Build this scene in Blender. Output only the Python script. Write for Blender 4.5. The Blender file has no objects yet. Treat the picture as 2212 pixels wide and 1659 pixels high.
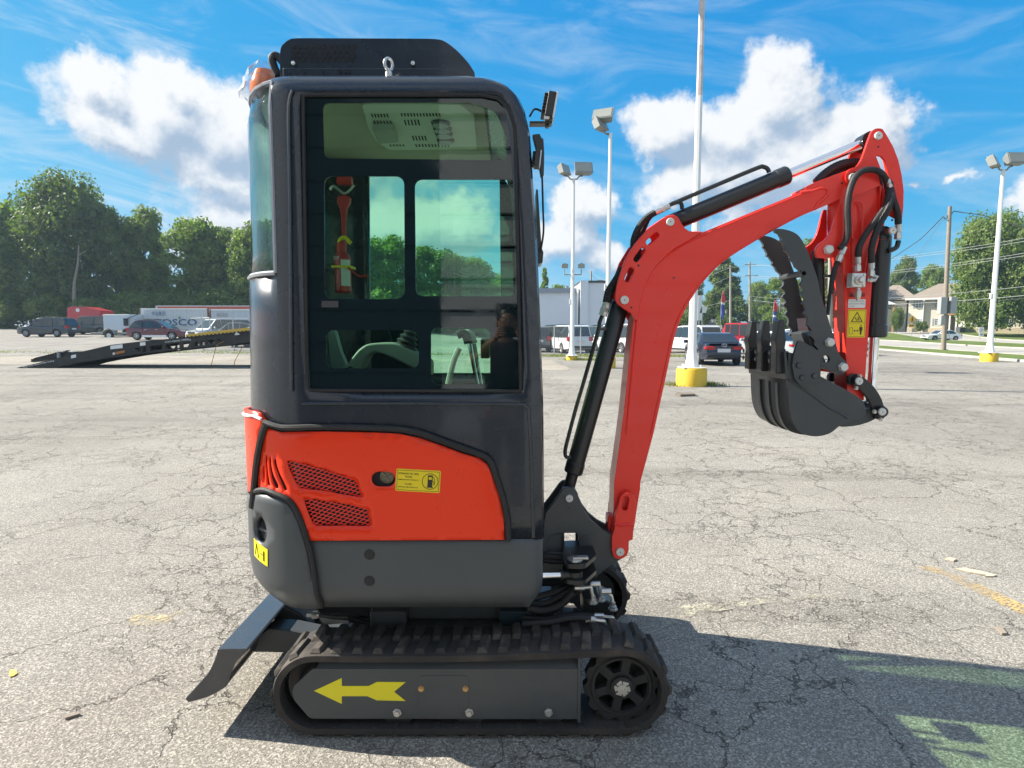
import bpy, bmesh, math, random
from mathutils import Vector, Matrix, geometry, noise

rnd = random.Random(7)
PI = math.pi
R = math.radians
C = bpy.context.scene
COL = C.collection

# ------------------------------------------------------------------ camera
# photo measured in a 2212 x 1659 grid; focal length 1243 grid units, eye 1.45 m
CAM_H, F, PX0, PY0 = 1.45, 1243.0, 1106.0, 829.5
TH = math.atan(113.5 / F)
cam_d = bpy.data.cameras.new('camera')
cam = bpy.data.objects.new('camera', cam_d)
COL.objects.link(cam)
cam.location = (0, 0, CAM_H)
cam.rotation_euler = (PI / 2 - TH, 0, 0)
cam_d.sensor_width = 36.0
cam_d.sensor_fit = 'HORIZONTAL'
cam_d.lens = 36.0 * F / 2212.0
cam_d.clip_start = 0.01
cam_d.clip_end = 3000
C.camera = cam

# ------------------------------------------------------------------ light
SUN_EL, SUN_AZ = R(38), R(-77.5)          # azimuth measured from +Y towards +X
sun_dir = Vector((math.sin(SUN_AZ) * math.cos(SUN_EL), math.cos(SUN_AZ) * math.cos(SUN_EL), math.sin(SUN_EL)))
sd = bpy.data.lights.new('sun', 'SUN')
sd.energy = 3.9
sd.angle = R(0.5)
sd.color = (1.0, 0.93, 0.81)
sun = bpy.data.objects.new('sun', sd)
COL.objects.link(sun)
sun.rotation_euler = (-sun_dir).to_track_quat('-Z', 'Y').to_euler()
sun.location = (-20, 5, 20)

C.view_settings.view_transform = 'Standard'
C.view_settings.look = 'None'
C.view_settings.gamma = 1.0
C.view_settings.use_curve_mapping = False
C.view_settings.exposure = 1.55
SKY_STRENGTH = 0.092
SKY_GAIN = 1.0

C.render.engine = 'CYCLES'
C.cycles.max_bounces = 7
C.cycles.diffuse_bounces = 3
C.cycles.transparent_max_bounces = 20
C.cycles.caustics_reflective = False
C.cycles.caustics_refractive = False
C.cycles.use_denoising = True

# ------------------------------------------------------------------ photo grid -> place
CT, ST = math.cos(TH), math.sin(TH)
def ray(px, py):
    a = (px - PX0) / F
    b = (PY0 - py) / F
    return Vector((a, CT + b * ST, -ST + b * CT))
def at(px, py, Y):
    d = ray(px, py)
    t = Y / d.y
    return Vector((d.x * t, Y, CAM_H + d.z * t))
def gnd(px, py, z=0.0):
    d = ray(px, py)
    t = (z - CAM_H) / d.z
    return Vector((d.x * t, d.y * t, z))
def proj(p):
    q = Vector(p) - Vector((0, 0, CAM_H))
    dd = q.y * CT - q.z * ST
    return (PX0 + F * q.x / dd, PY0 - F * (q.y * ST + q.z * CT) / dd)
# close-up views of the photo -> grid
def c1(x, y): return (493.7 + x * .3472, 54.9 + y * .3472)
def c2(x, y): return (493.7 + x * .3472, 548.6 + y * .3472)
def c3(x, y): return (356.6 + x * .52085, 1097.2 + y * .52085)
def c4(x, y): return (1097.2 + x * .42162, 246.9 + y * .42162)
def c5(x, y): return (1124.6 + x * .36365, 822.9 + y * .36365)
def c6(x, y): return (1563.5 + x * .29754, 466.3 + y * .29754)
def c7(x, y): return (x * .29757, 329.2 + y * .29757)
def cs(x, y): return (1755.5 + x * .16534, 246.9 + y * .16534)
def cr(x, y): return (521.2 + x * .19841, 850.3 + y * .19841)
def cl(x, y): return (246.9 + x * .14879, 630.9 + y * .14879)   # left cars 2
def cL(x, y): return (x * .14879, 630.9 + y * .14879)           # left cars 1
def cw(x, y): return (658.3 + x * .33069, 329.2 + y * .33069)   # windows
def ce(x, y): return (1882.8 + x * .23148, 427.9 + y * .23148)  # right houses
def cm(x, y): return (1426.4 + x * .19841, 521.2 + y * .19841)  # middle cars
def cn(x, y): return (1152.1 + x * .19841, 548.6 + y * .19841)  # left of boom

# ------------------------------------------------------------------ materials
def nt_new(name):
    m = bpy.data.materials.new(name)
    m.use_nodes = True
    nt = m.node_tree
    nt.nodes.clear()
    return m, nt
class N:
    """small node helper"""
    def __init__(s, nt): s.nt = nt
    def n(s, t, **kw):
        nd = s.nt.nodes.new(t)
        for k, v in kw.items():
            if k.startswith('i_'):
                nd.inputs[k[2:].replace('_', ' ')].default_value = v
            else:
                setattr(nd, k, v)
        return nd
    def l(s, a, b): s.nt.links.new(a, b)
    def val(s, x, sock):
        if isinstance(x, (int, float)): sock.default_value = x
        elif isinstance(x, (tuple, list)): sock.default_value = x
        else: s.l(x, sock)
    def m(s, op, a, b=None, c=None, clamp=False):
        nd = s.nt.nodes.new('ShaderNodeMath'); nd.operation = op; nd.use_clamp = clamp
        s.val(a, nd.inputs[0])
        if b is not None: s.val(b, nd.inputs[1])
        if c is not None: s.val(c, nd.inputs[2])
        return nd.outputs[0]
    def v(s, op, a, b=None):
        nd = s.nt.nodes.new('ShaderNodeVectorMath'); nd.operation = op
        s.val(a, nd.inputs[0])
        if b is not None:
            if op == 'SCALE': s.val(b, nd.inputs['Scale'])
            else: s.val(b, nd.inputs[1])
        return nd.outputs[0]
    def mix(s, f, a, b, bt='MIX'):
        nd = s.nt.nodes.new('ShaderNodeMix'); nd.data_type = 'RGBA'; nd.blend_type = bt
        s.val(f, nd.inputs[0])
        s.val(a if not isinstance(a, tuple) else (*a[:3], 1), nd.inputs[6])
        s.val(b if not isinstance(b, tuple) else (*b[:3], 1), nd.inputs[7])
        return nd.outputs[2]
    def ramp(s, x, stops):
        nd = s.nt.nodes.new('ShaderNodeMapRange'); nd.interpolation_type = 'SMOOTHSTEP'
        s.val(x, nd.inputs[0])
        nd.inputs[1].default_value, nd.inputs[2].default_value = stops[0], stops[1]
        nd.inputs[3].default_value = stops[2] if len(stops) > 2 else 0.0
        nd.inputs[4].default_value = stops[3] if len(stops) > 2 else 1.0
        return nd.outputs[0]
    def noise(s, vec, scale, detail=4, rough=.55, dist=0.0, out=0):
        nd = s.nt.nodes.new('ShaderNodeTexNoise')
        if vec is not None: s.l(vec, nd.inputs['Vector'])
        nd.inputs['Scale'].default_value = scale
        nd.inputs['Detail'].default_value = detail
        nd.inputs['Roughness'].default_value = rough
        nd.inputs['Distortion'].default_value = dist
        return nd.outputs[out]

MATS = {}
def paint(name, col, rough=.4, metal=0.0, var=.12, scale=9.0, coat=0.0, bump=0.0, bscale=120.0, spec=.5, dirt=0.0, dirtcol=(.25, .22, .18)):
    """coloured surface with slight unevenness of tone and gloss"""
    if name in MATS: return MATS[name]
    m, nt = nt_new(name); h = N(nt)
    out = h.n('ShaderNodeOutputMaterial')
    b = h.n('ShaderNodeBsdfPrincipled')
    tc = h.n('ShaderNodeTexCoord').outputs['Object']
    nz = h.noise(tc, scale, 5, .6)
    f = h.m('MULTIPLY_ADD', nz, 2 * var, 1 - var)
    c = h.v('SCALE', (col[0], col[1], col[2]), f)
    if dirt > 0:
        d = h.ramp(h.noise(tc, scale * .35, 6, .7), (.48, .75, 0, dirt))
        c = h.mix(d, c, dirtcol)
    h.l(c, b.inputs['Base Color'])
    rr = h.m('MULTIPLY_ADD', h.noise(tc, scale * 2.3, 4), .3, rough - .15, clamp=True)
    h.l(rr, b.inputs['Roughness'])
    b.inputs['Metallic'].default_value = metal
    b.inputs['Coat Weight'].default_value = coat
    b.inputs['Coat Roughness'].default_value = .06
    b.inputs['Specular IOR Level'].default_value = spec
    if bump > 0:
        bp = h.n('ShaderNodeBump', i_Strength=bump, i_Distance=.004)
        h.l(h.noise(tc, bscale, 3), bp.inputs['Height'])
        h.l(bp.outputs[0], b.inputs['Normal'])
    h.l(b.outputs[0], out.inputs[0])
    MATS[name] = m
    return m
def glass(name, tint, refl=1.0, rough=0.0, wob=0.0):
    """pane: tinted see-through plus mirror reflection by angle"""
    if name in MATS: return MATS[name]
    m, nt = nt_new(name); h = N(nt)
    out = h.n('ShaderNodeOutputMaterial')
    t = h.n('ShaderNodeBsdfTransparent'); t.inputs[0].default_value = (*tint, 1)
    g = h.n('ShaderNodeBsdfGlossy', i_Roughness=rough)
    ge = h.n('ShaderNodeNewGeometry')
    dt = h.n('ShaderNodeVectorMath', operation='DOT_PRODUCT'); h.l(ge.outputs['Normal'], dt.inputs[0]); h.l(ge.outputs['Incoming'], dt.inputs[1])
    f = h.m('POWER', h.m('SUBTRACT', 1.0, h.m('ABSOLUTE', dt.outputs['Value']), clamp=True), 5.0)
    f = h.m('MULTIPLY', h.m('MULTIPLY_ADD', f, .96, .04), refl, clamp=True)
    mx = h.n('ShaderNodeMixShader')
    h.l(f, mx.inputs[0]); h.l(t.outputs[0], mx.inputs[1]); h.l(g.outputs[0], mx.inputs[2])
    if wob > 0:
        tc = h.n('ShaderNodeTexCoord').outputs['Object']
        bp = h.n('ShaderNodeBump', i_Strength=wob, i_Distance=.01)
        h.l(h.noise(tc, 3.0, 2), bp.inputs['Height'])
        h.l(bp.outputs[0], g.inputs['Normal'])
    h.l(mx.outputs[0], out.inputs[0])
    MATS[name] = m
    return m

# ------------------------------------------------------------------ mesh helpers
ORG = {}
def org(o): return ORG.get(o.name, Vector((0, 0, 0))) if o else Vector((0, 0, 0))
def thing(name, label, cat, loc=(0, 0, 0), group=None, build_at=None):
    o = bpy.data.objects.new(name, None)
    o.empty_display_size = .2
    COL.objects.link(o)
    o.location = loc
    o['label'] = label; o['category'] = cat
    if group: o['group'] = group
    ORG[o.name] = Vector(loc) if build_at is None else Vector(build_at)
    return o
def tag(o, label, cat, group=None):
    o['label'] = label; o['category'] = cat
    if group: o['group'] = group
    return o
def struct(o, kind='structure'):
    o['kind'] = kind
    return o

class MB:
    def __init__(s): s.v = []; s.f = []; s.fm = []
    def add(s, vs, fs, mi=0):
        k = len(s.v)
        s.v += [Vector(p) for p in vs]
        s.f += [[i + k for i in f] for f in fs]
        s.fm += [mi] * len(fs)
        return s
    def box(s, a, b, mi=0):
        x0, y0, z0 = a; x1, y1, z1 = b
        if x0 > x1: x0, x1 = x1, x0
        if y0 > y1: y0, y1 = y1, y0
        if z0 > z1: z0, z1 = z1, z0
        return s.add([(x0, y0, z0), (x1, y0, z0), (x1, y1, z0), (x0, y1, z0), (x0, y0, z1), (x1, y0, z1), (x1, y1, z1), (x0, y1, z1)],
                     [(0, 3, 2, 1), (4, 5, 6, 7), (0, 1, 5, 4), (1, 2, 6, 5), (2, 3, 7, 6), (3, 0, 4, 7)], mi)
    def obox(s, c, ax, ay, az, mi=0):
        """box from centre and three half-axis vectors"""
        c = Vector(c); ax = Vector(ax); ay = Vector(ay); az = Vector(az)
        vs = [c + i * ax + j * ay + k * az for k in (-1, 1) for i, j in ((-1, -1), (1, -1), (1, 1), (-1, 1))]
        return s.add(vs, [(0, 3, 2, 1), (4, 5, 6, 7), (0, 1, 5, 4), (1, 2, 6, 5), (2, 3, 7, 6), (3, 0, 4, 7)], mi)
    def cyl(s, p0, p1, r0, r1=None, n=20, caps=True, mi=0):
        p0 = Vector(p0); p1 = Vector(p1); r1 = r0 if r1 is None else r1
        d = (p1 - p0).normalized()
        a = d.orthogonal().normalized(); b = d.cross(a)
        vs = []
        for p, r in ((p0, r0), (p1, r1)):
            vs += [p + (a * math.cos(2 * PI * i / n) + b * math.sin(2 * PI * i / n)) * r for i in range(n)]
        fs = [(i, (i + 1) % n, n + (i + 1) % n, n + i) for i in range(n)]
        if caps: fs += [tuple(range(n - 1, -1, -1)), tuple(range(n, 2 * n))]
        return s.add(vs, fs, mi)
    def tube(s, pts, r, n=10, smooth=True, caps=True, ring=0.0, sub=6, mi=0):
        P = [Vector(p) for p in pts]
        if smooth and len(P) > 2: P = catmull(P, sub)
        rs = r if callable(r) else (lambda t: r)
        up = None; vs = []; m = len(P)
        for i, p in enumerate(P):
            d = (P[min(i + 1, m - 1)] - P[max(i - 1, 0)])
            if d.length < 1e-9: d = Vector((0, 0, 1))
            d.normalize()
            if up is None: up = d.orthogonal().normalized()
            up = (up - d * up.dot(d))
            if up.length < 1e-6: up = d.orthogonal()
            up.normalize()
            b = d.cross(up)
            rr = rs(i / max(1, m - 1)) * (1 + (ring if i % 2 else -ring))
            vs += [p + (up * math.cos(2 * PI * k / n) + b * math.sin(2 * PI * k / n)) * rr for k in range(n)]
        fs = []
        for i in range(m - 1):
            for k in range(n):
                fs.append((i * n + k, i * n + (k + 1) % n, (i + 1) * n + (k + 1) % n, (i + 1) * n + k))
        if caps:
            fs.append(tuple(range(n - 1, -1, -1))); fs.append(tuple((m - 1) * n + k for k in range(n)))
        return s.add(vs, fs, mi)
    def lathe(s, prof, c, axis=(0, 0, 1), n=24, mi=0):
        """prof = [(r, h)...] turned round axis through c"""
        c = Vector(c); d = Vector(axis).normalized()
        a = d.orthogonal().normalized(); b = d.cross(a)
        vs = []
        for r, hh in prof:
            r = max(r, 1e-4)
            vs += [c + d * hh + (a * math.cos(2 * PI * k / n) + b * math.sin(2 * PI * k / n)) * r for k in range(n)]
        fs = []
        for i in range(len(prof) - 1):
            for k in range(n):
                fs.append((i * n + k, i * n + (k + 1) % n, (i + 1) * n + (k + 1) % n, (i + 1) * n + k))
        return s.add(vs, fs, mi)
    def prism(s, loops, fn0, fn1, mi=0):
        """loops = [outer, hole, ...] of 2D points; fn0/fn1 map a 2D point to the two faces"""
        flat = [p for lp in loops for p in lp]
        n = len(flat)
        ed = []; q0 = 0
        for lp in loops:
            ed += [(q0 + i, q0 + (i + 1) % len(lp)) for i in range(len(lp))]; q0 += len(lp)
        cv, _, cf, co, _, _ = geometry.delaunay_2d_cdt([Vector((p[0], p[1])) for p in flat], ed, [], 0, 1e-7)
        if len(cv) == n:
            tri = []
            for f in cf:
                cx_ = sum(cv[i].x for i in f) / 3; cy_ = sum(cv[i].y for i in f) / 3
                ins = False
                for lp in loops:
                    j = len(lp) - 1
                    for i in range(len(lp)):
                        if (lp[i][1] > cy_) != (lp[j][1] > cy_) and cx_ < (lp[j][0] - lp[i][0]) * (cy_ - lp[i][1]) / (lp[j][1] - lp[i][1]) + lp[i][0]: ins = not ins
                        j = i
                if ins: tri.append(tuple(co[i][0] for i in f))
        else:
            tri = geometry.tessellate_polygon([[Vector((p[0], p[1], 0)) for p in lp] for lp in loops])
        vs = [Vector(fn0(p)) for p in flat] + [Vector(fn1(p)) for p in flat]
        fs = []
        for t in tri:
            a, b, c = [flat[i] for i in t]
            ar = (b[0] - a[0]) * (c[1] - a[1]) - (b[1] - a[1]) * (c[0] - a[0])
            if abs(ar) < 1e-12: continue
            t = tuple(t) if ar > 0 else tuple(reversed(t))
            fs.append(t); fs.append(tuple(n + i for i in reversed(t)))
        k = 0
        for li, lp in enumerate(loops):
            m = len(lp)
            ar = sum(lp[i][0] * lp[(i + 1) % m][1] - lp[(i + 1) % m][0] * lp[i][1] for i in range(m))
            fwd = (ar > 0) == (li == 0)
            for i in range(m):
                j = (i + 1) % m
                q = (k + i, n + k + i, n + k + j, k + j)
                fs.append(q if fwd else tuple(reversed(q)))
            k += m
        return s.add(vs, fs, mi)
    def ball(s, c, r, n=12, m=8, sc=(1, 1, 1), mi=0):
        c = Vector(c); vs = []
        for i in range(m + 1):
            t = PI * i / m
            for k in range(n):
                p = 2 * PI * k / n
                vs.append(c + Vector((r * sc[0] * max(math.sin(t), 1e-3) * math.cos(p), r * sc[1] * max(math.sin(t), 1e-3) * math.sin(p), r * sc[2] * math.cos(t))))
        fs = [(i * n + k, (i + 1) * n + k, (i + 1) * n + (k + 1) % n, i * n + (k + 1) % n) for i in range(m) for k in range(n)]
        return s.add(vs, fs, mi)
    def build(s, name, mat, parent=None, bevel=0.0, smooth=32, seg=2, origin=None, recalc=False, solid=0.0, mats=None):
        me = bpy.data.meshes.new(name)
        o0 = org(parent) if parent else (Vector(origin) if origin is not None else Vector((0, 0, 0)))
        me.from_pydata([p - o0 for p in s.v], [], s.f)
        for mm in (mats or [mat]): me.materials.append(mm)
        if mats:
            me.polygons.foreach_set('material_index', s.fm)
        me.validate()
        if recalc:
            bm = bmesh.new(); bm.from_mesh(me)
            bmesh.ops.recalc_face_normals(bm, faces=bm.faces)
            bm.to_mesh(me); bm.free()
        if smooth:
            me.polygons.foreach_set('use_smooth', [True] * len(me.polygons))
            me.set_sharp_from_angle(angle=R(smooth))
        o = bpy.data.objects.new(name, me)
        COL.objects.link(o)
        if parent:
            o.parent = parent
            ORG[o.name] = o0
        else:
            o.location = o0
            ORG[o.name] = o0
        if solid:
            md = o.modifiers.new('thickness', 'SOLIDIFY'); md.thickness = abs(solid); md.offset = -1 if solid > 0 else 1
        if bevel > 0:
            md = o.modifiers.new('bevel', 'BEVEL'); md.width = bevel; md.segments = seg; md.limit_method = 'ANGLE'; md.angle_limit = R(38)
            md.harden_normals = True
        return o

def catmull(P, sub=6):
    out = []
    for i in range(len(P) - 1):
        p0 = P[max(i - 1, 0)]; p1 = P[i]; p2 = P[i + 1]; p3 = P[min(i + 2, len(P) - 1)]
        for k in range(sub):
            t = k / sub
            out.append(.5 * ((2 * p1) + (p2 - p0) * t + (2 * p0 - 5 * p1 + 4 * p2 - p3) * t * t + (3 * p1 - p0 - 3 * p2 + p3) * t ** 3))
    out.append(P[-1])
    return out
def cat2(pts, sub=5, closed=False):
    P = [Vector((p[0], p[1], 0)) for p in pts]
    if closed:
        P = [P[-1]] + P + [P[0], P[1]]
        q = catmull(P, sub)
        q = q[sub:-(sub) - 1] if sub else q
        return [(p.x, p.y) for p in q]
    return [(p.x, p.y) for p in catmull(P, sub)]
def fillet(pts, r, seg=5):
    """round the corners of a closed 2D polygon; r one number or one per point"""
    out = []; n = len(pts)
    for i in range(n):
        rr = r[i] if isinstance(r, (list, tuple)) else r
        p = Vector(pts[i][:2]); a = Vector(pts[i - 1][:2]); b = Vector(pts[(i + 1) % n][:2])
        u = (a - p); v = (b - p)
        lu, lv = u.length, v.length
        if rr <= 0 or lu < 1e-9 or lv < 1e-9: out.append((p.x, p.y)); continue
        u /= lu; v /= lv
        ang = u.angle(v, PI)
        if ang > PI - .05 or ang < .02: out.append((p.x, p.y)); continue
        t = min(rr / math.tan(ang / 2), lu * .49, lv * .49)
        r2 = t * math.tan(ang / 2)
        c = p + (u + v).normalized() * (r2 / math.sin(ang / 2))
        s0 = p + u * t - c; s1 = p + v * t - c
        a0 = math.atan2(s0.y, s0.x); a1 = math.atan2(s1.y, s1.x)
        d = (a1 - a0 + PI) % (2 * PI) - PI
        for k in range(seg + 1):
            q = a0 + d * k / seg
            out.append((c.x + r2 * math.cos(q), c.y + r2 * math.sin(q)))
    return out
def circ(x, y, r, n=16): return [(x + r * math.cos(2 * PI * k / n), y + r * math.sin(2 * PI * k / n)) for k in range(n)]
def rrect(x0, y0, x1, y1, r, seg=5): return fillet([(x0, y0), (x1, y0), (x1, y1), (x0, y1)], r, seg)
def slot(x0, y0, x1, y1, r, n=6):
    a = math.atan2(y1 - y0, x1 - x0)
    return [(x1 + r * math.cos(a - PI / 2 + PI * k / n), y1 + r * math.sin(a - PI / 2 + PI * k / n)) for k in range(n + 1)] + \
           [(x0 + r * math.cos(a + PI / 2 + PI * k / n), y0 + r * math.sin(a + PI / 2 + PI * k / n)) for k in range(n + 1)]
def plate(loops, Y0, Y1, Yref=None, mb=None, mi=0):
    """prism across the Y direction; loops in grid units seen at depth Yref (default Y0)"""
    Yr = Y0 if Yref is None else Yref
    L = []
    for lp in loops:
        L.append([(q.x, q.z) for q in (at(p[0], p[1], Yr) for p in lp)])
    mb = mb or MB()
    mb.prism(L, lambda p: (p[0], Y0, p[1]), lambda p: (p[0], Y1, p[1]), mi)
    return mb
_font = [None]
def text_mesh(s, size=1.0, ext=0.0, bold=False):
    """flat lettering as (verts, faces); x right, y up, starts at 0,0"""
    cu = bpy.data.curves.new('lettering', 'FONT')
    cu.body = s; cu.size = size; cu.resolution_u = 2; cu.extrude = ext
    if bold: cu.offset = size * .018
    ob = bpy.data.objects.new('lettering', cu)
    COL.objects.link(ob)
    dg = bpy.context.evaluated_depsgraph_get()
    dg.update()
    me = bpy.data.meshes.new_from_object(ob.evaluated_get(dg))
    vs = [v.co.copy() for v in me.vertices]; fs = [tuple(p.vertices) for p in me.polygons]
    bpy.data.objects.remove(ob); bpy.data.curves.remove(cu); bpy.data.meshes.remove(me)
    return vs, fs
def lettering(mb, s, o, ux, uy, width=None, height=None, mi=0, bold=False):
    """put flat text with its lower left at o, along unit vectors ux, uy, fitted to width/height"""
    vs, fs = text_mesh(s, 1.0, 0, bold)
    if not vs: return
    x0 = min(v.x for v in vs); x1 = max(v.x for v in vs); y0 = min(v.y for v in vs); y1 = max(v.y for v in vs)
    sx = width / (x1 - x0) if width else None
    sy = height / (y1 - y0) if height else sx
    if sx is None: sx = sy
    o = Vector(o); ux = Vector(ux); uy = Vector(uy)
    mb.add([o + ux * ((v.x - x0) * sx) + uy * ((v.y - y0) * sy) for v in vs], fs, mi)
# ================================================================== sky
def dirs(px, py):
    d = ray(px, py).normalized()
    return math.atan2(d.x, d.y), math.asin(d.z)
W = bpy.data.worlds.new('World')
C.world = W
W.use_nodes = True
wt = W.node_tree
wt.nodes.clear()

# cloud banks: (grid x, grid y, half width, half height, weight)
BANKS = [(350, 235, 190, 110, 1.0), (215, 165, 75, 75, .85), (370, 165, 105, 65, .95), (480, 300, 170, 140, 1.0), (490, 395, 130, 50, .8), (240, 260, 110, 60, .85),
         (640, 500, 300, 150, .9), (900, 500, 260, 120, .9), (800, 330, 220, 120, .6),
         (1675, 225, 105, 105, 1.0), (1570, 300, 170, 110, 1.0), (1450, 285, 120, 85, 1.0), (1740, 315, 190, 115, 1.0), (1650, 370, 290, 95, 1.0), (1895, 300, 95, 80, .95), (1500, 400, 150, 65, .9), (1570, 480, 110, 55, .5),
         (1255, 440, 110, 70, .9), (1200, 520, 110, 80, .85), (1290, 560, 130, 60, .55),
         (2230, 400, 60, 55, .8), (1985, 385, 50, 25, .5), (2070, 380, 34, 18, .5)]
g = bpy.data.node_groups.new('cloud_density', 'ShaderNodeTree')
g.interface.new_socket('Az', in_out='INPUT', socket_type='NodeSocketFloat')
g.interface.new_socket('El', in_out='INPUT', socket_type='NodeSocketFloat')
g.interface.new_socket('Density', in_out='OUTPUT', socket_type='NodeSocketFloat')
gh = N(g)
gi = g.nodes.new('NodeGroupInput'); go = g.nodes.new('NodeGroupOutput')
cmb = gh.n('ShaderNodeCombineXYZ')
gh.l(gi.outputs['Az'], cmb.inputs[0]); gh.l(gi.outputs['El'], cmb.inputs[1])
p0 = cmb.outputs[0]
warp = gh.n('ShaderNodeTexNoise'); warp.inputs['Scale'].default_value = 9; warp.inputs['Detail'].default_value = 5; warp.inputs['Roughness'].default_value = .62
gh.l(p0, warp.inputs['Vector'])
wv = gh.v('SCALE', gh.v('SUBTRACT', warp.outputs['Color'], (.5, .5, .5)), .13)
pw = gh.v('ADD', p0, wv)
sx = gh.n('ShaderNodeSeparateXYZ'); gh.l(pw, sx.inputs[0])
dens = None
allb = [(*dirs(b[0], b[1]), b[2] / F * .80, b[3] / F * .80, b[4]) for b in BANKS]
for k, (az, el, w_, h_, wt_) in enumerate([(80, 22, .4, .16, 1), (112, 35, .35, .2, .9), (140, 16, .35, .14, 1), (170, 30, .4, .2, 1), (-160, 18, .35, .15, 1), (-128, 30, .4, .18, 1), (-98, 15, .3, .12, .8), (-62, 40, .25, .12, .6), (62, 50, .3, .15, .7), (180, 58, .3, .2, .8), (-125, 60, .25, .2, .6), (20, 62, .3, .16, .5), (0, 48, .5, .12, .8), (45, 70, .9, .2, .9), (-45, 72, .8, .2, .9), (130, 75, .9, .22, .9), (-130, 78, .9, .2, .9), (95, 52, .4, .16, .9), (-100, 50, .4, .16, .8), (160, 48, .5, .15, .9), (-165, 45, .4, .14, .8)]):  # clouds out of view; the high ones are added as neutral fill light
    allb.append((R(az), R(el), w_, h_, wt_))
for az, el, w_, h_, wt_ in allb:
    dx = gh.m('MULTIPLY', gh.m('SUBTRACT', sx.outputs[0], az), 1 / w_)
    dy = gh.m('MULTIPLY', gh.m('SUBTRACT', sx.outputs[1], el), 1 / h_)
    rr = gh.m('SQRT', gh.m('ADD', gh.m('MULTIPLY', dx, dx), gh.m('MULTIPLY', dy, dy)))
    b = gh.m('MULTIPLY', gh.m('SUBTRACT', 1.25, rr), wt_)
    dens = b if dens is None else gh.m('SMOOTH_MAX', dens, b, .25)
fb = gh.noise(p0, 13, 7, .62)
dens = gh.m('ADD', dens, gh.m('MULTIPLY', gh.m('SUBTRACT', fb, .5), 1.15))
gh.l(dens, go.inputs[0])

h = N(wt)
wo = h.n('ShaderNodeOutputWorld')
bg = h.n('ShaderNodeBackground')
sky = h.n('ShaderNodeTexSky'); sky.sky_type = 'NISHITA'; sky.sun_disc = False
sky.sun_elevation = SUN_EL; sky.sun_rotation = SUN_AZ
sky.altitude = 200; sky.air_density = 1.0; sky.dust_density = .6; sky.ozone_density = 2.5
d = h.n('ShaderNodeTexCoord').outputs['Generated']
sp = h.n('ShaderNodeSeparateXYZ'); h.l(d, sp.inputs[0])
az = h.m('ARCTAN2', sp.outputs[0], sp.outputs[1])
el = h.m('ARCSINE', sp.outputs[2])
def density(a, e):
    nd = h.n('ShaderNodeGroup'); nd.node_tree = g
    h.val(a, nd.inputs[0]); h.val(e, nd.inputs[1])
    return nd.outputs[0]
D0 = density(az, el)
D1 = density(h.m('ADD', az, -.022), h.m('ADD', el, .032))
mask = h.ramp(D0, (.12, .54))
lit = h.m('MULTIPLY', h.m('SUBTRACT', D0, D1), 1.25)
lit = h.m('ADD', lit, .54)
# thick middles and bases go grey
lit = h.m('SUBTRACT', lit, h.ramp(D0, (.75, 1.5, 0, .34)))
lit = h.ramp(lit, (.0, 1.0))
cc = h.mix(lit, (.132, .175, .232), (.328, .334, .342))
# thin high wisps, long streaks
cm_ = h.n('ShaderNodeCombineXYZ')
h.l(h.m('MULTIPLY', az, 2.2), cm_.inputs[0]); h.l(h.m('MULTIPLY_ADD', el, 9.0, h.m('MULTIPLY', az, 1.1)), cm_.inputs[1]); cm_.inputs[2].default_value = 3.3
wisp = h.ramp(h.noise(cm_.outputs[0], 1.7, 8, .62, .8), (.43, .76, 0, .80))
leftish = h.ramp(az, (-.1, -.75, .45, 1.0))
wisp = h.m('MULTIPLY', wisp, leftish)
# sky base: physical sky, tuned richer
hs = h.n('ShaderNodeHueSaturation', i_Saturation=1.22, i_Value=1.0)
h.l(sky.outputs[0], hs.inputs['Color'])
base = h.v('SCALE', hs.outputs[0], SKY_STRENGTH)
base = h.mix(1.0, base, (.74, .93, 1.06), 'MULTIPLY')
# film-like response of the sky: deep blue overhead, soft towards the horizon
EXG = 2.928
ss = h.n('ShaderNodeSeparateColor'); h.l(base, ss.inputs[0])
sc_ = h.n('ShaderNodeCombineColor')
for i_, (g_, k_) in enumerate(((1.45, .37), (.50, .51), (.20, .77))):
    h.l(h.m('MULTIPLY', h.m('POWER', h.m('MULTIPLY', ss.outputs[i_], EXG), g_), k_ / EXG), sc_.inputs[i_])
base = sc_.outputs[0]
base = h.mix(wisp, base, (.25, .288, .32))
base = h.mix(mask, base, cc)
# below the horizon only the plain ground tone
below = h.ramp(sp.outputs[2], (-.02, 0.0))
base = h.mix(below, (.16, .16, .16), base)
bg.inputs['Strength'].default_value = SKY_GAIN
h.l(base, bg.inputs['Color'])
h.l(bg.outputs[0], wo.inputs[0])
W.cycles.sampling_method = 'MANUAL'
W.cycles.sample_map_resolution = 512

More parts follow.
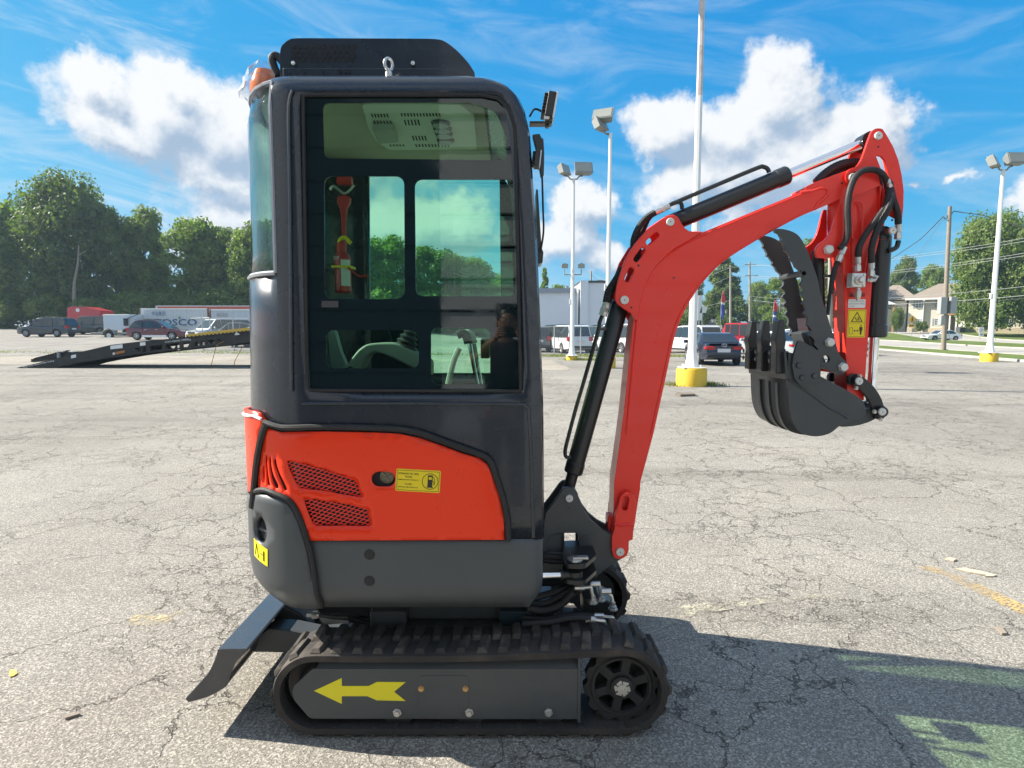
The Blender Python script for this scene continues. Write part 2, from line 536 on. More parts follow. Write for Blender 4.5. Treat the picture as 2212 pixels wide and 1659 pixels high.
# ================================================================== ground
def sstep(a, b, x):
    t = min(1, max(0, (x - a) / (b - a))); return t * t * (3 - 2 * t)
def tz(x, y):
    """height of the land"""
    if y < 20: return 0.0
    q = x / max(y, 1)
    L = 1 - sstep(-.30, .05, q)
    zl = .85 * sstep(24, 56, y) * .95 + 1.5 * sstep(50, 92, y)
    zr = .2 * sstep(50, 78, y) + 1.15 * sstep(78, 104, y)
    return L * zl + (1 - L) * zr
def sheet(name, poly, mat, dz, step=2.0, kind='structure'):
    """thin ground sheet following the land, cut to a polygon in x,y"""
    xs = [p[0] for p in poly]; ys = [p[1] for p in poly]
    pts = [Vector((p[0], p[1])) for p in poly]
    out = []
    n = len(pts)
    # dense edge points
    edge = []
    for i in range(n):
        a, b = pts[i], pts[(i + 1) % n]
        m = max(1, int((b - a).length / step))
        for k in range(m): edge.append(a + (b - a) * k / m)
    ne = len(edge)
    inside = []
    def inp(x, y):
        c = False
        for i in range(n):
            a, b = pts[i], pts[i - 1]
            if (a.y > y) != (b.y > y) and x < (b.x - a.x) * (y - a.y) / (b.y - a.y) + a.x: c = not c
        return c
    x = math.floor(min(xs) / step) * step
    while x < max(xs):
        y = math.floor(min(ys) / step) * step
        while y < max(ys):
            if inp(x, y) and min((e - Vector((x, y))).length for e in edge) > step * .45: inside.append(Vector((x + .01, y + .013)))
            y += step
        x += step
    allp = edge + inside
    vs, es, fs, *_ = geometry.delaunay_2d_cdt(allp, [(i, (i + 1) % ne) for i in range(ne)], [], 1, 1e-5)
    mb = MB()
    mb.add([(v.x, v.y, tz(v.x, v.y) + dz) for v in vs], [tuple(f) for f in fs])
    o = mb.build(name, mat, smooth=180)
    me = o.data
    bm = bmesh.new(); bm.from_mesh(me)
    for f in bm.faces:
        if f.normal.z < 0: f.normal_flip()
    bm.to_mesh(me); bm.free()
    return struct(o, kind)

def asphalt(name, base=(.330, .309, .274), crack=.85, dark=.74, patch=1.2, lines=0.0):
    m, nt = nt_new(name); h = N(nt)
    out = h.n('ShaderNodeOutputMaterial'); b = h.n('ShaderNodeBsdfPrincipled')
    tc = h.n('ShaderNodeTexCoord').outputs['Object']
    big = h.noise(tc, .16, 5, .6)
    mid = h.noise(tc, 1.3, 5, .65)
    fine = h.noise(tc, 95, 3, .7)
    v1 = h.n('ShaderNodeTexVoronoi', i_Scale=150.0); h.l(tc, v1.inputs['Vector'])
    stone = h.n('ShaderNodeSeparateColor'); h.l(v1.outputs['Color'], stone.inputs[0])
    tone = h.m('ADD', h.m('MULTIPLY_ADD', big, .9 * patch, 1 - .45 * patch), h.m('MULTIPLY_ADD', mid, .35, -.175))
    tone = h.m('MULTIPLY', tone, h.m('MULTIPLY_ADD', fine, 1.5, .25))
    tone = h.m('MULTIPLY', tone, h.m('MULTIPLY_ADD', h.m('POWER', stone.outputs[0], 2.2), .85, .72))
    # dark pits between stones
    pit = h.ramp(h.noise(tc, 160, 2, .5), (.33, .45, .45, 1))
    tone = h.m('MULTIPLY', tone, pit)
    c = h.v('SCALE', base, tone)
    warm = h.ramp(h.noise(tc, .45, 4), (.4, .7))
    c = h.mix(h.m('MULTIPLY', warm, .35), c, h.v('SCALE', (.345, .312, .265), tone))
    # dark worn streaks lengthwise to x
    mp = h.n('ShaderNodeMapping'); h.l(tc, mp.inputs['Vector']); mp.inputs['Scale'].default_value = (.05, .5, 1); mp.inputs['Rotation'].default_value = (0, 0, R(-4))
    st = h.ramp(h.noise(mp.outputs[0], 1.0, 6, .65), (.52, .68, 1, dark))
    c = h.v('SCALE', c, st)
    hgt = h.m('ADD', h.m('MULTIPLY', fine, .55), h.m('MULTIPLY', stone.outputs[0], .45))
    # cracks
    wv = h.v('ADD', tc, h.v('SCALE', h.v('SUBTRACT', h.noise(tc, 2.6, 5, .6, 0, 1), (.5, .5, .5)), .55))
    wv = h.v('ADD', wv, h.v('SCALE', h.v('SUBTRACT', h.noise(tc, 22, 3, .6, 0, 1), (.5, .5, .5)), .05))
    ck = None
    for sc, wdt, th0, th1, lift in ((1.2, .0030, .30, .48, .88), (3.6, .0023, .38, .54, .70), (.42, .0030, .28, .43, .8)):
        vo = h.n('ShaderNodeTexVoronoi', feature='DISTANCE_TO_EDGE', i_Scale=sc); h.l(wv, vo.inputs['Vector'])
        wd = h.m('MULTIPLY_ADD', h.noise(tc, sc * 5, 3), wdt * 2.2 * sc, -wdt * .55 * sc)
        e = h.m('SUBTRACT', 1.0, h.ramp(h.m('SUBTRACT', vo.outputs['Distance'], wd), (0, .0038 * sc)))
        e = h.m('MULTIPLY', e, h.ramp(h.noise(tc, .34 + sc * .12, 3), (th0 + .05, th1 + .05, 0, lift)))
        ck = e if ck is None else h.m('MAXIMUM', ck, e)
    ck = h.m('MULTIPLY', ck, crack)
    c = h.mix(h.m('MULTIPLY', ck, .80), c, (.045, .040, .036))
    h.l(c, b.inputs['Base Color'])
    b.inputs['Roughness'].default_value = .93
    b.inputs['Specular IOR Level'].default_value = .25
    hgt = h.m('SUBTRACT', hgt, h.m('MULTIPLY', ck, 1.6))
    bp = h.n('ShaderNodeBump', i_Strength=1.0, i_Distance=.010)
    h.l(hgt, bp.inputs['Height']); h.l(bp.outputs[0], b.inputs['Normal'])
    h.l(b.outputs[0], out.inputs[0])
    return m
def earth(name, c1_, c2_, sc=2.0, sp=40.0, rough=.95):
    m, nt = nt_new(name); h = N(nt)
    out = h.n('ShaderNodeOutputMaterial'); b = h.n('ShaderNodeBsdfPrincipled')
    tc = h.n('ShaderNodeTexCoord').outputs['Object']
    a = h.ramp(h.noise(tc, sc, 7, .65), (.32, .68))
    f = h.noise(tc, sp, 4, .7)
    c = h.mix(a, c1_, c2_)
    c = h.v('SCALE', c, h.m('MULTIPLY_ADD', f, 1.1, .45))
    h.l(c, b.inputs['Base Color']); b.inputs['Roughness'].default_value = rough
    b.inputs['Specular IOR Level'].default_value = .2
    bp = h.n('ShaderNodeBump', i_Strength=.6, i_Distance=.02); h.l(f, bp.inputs['Height']); h.l(bp.outputs[0], b.inputs['Normal'])
    h.l(b.outputs[0], out.inputs[0])
    return m
M_asphalt = asphalt('weathered asphalt')
M_gravel = earth('grey gravel', (.20, .186, .168), (.265, .25, .228), .5, 9.0)
M_pale = earth('pale worn concrete', (.25, .225, .188), (.33, .30, .255), .35, 6.0)
M_road = earth('concrete road', (.31, .295, .268), (.38, .362, .33), .4, 8.0)
M_grass = earth('mown grass', (.075, .115, .025), (.13, .17, .045), .5, 18.0)
M_dry = earth('dry soil', (.20, .17, .12), (.12, .13, .06), .4, 8.0)
M_kerb = earth('kerb concrete', (.35, .33, .295), (.44, .42, .385), 1.0, 20.0)

# base terrain out to the horizon
mb = MB()
xs = [-900, -500, -300, -200, -150] + list(range(-120, 141, 4)) + [160, 200, 300, 500, 900]
ys = [-400, -150, -60, -30, -14, -6, 0, 6, 12, 18] + list(range(22, 125, 3)) + [140, 170, 230, 350, 600, 1200]
nx = len(xs)
mb.add([(x, y, tz(x, y) - .05) for y in ys for x in xs],
       [(j * nx + i, j * nx + i + 1, (j + 1) * nx + i + 1, (j + 1) * nx + i) for j in range(len(ys) - 1) for i in range(nx - 1)])
struct(mb.build('ground', M_dry, smooth=180))

U = Vector((.25, .968))          # direction of the street on the right
def off(p, t): return (p[0] + U.x * t, p[1] + U.y * t)
A0 = (24.3, 27.7)                # a point on the lot's kerb
def line(p, t0, t1): return [off(p, t0), off(p, t1)]
def strip(name, pa, pb, mat, dz, t0=-40, t1=150, **k):
    a = line(pa, t0, t1); b = line(pb, t0, t1)
    return sheet(name, [a[0], b[0], b[1], a[1]], mat, dz, 3.0, **k)
sheet('parking_lot', [(-60, -30), (8, -30), off(A0, -50), off(A0, 22), (14, 50), (-4, 48), (-16, 34), (-30, 34), (-60, 34)], M_asphalt, 0.0, 3.0)
sheet('gravel_lot', [(-75, 34), (-16, 33.9), (-4, 48), (14, 50), (20, 80), (-10, 84), (-40, 78), (-75, 75)], M_gravel, -.004, 3.0)
# pale worn concrete apron behind the trailer
sheet('concrete_apron', [(-40, 25.6), (-30, 24.9), (-20, 25.2), (-9, 24.6), (-4, 25.4), (-2.5, 29), (-5, 31.5), (-14, 32), (-24, 31.2), (-40, 32)], M_pale, .004, 2.0)
sheet('concrete_slab', [gnd(1168, 800)[:2], gnd(1224, 801)[:2], gnd(1232, 795)[:2], gnd(1205, 787)[:2], gnd(1192, 778)[:2], gnd(1168, 776)[:2]], M_pale, .004, 1.0)
B0 = off((A0[0] + .45, A0[1]), 0)
B1 = (A0[0] + 4.2, A0[1]); B2 = (A0[0] + 13.4, A0[1]); B3 = (A0[0] + 21.5, A0[1]); B4 = (A0[0] + 31.5, A0[1]); B5 = (A0[0] + 72, A0[1])
strip('grass_verge', (A0[0] + .2, A0[1]), B1, M_grass, .08)
strip('road', B1, B2, M_road, .004)
strip('road_median', B2, B3, M_grass, .09)
strip('far_road', B3, B4, M_road, .004)
strip('lawn', B4, B5, M_grass, .06)
# kerbs as real steps
def kerb(p, w=.22, hh=.12, t0=-40, t1=70):
    mb = MB()
    m = 40
    for i in range(m):
        q0 = off(p, t0 + (t1 - t0) * i / m); q1 = off(p, t0 + (t1 - t0) * (i + 1) / m - .02)
        z0 = tz(*q0); z1 = tz(*q1)
        v = [(q0[0], q0[1], z0 - .04), (q0[0] + w, q0[1], z0 - .04), (q1[0] + w, q1[1], z1 - .04), (q1[0], q1[1], z1 - .04)]
        v += [(a, b_, c + .04 + hh) for a, b_, c in v]
        mb.add(v, [(0, 3, 2, 1), (4, 5, 6, 7), (0, 1, 5, 4), (1, 2, 6, 5), (2, 3, 7, 6), (3, 0, 4, 7)])
    return struct(mb.build('kerb', M_kerb, smooth=0, bevel=.02))
kerb(A0); kerb(B1, .2, .11); kerb((B2[0] - .2, B2[1]), .2, .11); kerb(B3, .2, .11); kerb((B4[0] - .2, B4[1]), .2, .11)

# worn yellow paint on the lot
def worn_paint(name, col, keep=.5, sc=9):
    m, nt = nt_new(name); h = N(nt)
    out = h.n('ShaderNodeOutputMaterial'); b = h.n('ShaderNodeBsdfPrincipled')
    tc = h.n('ShaderNodeTexCoord').outputs['Object']
    b.inputs['Base Color'].default_value = (*col, 1); b.inputs['Roughness'].default_value = .85
    t = h.n('ShaderNodeBsdfTransparent'); mx = h.n('ShaderNodeMixShader')
    a = h.m('MULTIPLY', h.ramp(h.noise(tc, sc, 6, .7), (1 - keep - .12, 1 - keep + .16)), h.ramp(h.noise(tc, 70, 3, .6), (.36, .55)))
    h.l(a, mx.inputs[0]); h.l(t.outputs[0], mx.inputs[1]); h.l(b.outputs[0], mx.inputs[2])
    h.l(mx.outputs[0], out.inputs[0])
    return m
M_yline = worn_paint('worn yellow line paint', (.52, .37, .16), .56, 4)
M_ypale = worn_paint('faded pale yellow paint', (.60, .50, .28), .42, 7)
sheet('parking_line', [tuple(gnd(*p)[:2]) for p in [(1975, 1226), (2010, 1222), (2080, 1246), (2260, 1330), (2260, 1352), (2180, 1316), (2075, 1262), (2040, 1243)]], M_yline, .004, .6)
sheet('parking_line', [tuple(gnd(*p)[:2]) for p in [(270, 1352), (285, 1332), (320, 1322), (365, 1332), (420, 1305), (460, 1290), (440, 1310), (380, 1342), (330, 1352)]], M_ypale, .004, .3)
M_ypale2 = worn_paint('faded cream paint', (.50, .47, .36), .45, 5)
sheet('parking_line', [tuple(gnd(*p)[:2]) for p in [(1370, 1355), (1480, 1308), (1640, 1290), (1820, 1282), (1830, 1290), (1650, 1305), (1500, 1330), (1400, 1372)]], M_ypale2, .004, .4)
# ================================================================== trees
def leaf_mat(name, c0, c1, trans=.42):
    m, nt = nt_new(name); h = N(nt)
    out = h.n('ShaderNodeOutputMaterial')
    tc = h.n('ShaderNodeTexCoord').outputs['Object']
    oi = h.n('ShaderNodeObjectInfo')
    a = h.ramp(h.noise(tc, .55, 4, .6), (.35, .65))
    c = h.mix(a, c0, c1)
    f = h.m('MULTIPLY_ADD', h.noise(tc, 5.5, 2), 1.0, .5)
    f = h.m('MULTIPLY', f, h.m('MULTIPLY_ADD', oi.outputs['Random'], .35, .82))
    c = h.v('SCALE', c, f)
    d = h.n('ShaderNodeBsdfPrincipled', i_Roughness=.55); d.inputs['Specular IOR Level'].default_value = .35
    h.l(c, d.inputs['Base Color'])
    t = h.n('ShaderNodeBsdfTranslucent'); h.l(h.v('MULTIPLY', c, (1.3, 1.5, .5)), t.inputs[0])
    mx = h.n('ShaderNodeMixShader'); mx.inputs[0].default_value = trans
    h.l(d.outputs[0], mx.inputs[1]); h.l(t.outputs[0], mx.inputs[2])
    h.l(mx.outputs[0], out.inputs[0])
    return m
M_leaf_dark = leaf_mat('dark foliage', (.095, .145, .042), (.155, .205, .060))
M_leaf_mid = leaf_mat('mid green foliage', (.125, .190, .046), (.19, .25, .065))
M_leaf_light = leaf_mat('light green foliage', (.125, .20, .04), (.18, .25, .055))
M_bark = paint('grey bark', (.16, .13, .10), .9, var=.3, scale=6, bump=.5, bscale=20)
M_bark_pale = paint('pale bark', (.24, .21, .17), .9, var=.3, scale=4, bump=.4, bscale=20)

def crown_mesh(seed, nclump=34, nleaf=5200, leaf=.42, H=16.0, Rw=5.5, low=.12, top=1.0, kind='round'):
    """leaf-sized faces spread through clumps; local coords, trunk base at 0"""
    rg = random.Random(seed)
    clumps = []
    for i in range(nclump):
        u = rg.random()
        t = low + (top - low) * (i + rg.random()) / nclump
        if kind == 'cone': prof = max(.1, 1 - (t - low) / (top - low)) ** .8 * .95 + .06
        else:
            q = (t - low) / (top - low)
            prof = math.sin(PI * min(1, (q * .80 + .19))) ** .7
        ang = rg.random() * 2 * PI
        rad = Rw * prof * (.30 + .62 * rg.random() ** .6)
        s = Rw * (.22 + .17 * rg.random()) * (1.0 if kind == 'round' else .7)
        s *= .65 + .5 * prof
        if kind == 'cone': clumps.append((Vector((rad * math.cos(ang), rad * math.sin(ang), H * t - s * .4 * (t > .85))), s)); continue
        # full rounded crown: clumps in an egg-shaped volume, more towards its skin
        zz_ = 2 * (i + rg.random()) / nclump - 1; a_ = rg.random() * 2 * PI; rr_ = (1 - abs(zz_) ** 2.8) ** (1 / 2.2)
        dv = Vector((math.cos(a_) * rr_, math.sin(a_) * rr_, zz_))
        k_ = rg.uniform(.12, 1.0) ** .4
        s = Rw * rg.uniform(.24, .38)
        zc_ = H * (low + (top - low) * .52); rz = H * (top - low) * .5
        wd_ = 1.0 if dv.z > -.2 else .92
        clumps.append((Vector((dv.x * (Rw - s * .8) * k_ * wd_, dv.y * (Rw - s * .8) * k_ * wd_, zc_ + dv.z * (rz - s * .7) * (.55 + .45 * k_))), s))
    tot = sum(c[1] ** 2 for c in clumps)
    vs = []; fs = []
    for c, s in clumps:
        for _ in range(int(nleaf * .10 * s * s / tot)):          # big leaves deep inside close the gaps
            dirn = Vector((rg.gauss(0, 1), rg.gauss(0, 1), rg.gauss(0, 1))).normalized()
            p = c + dirn * s * .62 * rg.random() ** .4
            u = dirn.orthogonal().normalized(); v = dirn.cross(u); L = leaf * 2.6; k = len(vs)
            vs += [p - u * L * .5, p + v * L * .45, p + u * L * .5, p - v * L * .45]; fs.append((k, k + 1, k + 2, k + 3))
        for _ in range(int(nleaf * s * s / tot)):
            z = rg.uniform(-.75, 1); a = rg.random() * 2 * PI
            q = math.sqrt(max(0, 1 - z * z))
            dirn = Vector((q * math.cos(a), q * math.sin(a), z))
            r = s * (.55 + .5 * rg.random() ** .5) * (1 + .25 * noise.noise(dirn * 2.4 + c * 3))
            p = c + Vector((dirn.x * r, dirn.y * r, dirn.z * r * .80))
            nrm = (dirn * .7 + Vector((rg.gauss(0, .6), rg.gauss(0, .6), rg.gauss(.25, .6)))).normalized()
            u = nrm.orthogonal().normalized(); v = nrm.cross(u)
            th = rg.random() * PI
            uu = u * math.cos(th) + v * math.sin(th); vv = nrm.cross(uu)
            L = leaf * rg.uniform(.65, 1.35)
            k = len(vs)
            vs += [p - uu * L * .55, p + vv * L * .33, p + uu * L * .55, p - vv * L * .33]
            fs.append((k, k + 1, k + 2, k + 3))
    return clumps, vs, fs
CROWNS = {}
def get_crown(key, **k):
    if key not in CROWNS:
        clumps, vs, fs = crown_mesh(**k)
        me = bpy.data.meshes.new('crown')
        me.from_pydata(vs, [], fs)
        tm = MB()
        H = k.get('H', 16.0)
        r0 = H * .018
        tm.tube([(0, 0, -.6), (H * .004, 0, H * .2), (-H * .006, H * .003, H * .5), (0, 0, H * .86)], lambda t: r0 * (1 - .85 * t) + .02, n=8, sub=4)
        for c, s in sorted(clumps, key=lambda q: q[0].z)[2::3]:
            z0 = max(H * .12, c.z - H * .16 - c.xy.length * .35)
            tm.tube([(0, 0, z0), (c.x * .45, c.y * .45, (z0 + c.z) * .5 + .1), tuple(c)], lambda t: r0 * .38 * (1 - .8 * t) + .012, n=5, sub=3)
        tme = bpy.data.meshes.new('trunk')
        tme.from_pydata(tm.v, [], tm.f)
        tme.polygons.foreach_set('use_smooth', [True] * len(tme.polygons))
        CROWNS[key] = (me, tme)
    return CROWNS[key]
ROUND = [dict(seed=s, nclump=62, nleaf=17000, leaf=.42, H=16.0, Rw=5.4, low=-.22) for s in (11, 23, 37, 58, 71)]
BIG = dict(seed=5, nclump=110, nleaf=30000, leaf=.44, H=21.0, Rw=8.2, low=-.20)
MAPLE = dict(seed=91, nclump=100, nleaf=28000, leaf=.42, H=20.0, Rw=8.4, low=-.02)
CONE = dict(seed=17, nclump=46, nleaf=7000, leaf=.45, H=16.0, Rw=5.0, low=.10, kind='cone')
def tree(px, topy, hw, Y, label, mat, key=0, base=None, name='broadleaf_tree', bark=None, group='trees round the lot', lw=1.0):
    spec = key if isinstance(key, dict) else ROUND[key]
    cme, tme = get_crown(spec['seed'], **spec)
    x = (px - PX0) / F * Y * 1.0
    z = tz(x, Y) if base is None else base
    p = at(px, topy, Y)
    H = p.z - z
    r = thing(name, label, 'tree', (p.x, Y, z), group)
    r.scale = (hw / F * Y / spec['Rw'] / 1.08, hw / F * Y / spec['Rw'] / 1.08 * lw, H / spec['H'] / 1.03)
    r.rotation_euler = (0, 0, rnd.random() * 6.28)
    def child(nm, me, mt):
        if me.users > 0 and me.materials and me.materials[0] != mt: me = me.copy(); me.materials.clear()
        if not me.materials: me.materials.append(mt)
        o = bpy.data.objects.new(nm, me); COL.objects.link(o); o.parent = r
        return o
    child('crown', cme, mat); child('trunk', tme, bark or M_bark)
    return r
GW = 'trees of the wood behind the left lot'
tree(-35, 400, 95, 79, 'tree cut by the left edge of the photo beside the tallest tree', M_leaf_mid, 0, group=GW)
tree(128, 354, 108, 80, 'tallest broadleaf tree in the wood with twin-peaked crown', M_leaf_dark, BIG, group=GW)
tree(238, 428, 58, 82, 'narrow dark tree tucked against the right flank of the tallest tree', M_leaf_dark, 1, group=GW)
tree(306, 440, 64, 84, 'pale green loose-topped tree between two darker ones in the wood', M_leaf_mid, 2, group=GW)
tree(408, 456, 82, 82, 'round-topped green tree above the red box of the truck and the lettered container', M_leaf_mid, 3, group=GW)
tree(488, 474, 64, 82, 'shorter tree over the right end of the lettered container', M_leaf_mid, 4, group=GW)
tree(556, 462, 70, 80, 'dense dark tree half hidden by the rear window of the cab', M_leaf_dark, 1, group=GW)
tree(748, 488, 80, 84, 'tree of the wood seen left of the fire extinguisher window bar', M_leaf_mid, 2, group=GW)
tree(838, 498, 84, 86, 'rounded tree seen through the narrow cab window beside the extinguisher', M_leaf_light, 3, group=GW)
tree(935, 520, 84, 90, 'dark tree seen through the left of the wide cab window', M_leaf_mid, 1, group=GW)
tree(1015, 540, 78, 94, 'rounded tree seen through the middle of the wide cab window', M_leaf_mid, 4, group=GW)
tree(1085, 588, 50, 90, 'low light tree seen at the right of the wide cab window', M_leaf_light, 2, group=GW)
tree(1176, 573, 20, 92, 'small light tree just right of the cab front edge', M_leaf_light, CONE, group=GW)
tree(1208, 608, 34, 118, 'low round tree above the flat roof of the white building', M_leaf_mid, 3)
tree(1284, 612, 36, 122, 'sparse low tree behind the white building by the short utility pole', M_leaf_mid, 0)
tree(1472, 588, 56, 128, 'dark tree between the boom and the nearest light pole', M_leaf_dark, 1)
tree(1568, 548, 68, 118, 'big dark conical tree behind the two crossarm utility poles', M_leaf_dark, dict(CONE, seed=19, nclump=60, nleaf=12000, Rw=6.0), name='conical_tree')
tree(1640, 598, 30, 140, 'far tree peeking between the dark conical tree and the light green one', M_leaf_mid, 4)
tree(1688, 590, 46, 100, 'light green tree in front of the house with the balcony', M_leaf_light, 3)
tree(1768, 494, 50, 112, 'tall tree behind the thumb and the small cylinder', M_leaf_mid, 0)
tree(1958, 550, 36, 132, 'dark airy tree above the left roof of the apartment house', M_leaf_dark, 2)
tree(2020, 558, 36, 138, 'bright round tree above the right roof ridge of the apartment house', M_leaf_mid, 4)
tree(2158, 444, 96, 90, 'huge maple in front of the apartment house on the right lawn', M_leaf_mid, MAPLE, bark=M_bark)
tree(2268, 442, 80, 92, 'second maple cut by the right edge of the photo', M_leaf_mid, dict(MAPLE, seed=92))
# undergrowth: bushes one can tell apart
BUSH = dict(seed=41, nclump=26, nleaf=3600, leaf=.34, H=5.0, Rw=4.2, low=.0, top=.92)
BUSH2 = dict(seed=43, nclump=22, nleaf=3000, leaf=.36, H=5.0, Rw=4.0, low=.0, top=.92)
def bush(px, topy, hw, Y, label, mat, key=BUSH, **k):
    return tree(px, topy, hw, Y, label, mat, key, name='shrub', group='bushes', **k)
for i, (px, ty, hw, Y, lab, mt) in enumerate([
    (20, 640, 62, 77, 'broad shrub at the far left foot of the wood', M_leaf_dark),
    (112, 622, 60, 77, 'shrub at the foot of the tallest tree left of its pale trunk', M_leaf_mid),
    (205, 632, 62, 77, 'shrub at the foot of the wood behind the red truck', M_leaf_dark),
    (300, 618, 70, 78, 'dark shrub behind the white trailer', M_leaf_dark),
    (395, 612, 70, 78, 'tall dark shrub behind the lettered container', M_leaf_dark),
    (490, 610, 70, 78, 'shrub behind the white container next to the cab', M_leaf_mid),
    (800, 610, 80, 80, 'shrub seen low through the extinguisher window', M_leaf_mid),
    (930, 618, 80, 82, 'shrub seen low through the wide cab window', M_leaf_mid),
    (1060, 630, 60, 84, 'shrub seen low at the right of the wide cab window', M_leaf_light)]):
    bush(px, ty, hw, Y, lab, mt, BUSH if i % 2 else BUSH2)
bush(1940, 655, 17, 97, 'dark evergreen shrub at the left corner of the apartment house', M_leaf_dark)
bush(1990, 690, 15, 99, 'low shrub under the crossing sign by the house wall', M_leaf_dark, BUSH2)
bush(1800, 660, 18, 104, 'dark shrub between thumb and red stick', M_leaf_dark)
bush(1500, 650, 40, 110, 'dark bushes left of the tall light pole', M_leaf_dark, BUSH2)
# pale bare trunk leaning out of the wood
tm = MB()
tm.tube([at(160, 650, 75), at(161, 610, 75), at(168, 570, 75), at(170, 530, 75)], lambda t: .22 * (1 - .7 * t), n=8)
tm.tube([at(169, 552, 75), at(180, 545, 75), at(189, 540, 75)], lambda t: .10 * (1 - .8 * t), n=6)
tm.tube([at(160, 650, 75), at(160, 672, 75), at(160, 700, 75)], .23, n=8)
tag(tm.build('bare_trunk', M_bark_pale, origin=(at(160, 700, 75).x, 75, tz(-57, 75))), 'pale bare leaning trunk standing out against the dark wood', 'tree')

# weeds: rough grass at the lot's edges, one object each
def weeds(name, spots, n, hgt, mat, seed=1):
    rg = random.Random(seed); vs = []; fs = []
    for _ in range(n):
        x0, y0, sx_, sy_ = rg.choice(spots)
        x = rg.gauss(x0, sx_); y = rg.gauss(y0, sy_)
        hh = hgt * rg.uniform(.3, 1.2); a = rg.random() * PI; w = hgt * .10
        dx, dy = w * math.cos(a), w * math.sin(a)
        lx, ly = rg.gauss(0, .4) * hh, rg.gauss(0, .4) * hh
        z = tz(x, y); k = len(vs)
        vs += [(x - dx, y - dy, z), (x + dx, y + dy, z), (x + lx, y + ly, z + hh)]
        fs.append((k, k + 1, k + 2))
    m = MB(); m.add(vs, fs)
    return struct(m.build(name, mat, smooth=0), 'stuff')
M_weed = leaf_mat('weed green', (.13, .17, .04), (.22, .23, .08))
weeds('weeds', [(-26 + 1.6 * i, 34.2 + .5 * math.sin(i * 1.7), .9, .5) for i in range(20)] + [(-48 + 2.0 * i, 34.6, 1.0, .5) for i in range(10)], 5000, .13, M_weed, 3)
weeds('weeds', [(2.2 + 1.1 * i, 33.6, .6, .5) for i in range(8)] + [(3.2, 29.2, .3, .25), (3.9, 29.0, .3, .2)], 3000, .15, M_weed, 4)
bp_ = gnd(1493, 832)
weeds('weeds', [(bp_.x + .45, bp_.y + .2, .10, .2), (bp_.x + .55, bp_.y, .2, .12), (bp_.x - .5, bp_.y, .14, .1), (bp_.x + .1, bp_.y - .38, .4, .05)], 420, .12, M_weed, 5)

# ================================================================== light poles
M_white = paint('white pole paint', (.78, .78, .77), .45, var=.06, scale=2, dirt=.25, dirtcol=(.45, .40, .35))
M_galv = paint('grey flood light housing', (.25, .26, .25), .5, .3, var=.2, scale=3)
M_lens = paint('flood light glass', (.30, .31, .28), .12, 0, var=.2, scale=2)
M_yellow_conc = paint('yellow painted concrete', (.70, .46, .03), .7, var=.12, scale=4, bump=.5, bscale=40, dirt=.35, dirtcol=(.42, .34, .18))
M_rust = paint('flaking pole paint', (.62, .56, .54), .7, var=.35, scale=3, dirt=.9, dirtcol=(.24, .14, .13))
def head(mb_l, c, yaw, tilt, s, parent, name='flood_light'):
    """one rectangular flood light with bevelled back and a yoke"""
    Rz = Matrix.Rotation(yaw, 3, 'Z') @ Matrix.Rotation(tilt, 3, 'X')
    def T(p): return Vector(c) + Rz @ (Vector(p) * s)
    m = MB()
    w, hh, dd = .36, .24, .15
    fr = [(-w, -dd, -hh), (w, -dd, -hh), (w, -dd, hh), (-w, -dd, hh)]
    bk = [(-w * .8, dd, -hh * .7), (w * .8, dd, -hh * .7), (w * .8, dd, hh * .8), (-w * .8, dd, hh * .8)]
    m.add([T(p) for p in fr + bk], [(0, 1, 2, 3), (7, 6, 5, 4), (0, 4, 5, 1), (1, 5, 6, 2), (2, 6, 7, 3), (3, 7, 4, 0)])
    m.obox(T((0, .02, hh + .03)), Rz @ Vector((w * .45 * s, 0, 0)), Rz @ Vector((0, dd * .6 * s, 0)), Rz @ Vector((0, 0, .03 * s)))
    hd = m.build(name, M_galv, parent, bevel=.012)
    g_ = MB(); e = .05
    g_.add([T((-w + e, -dd - .012, -hh + e)), T((w - e, -dd - .012, -hh + e)), T((w - e, -dd - .012, hh - e)), T((-w + e, -dd - .012, hh - e)),
            T((-w + e, -dd + .01, -hh + e)), T((w - e, -dd + .01, -hh + e)), T((w - e, -dd + .01, hh - e)), T((-w + e, -dd + .01, hh - e))],
           [(0, 1, 2, 3), (0, 4, 5, 1), (1, 5, 6, 2), (2, 6, 7, 3), (3, 7, 4, 0)])
    g_.build('lens', M_lens, hd)
    return T((0, .05, -hh))
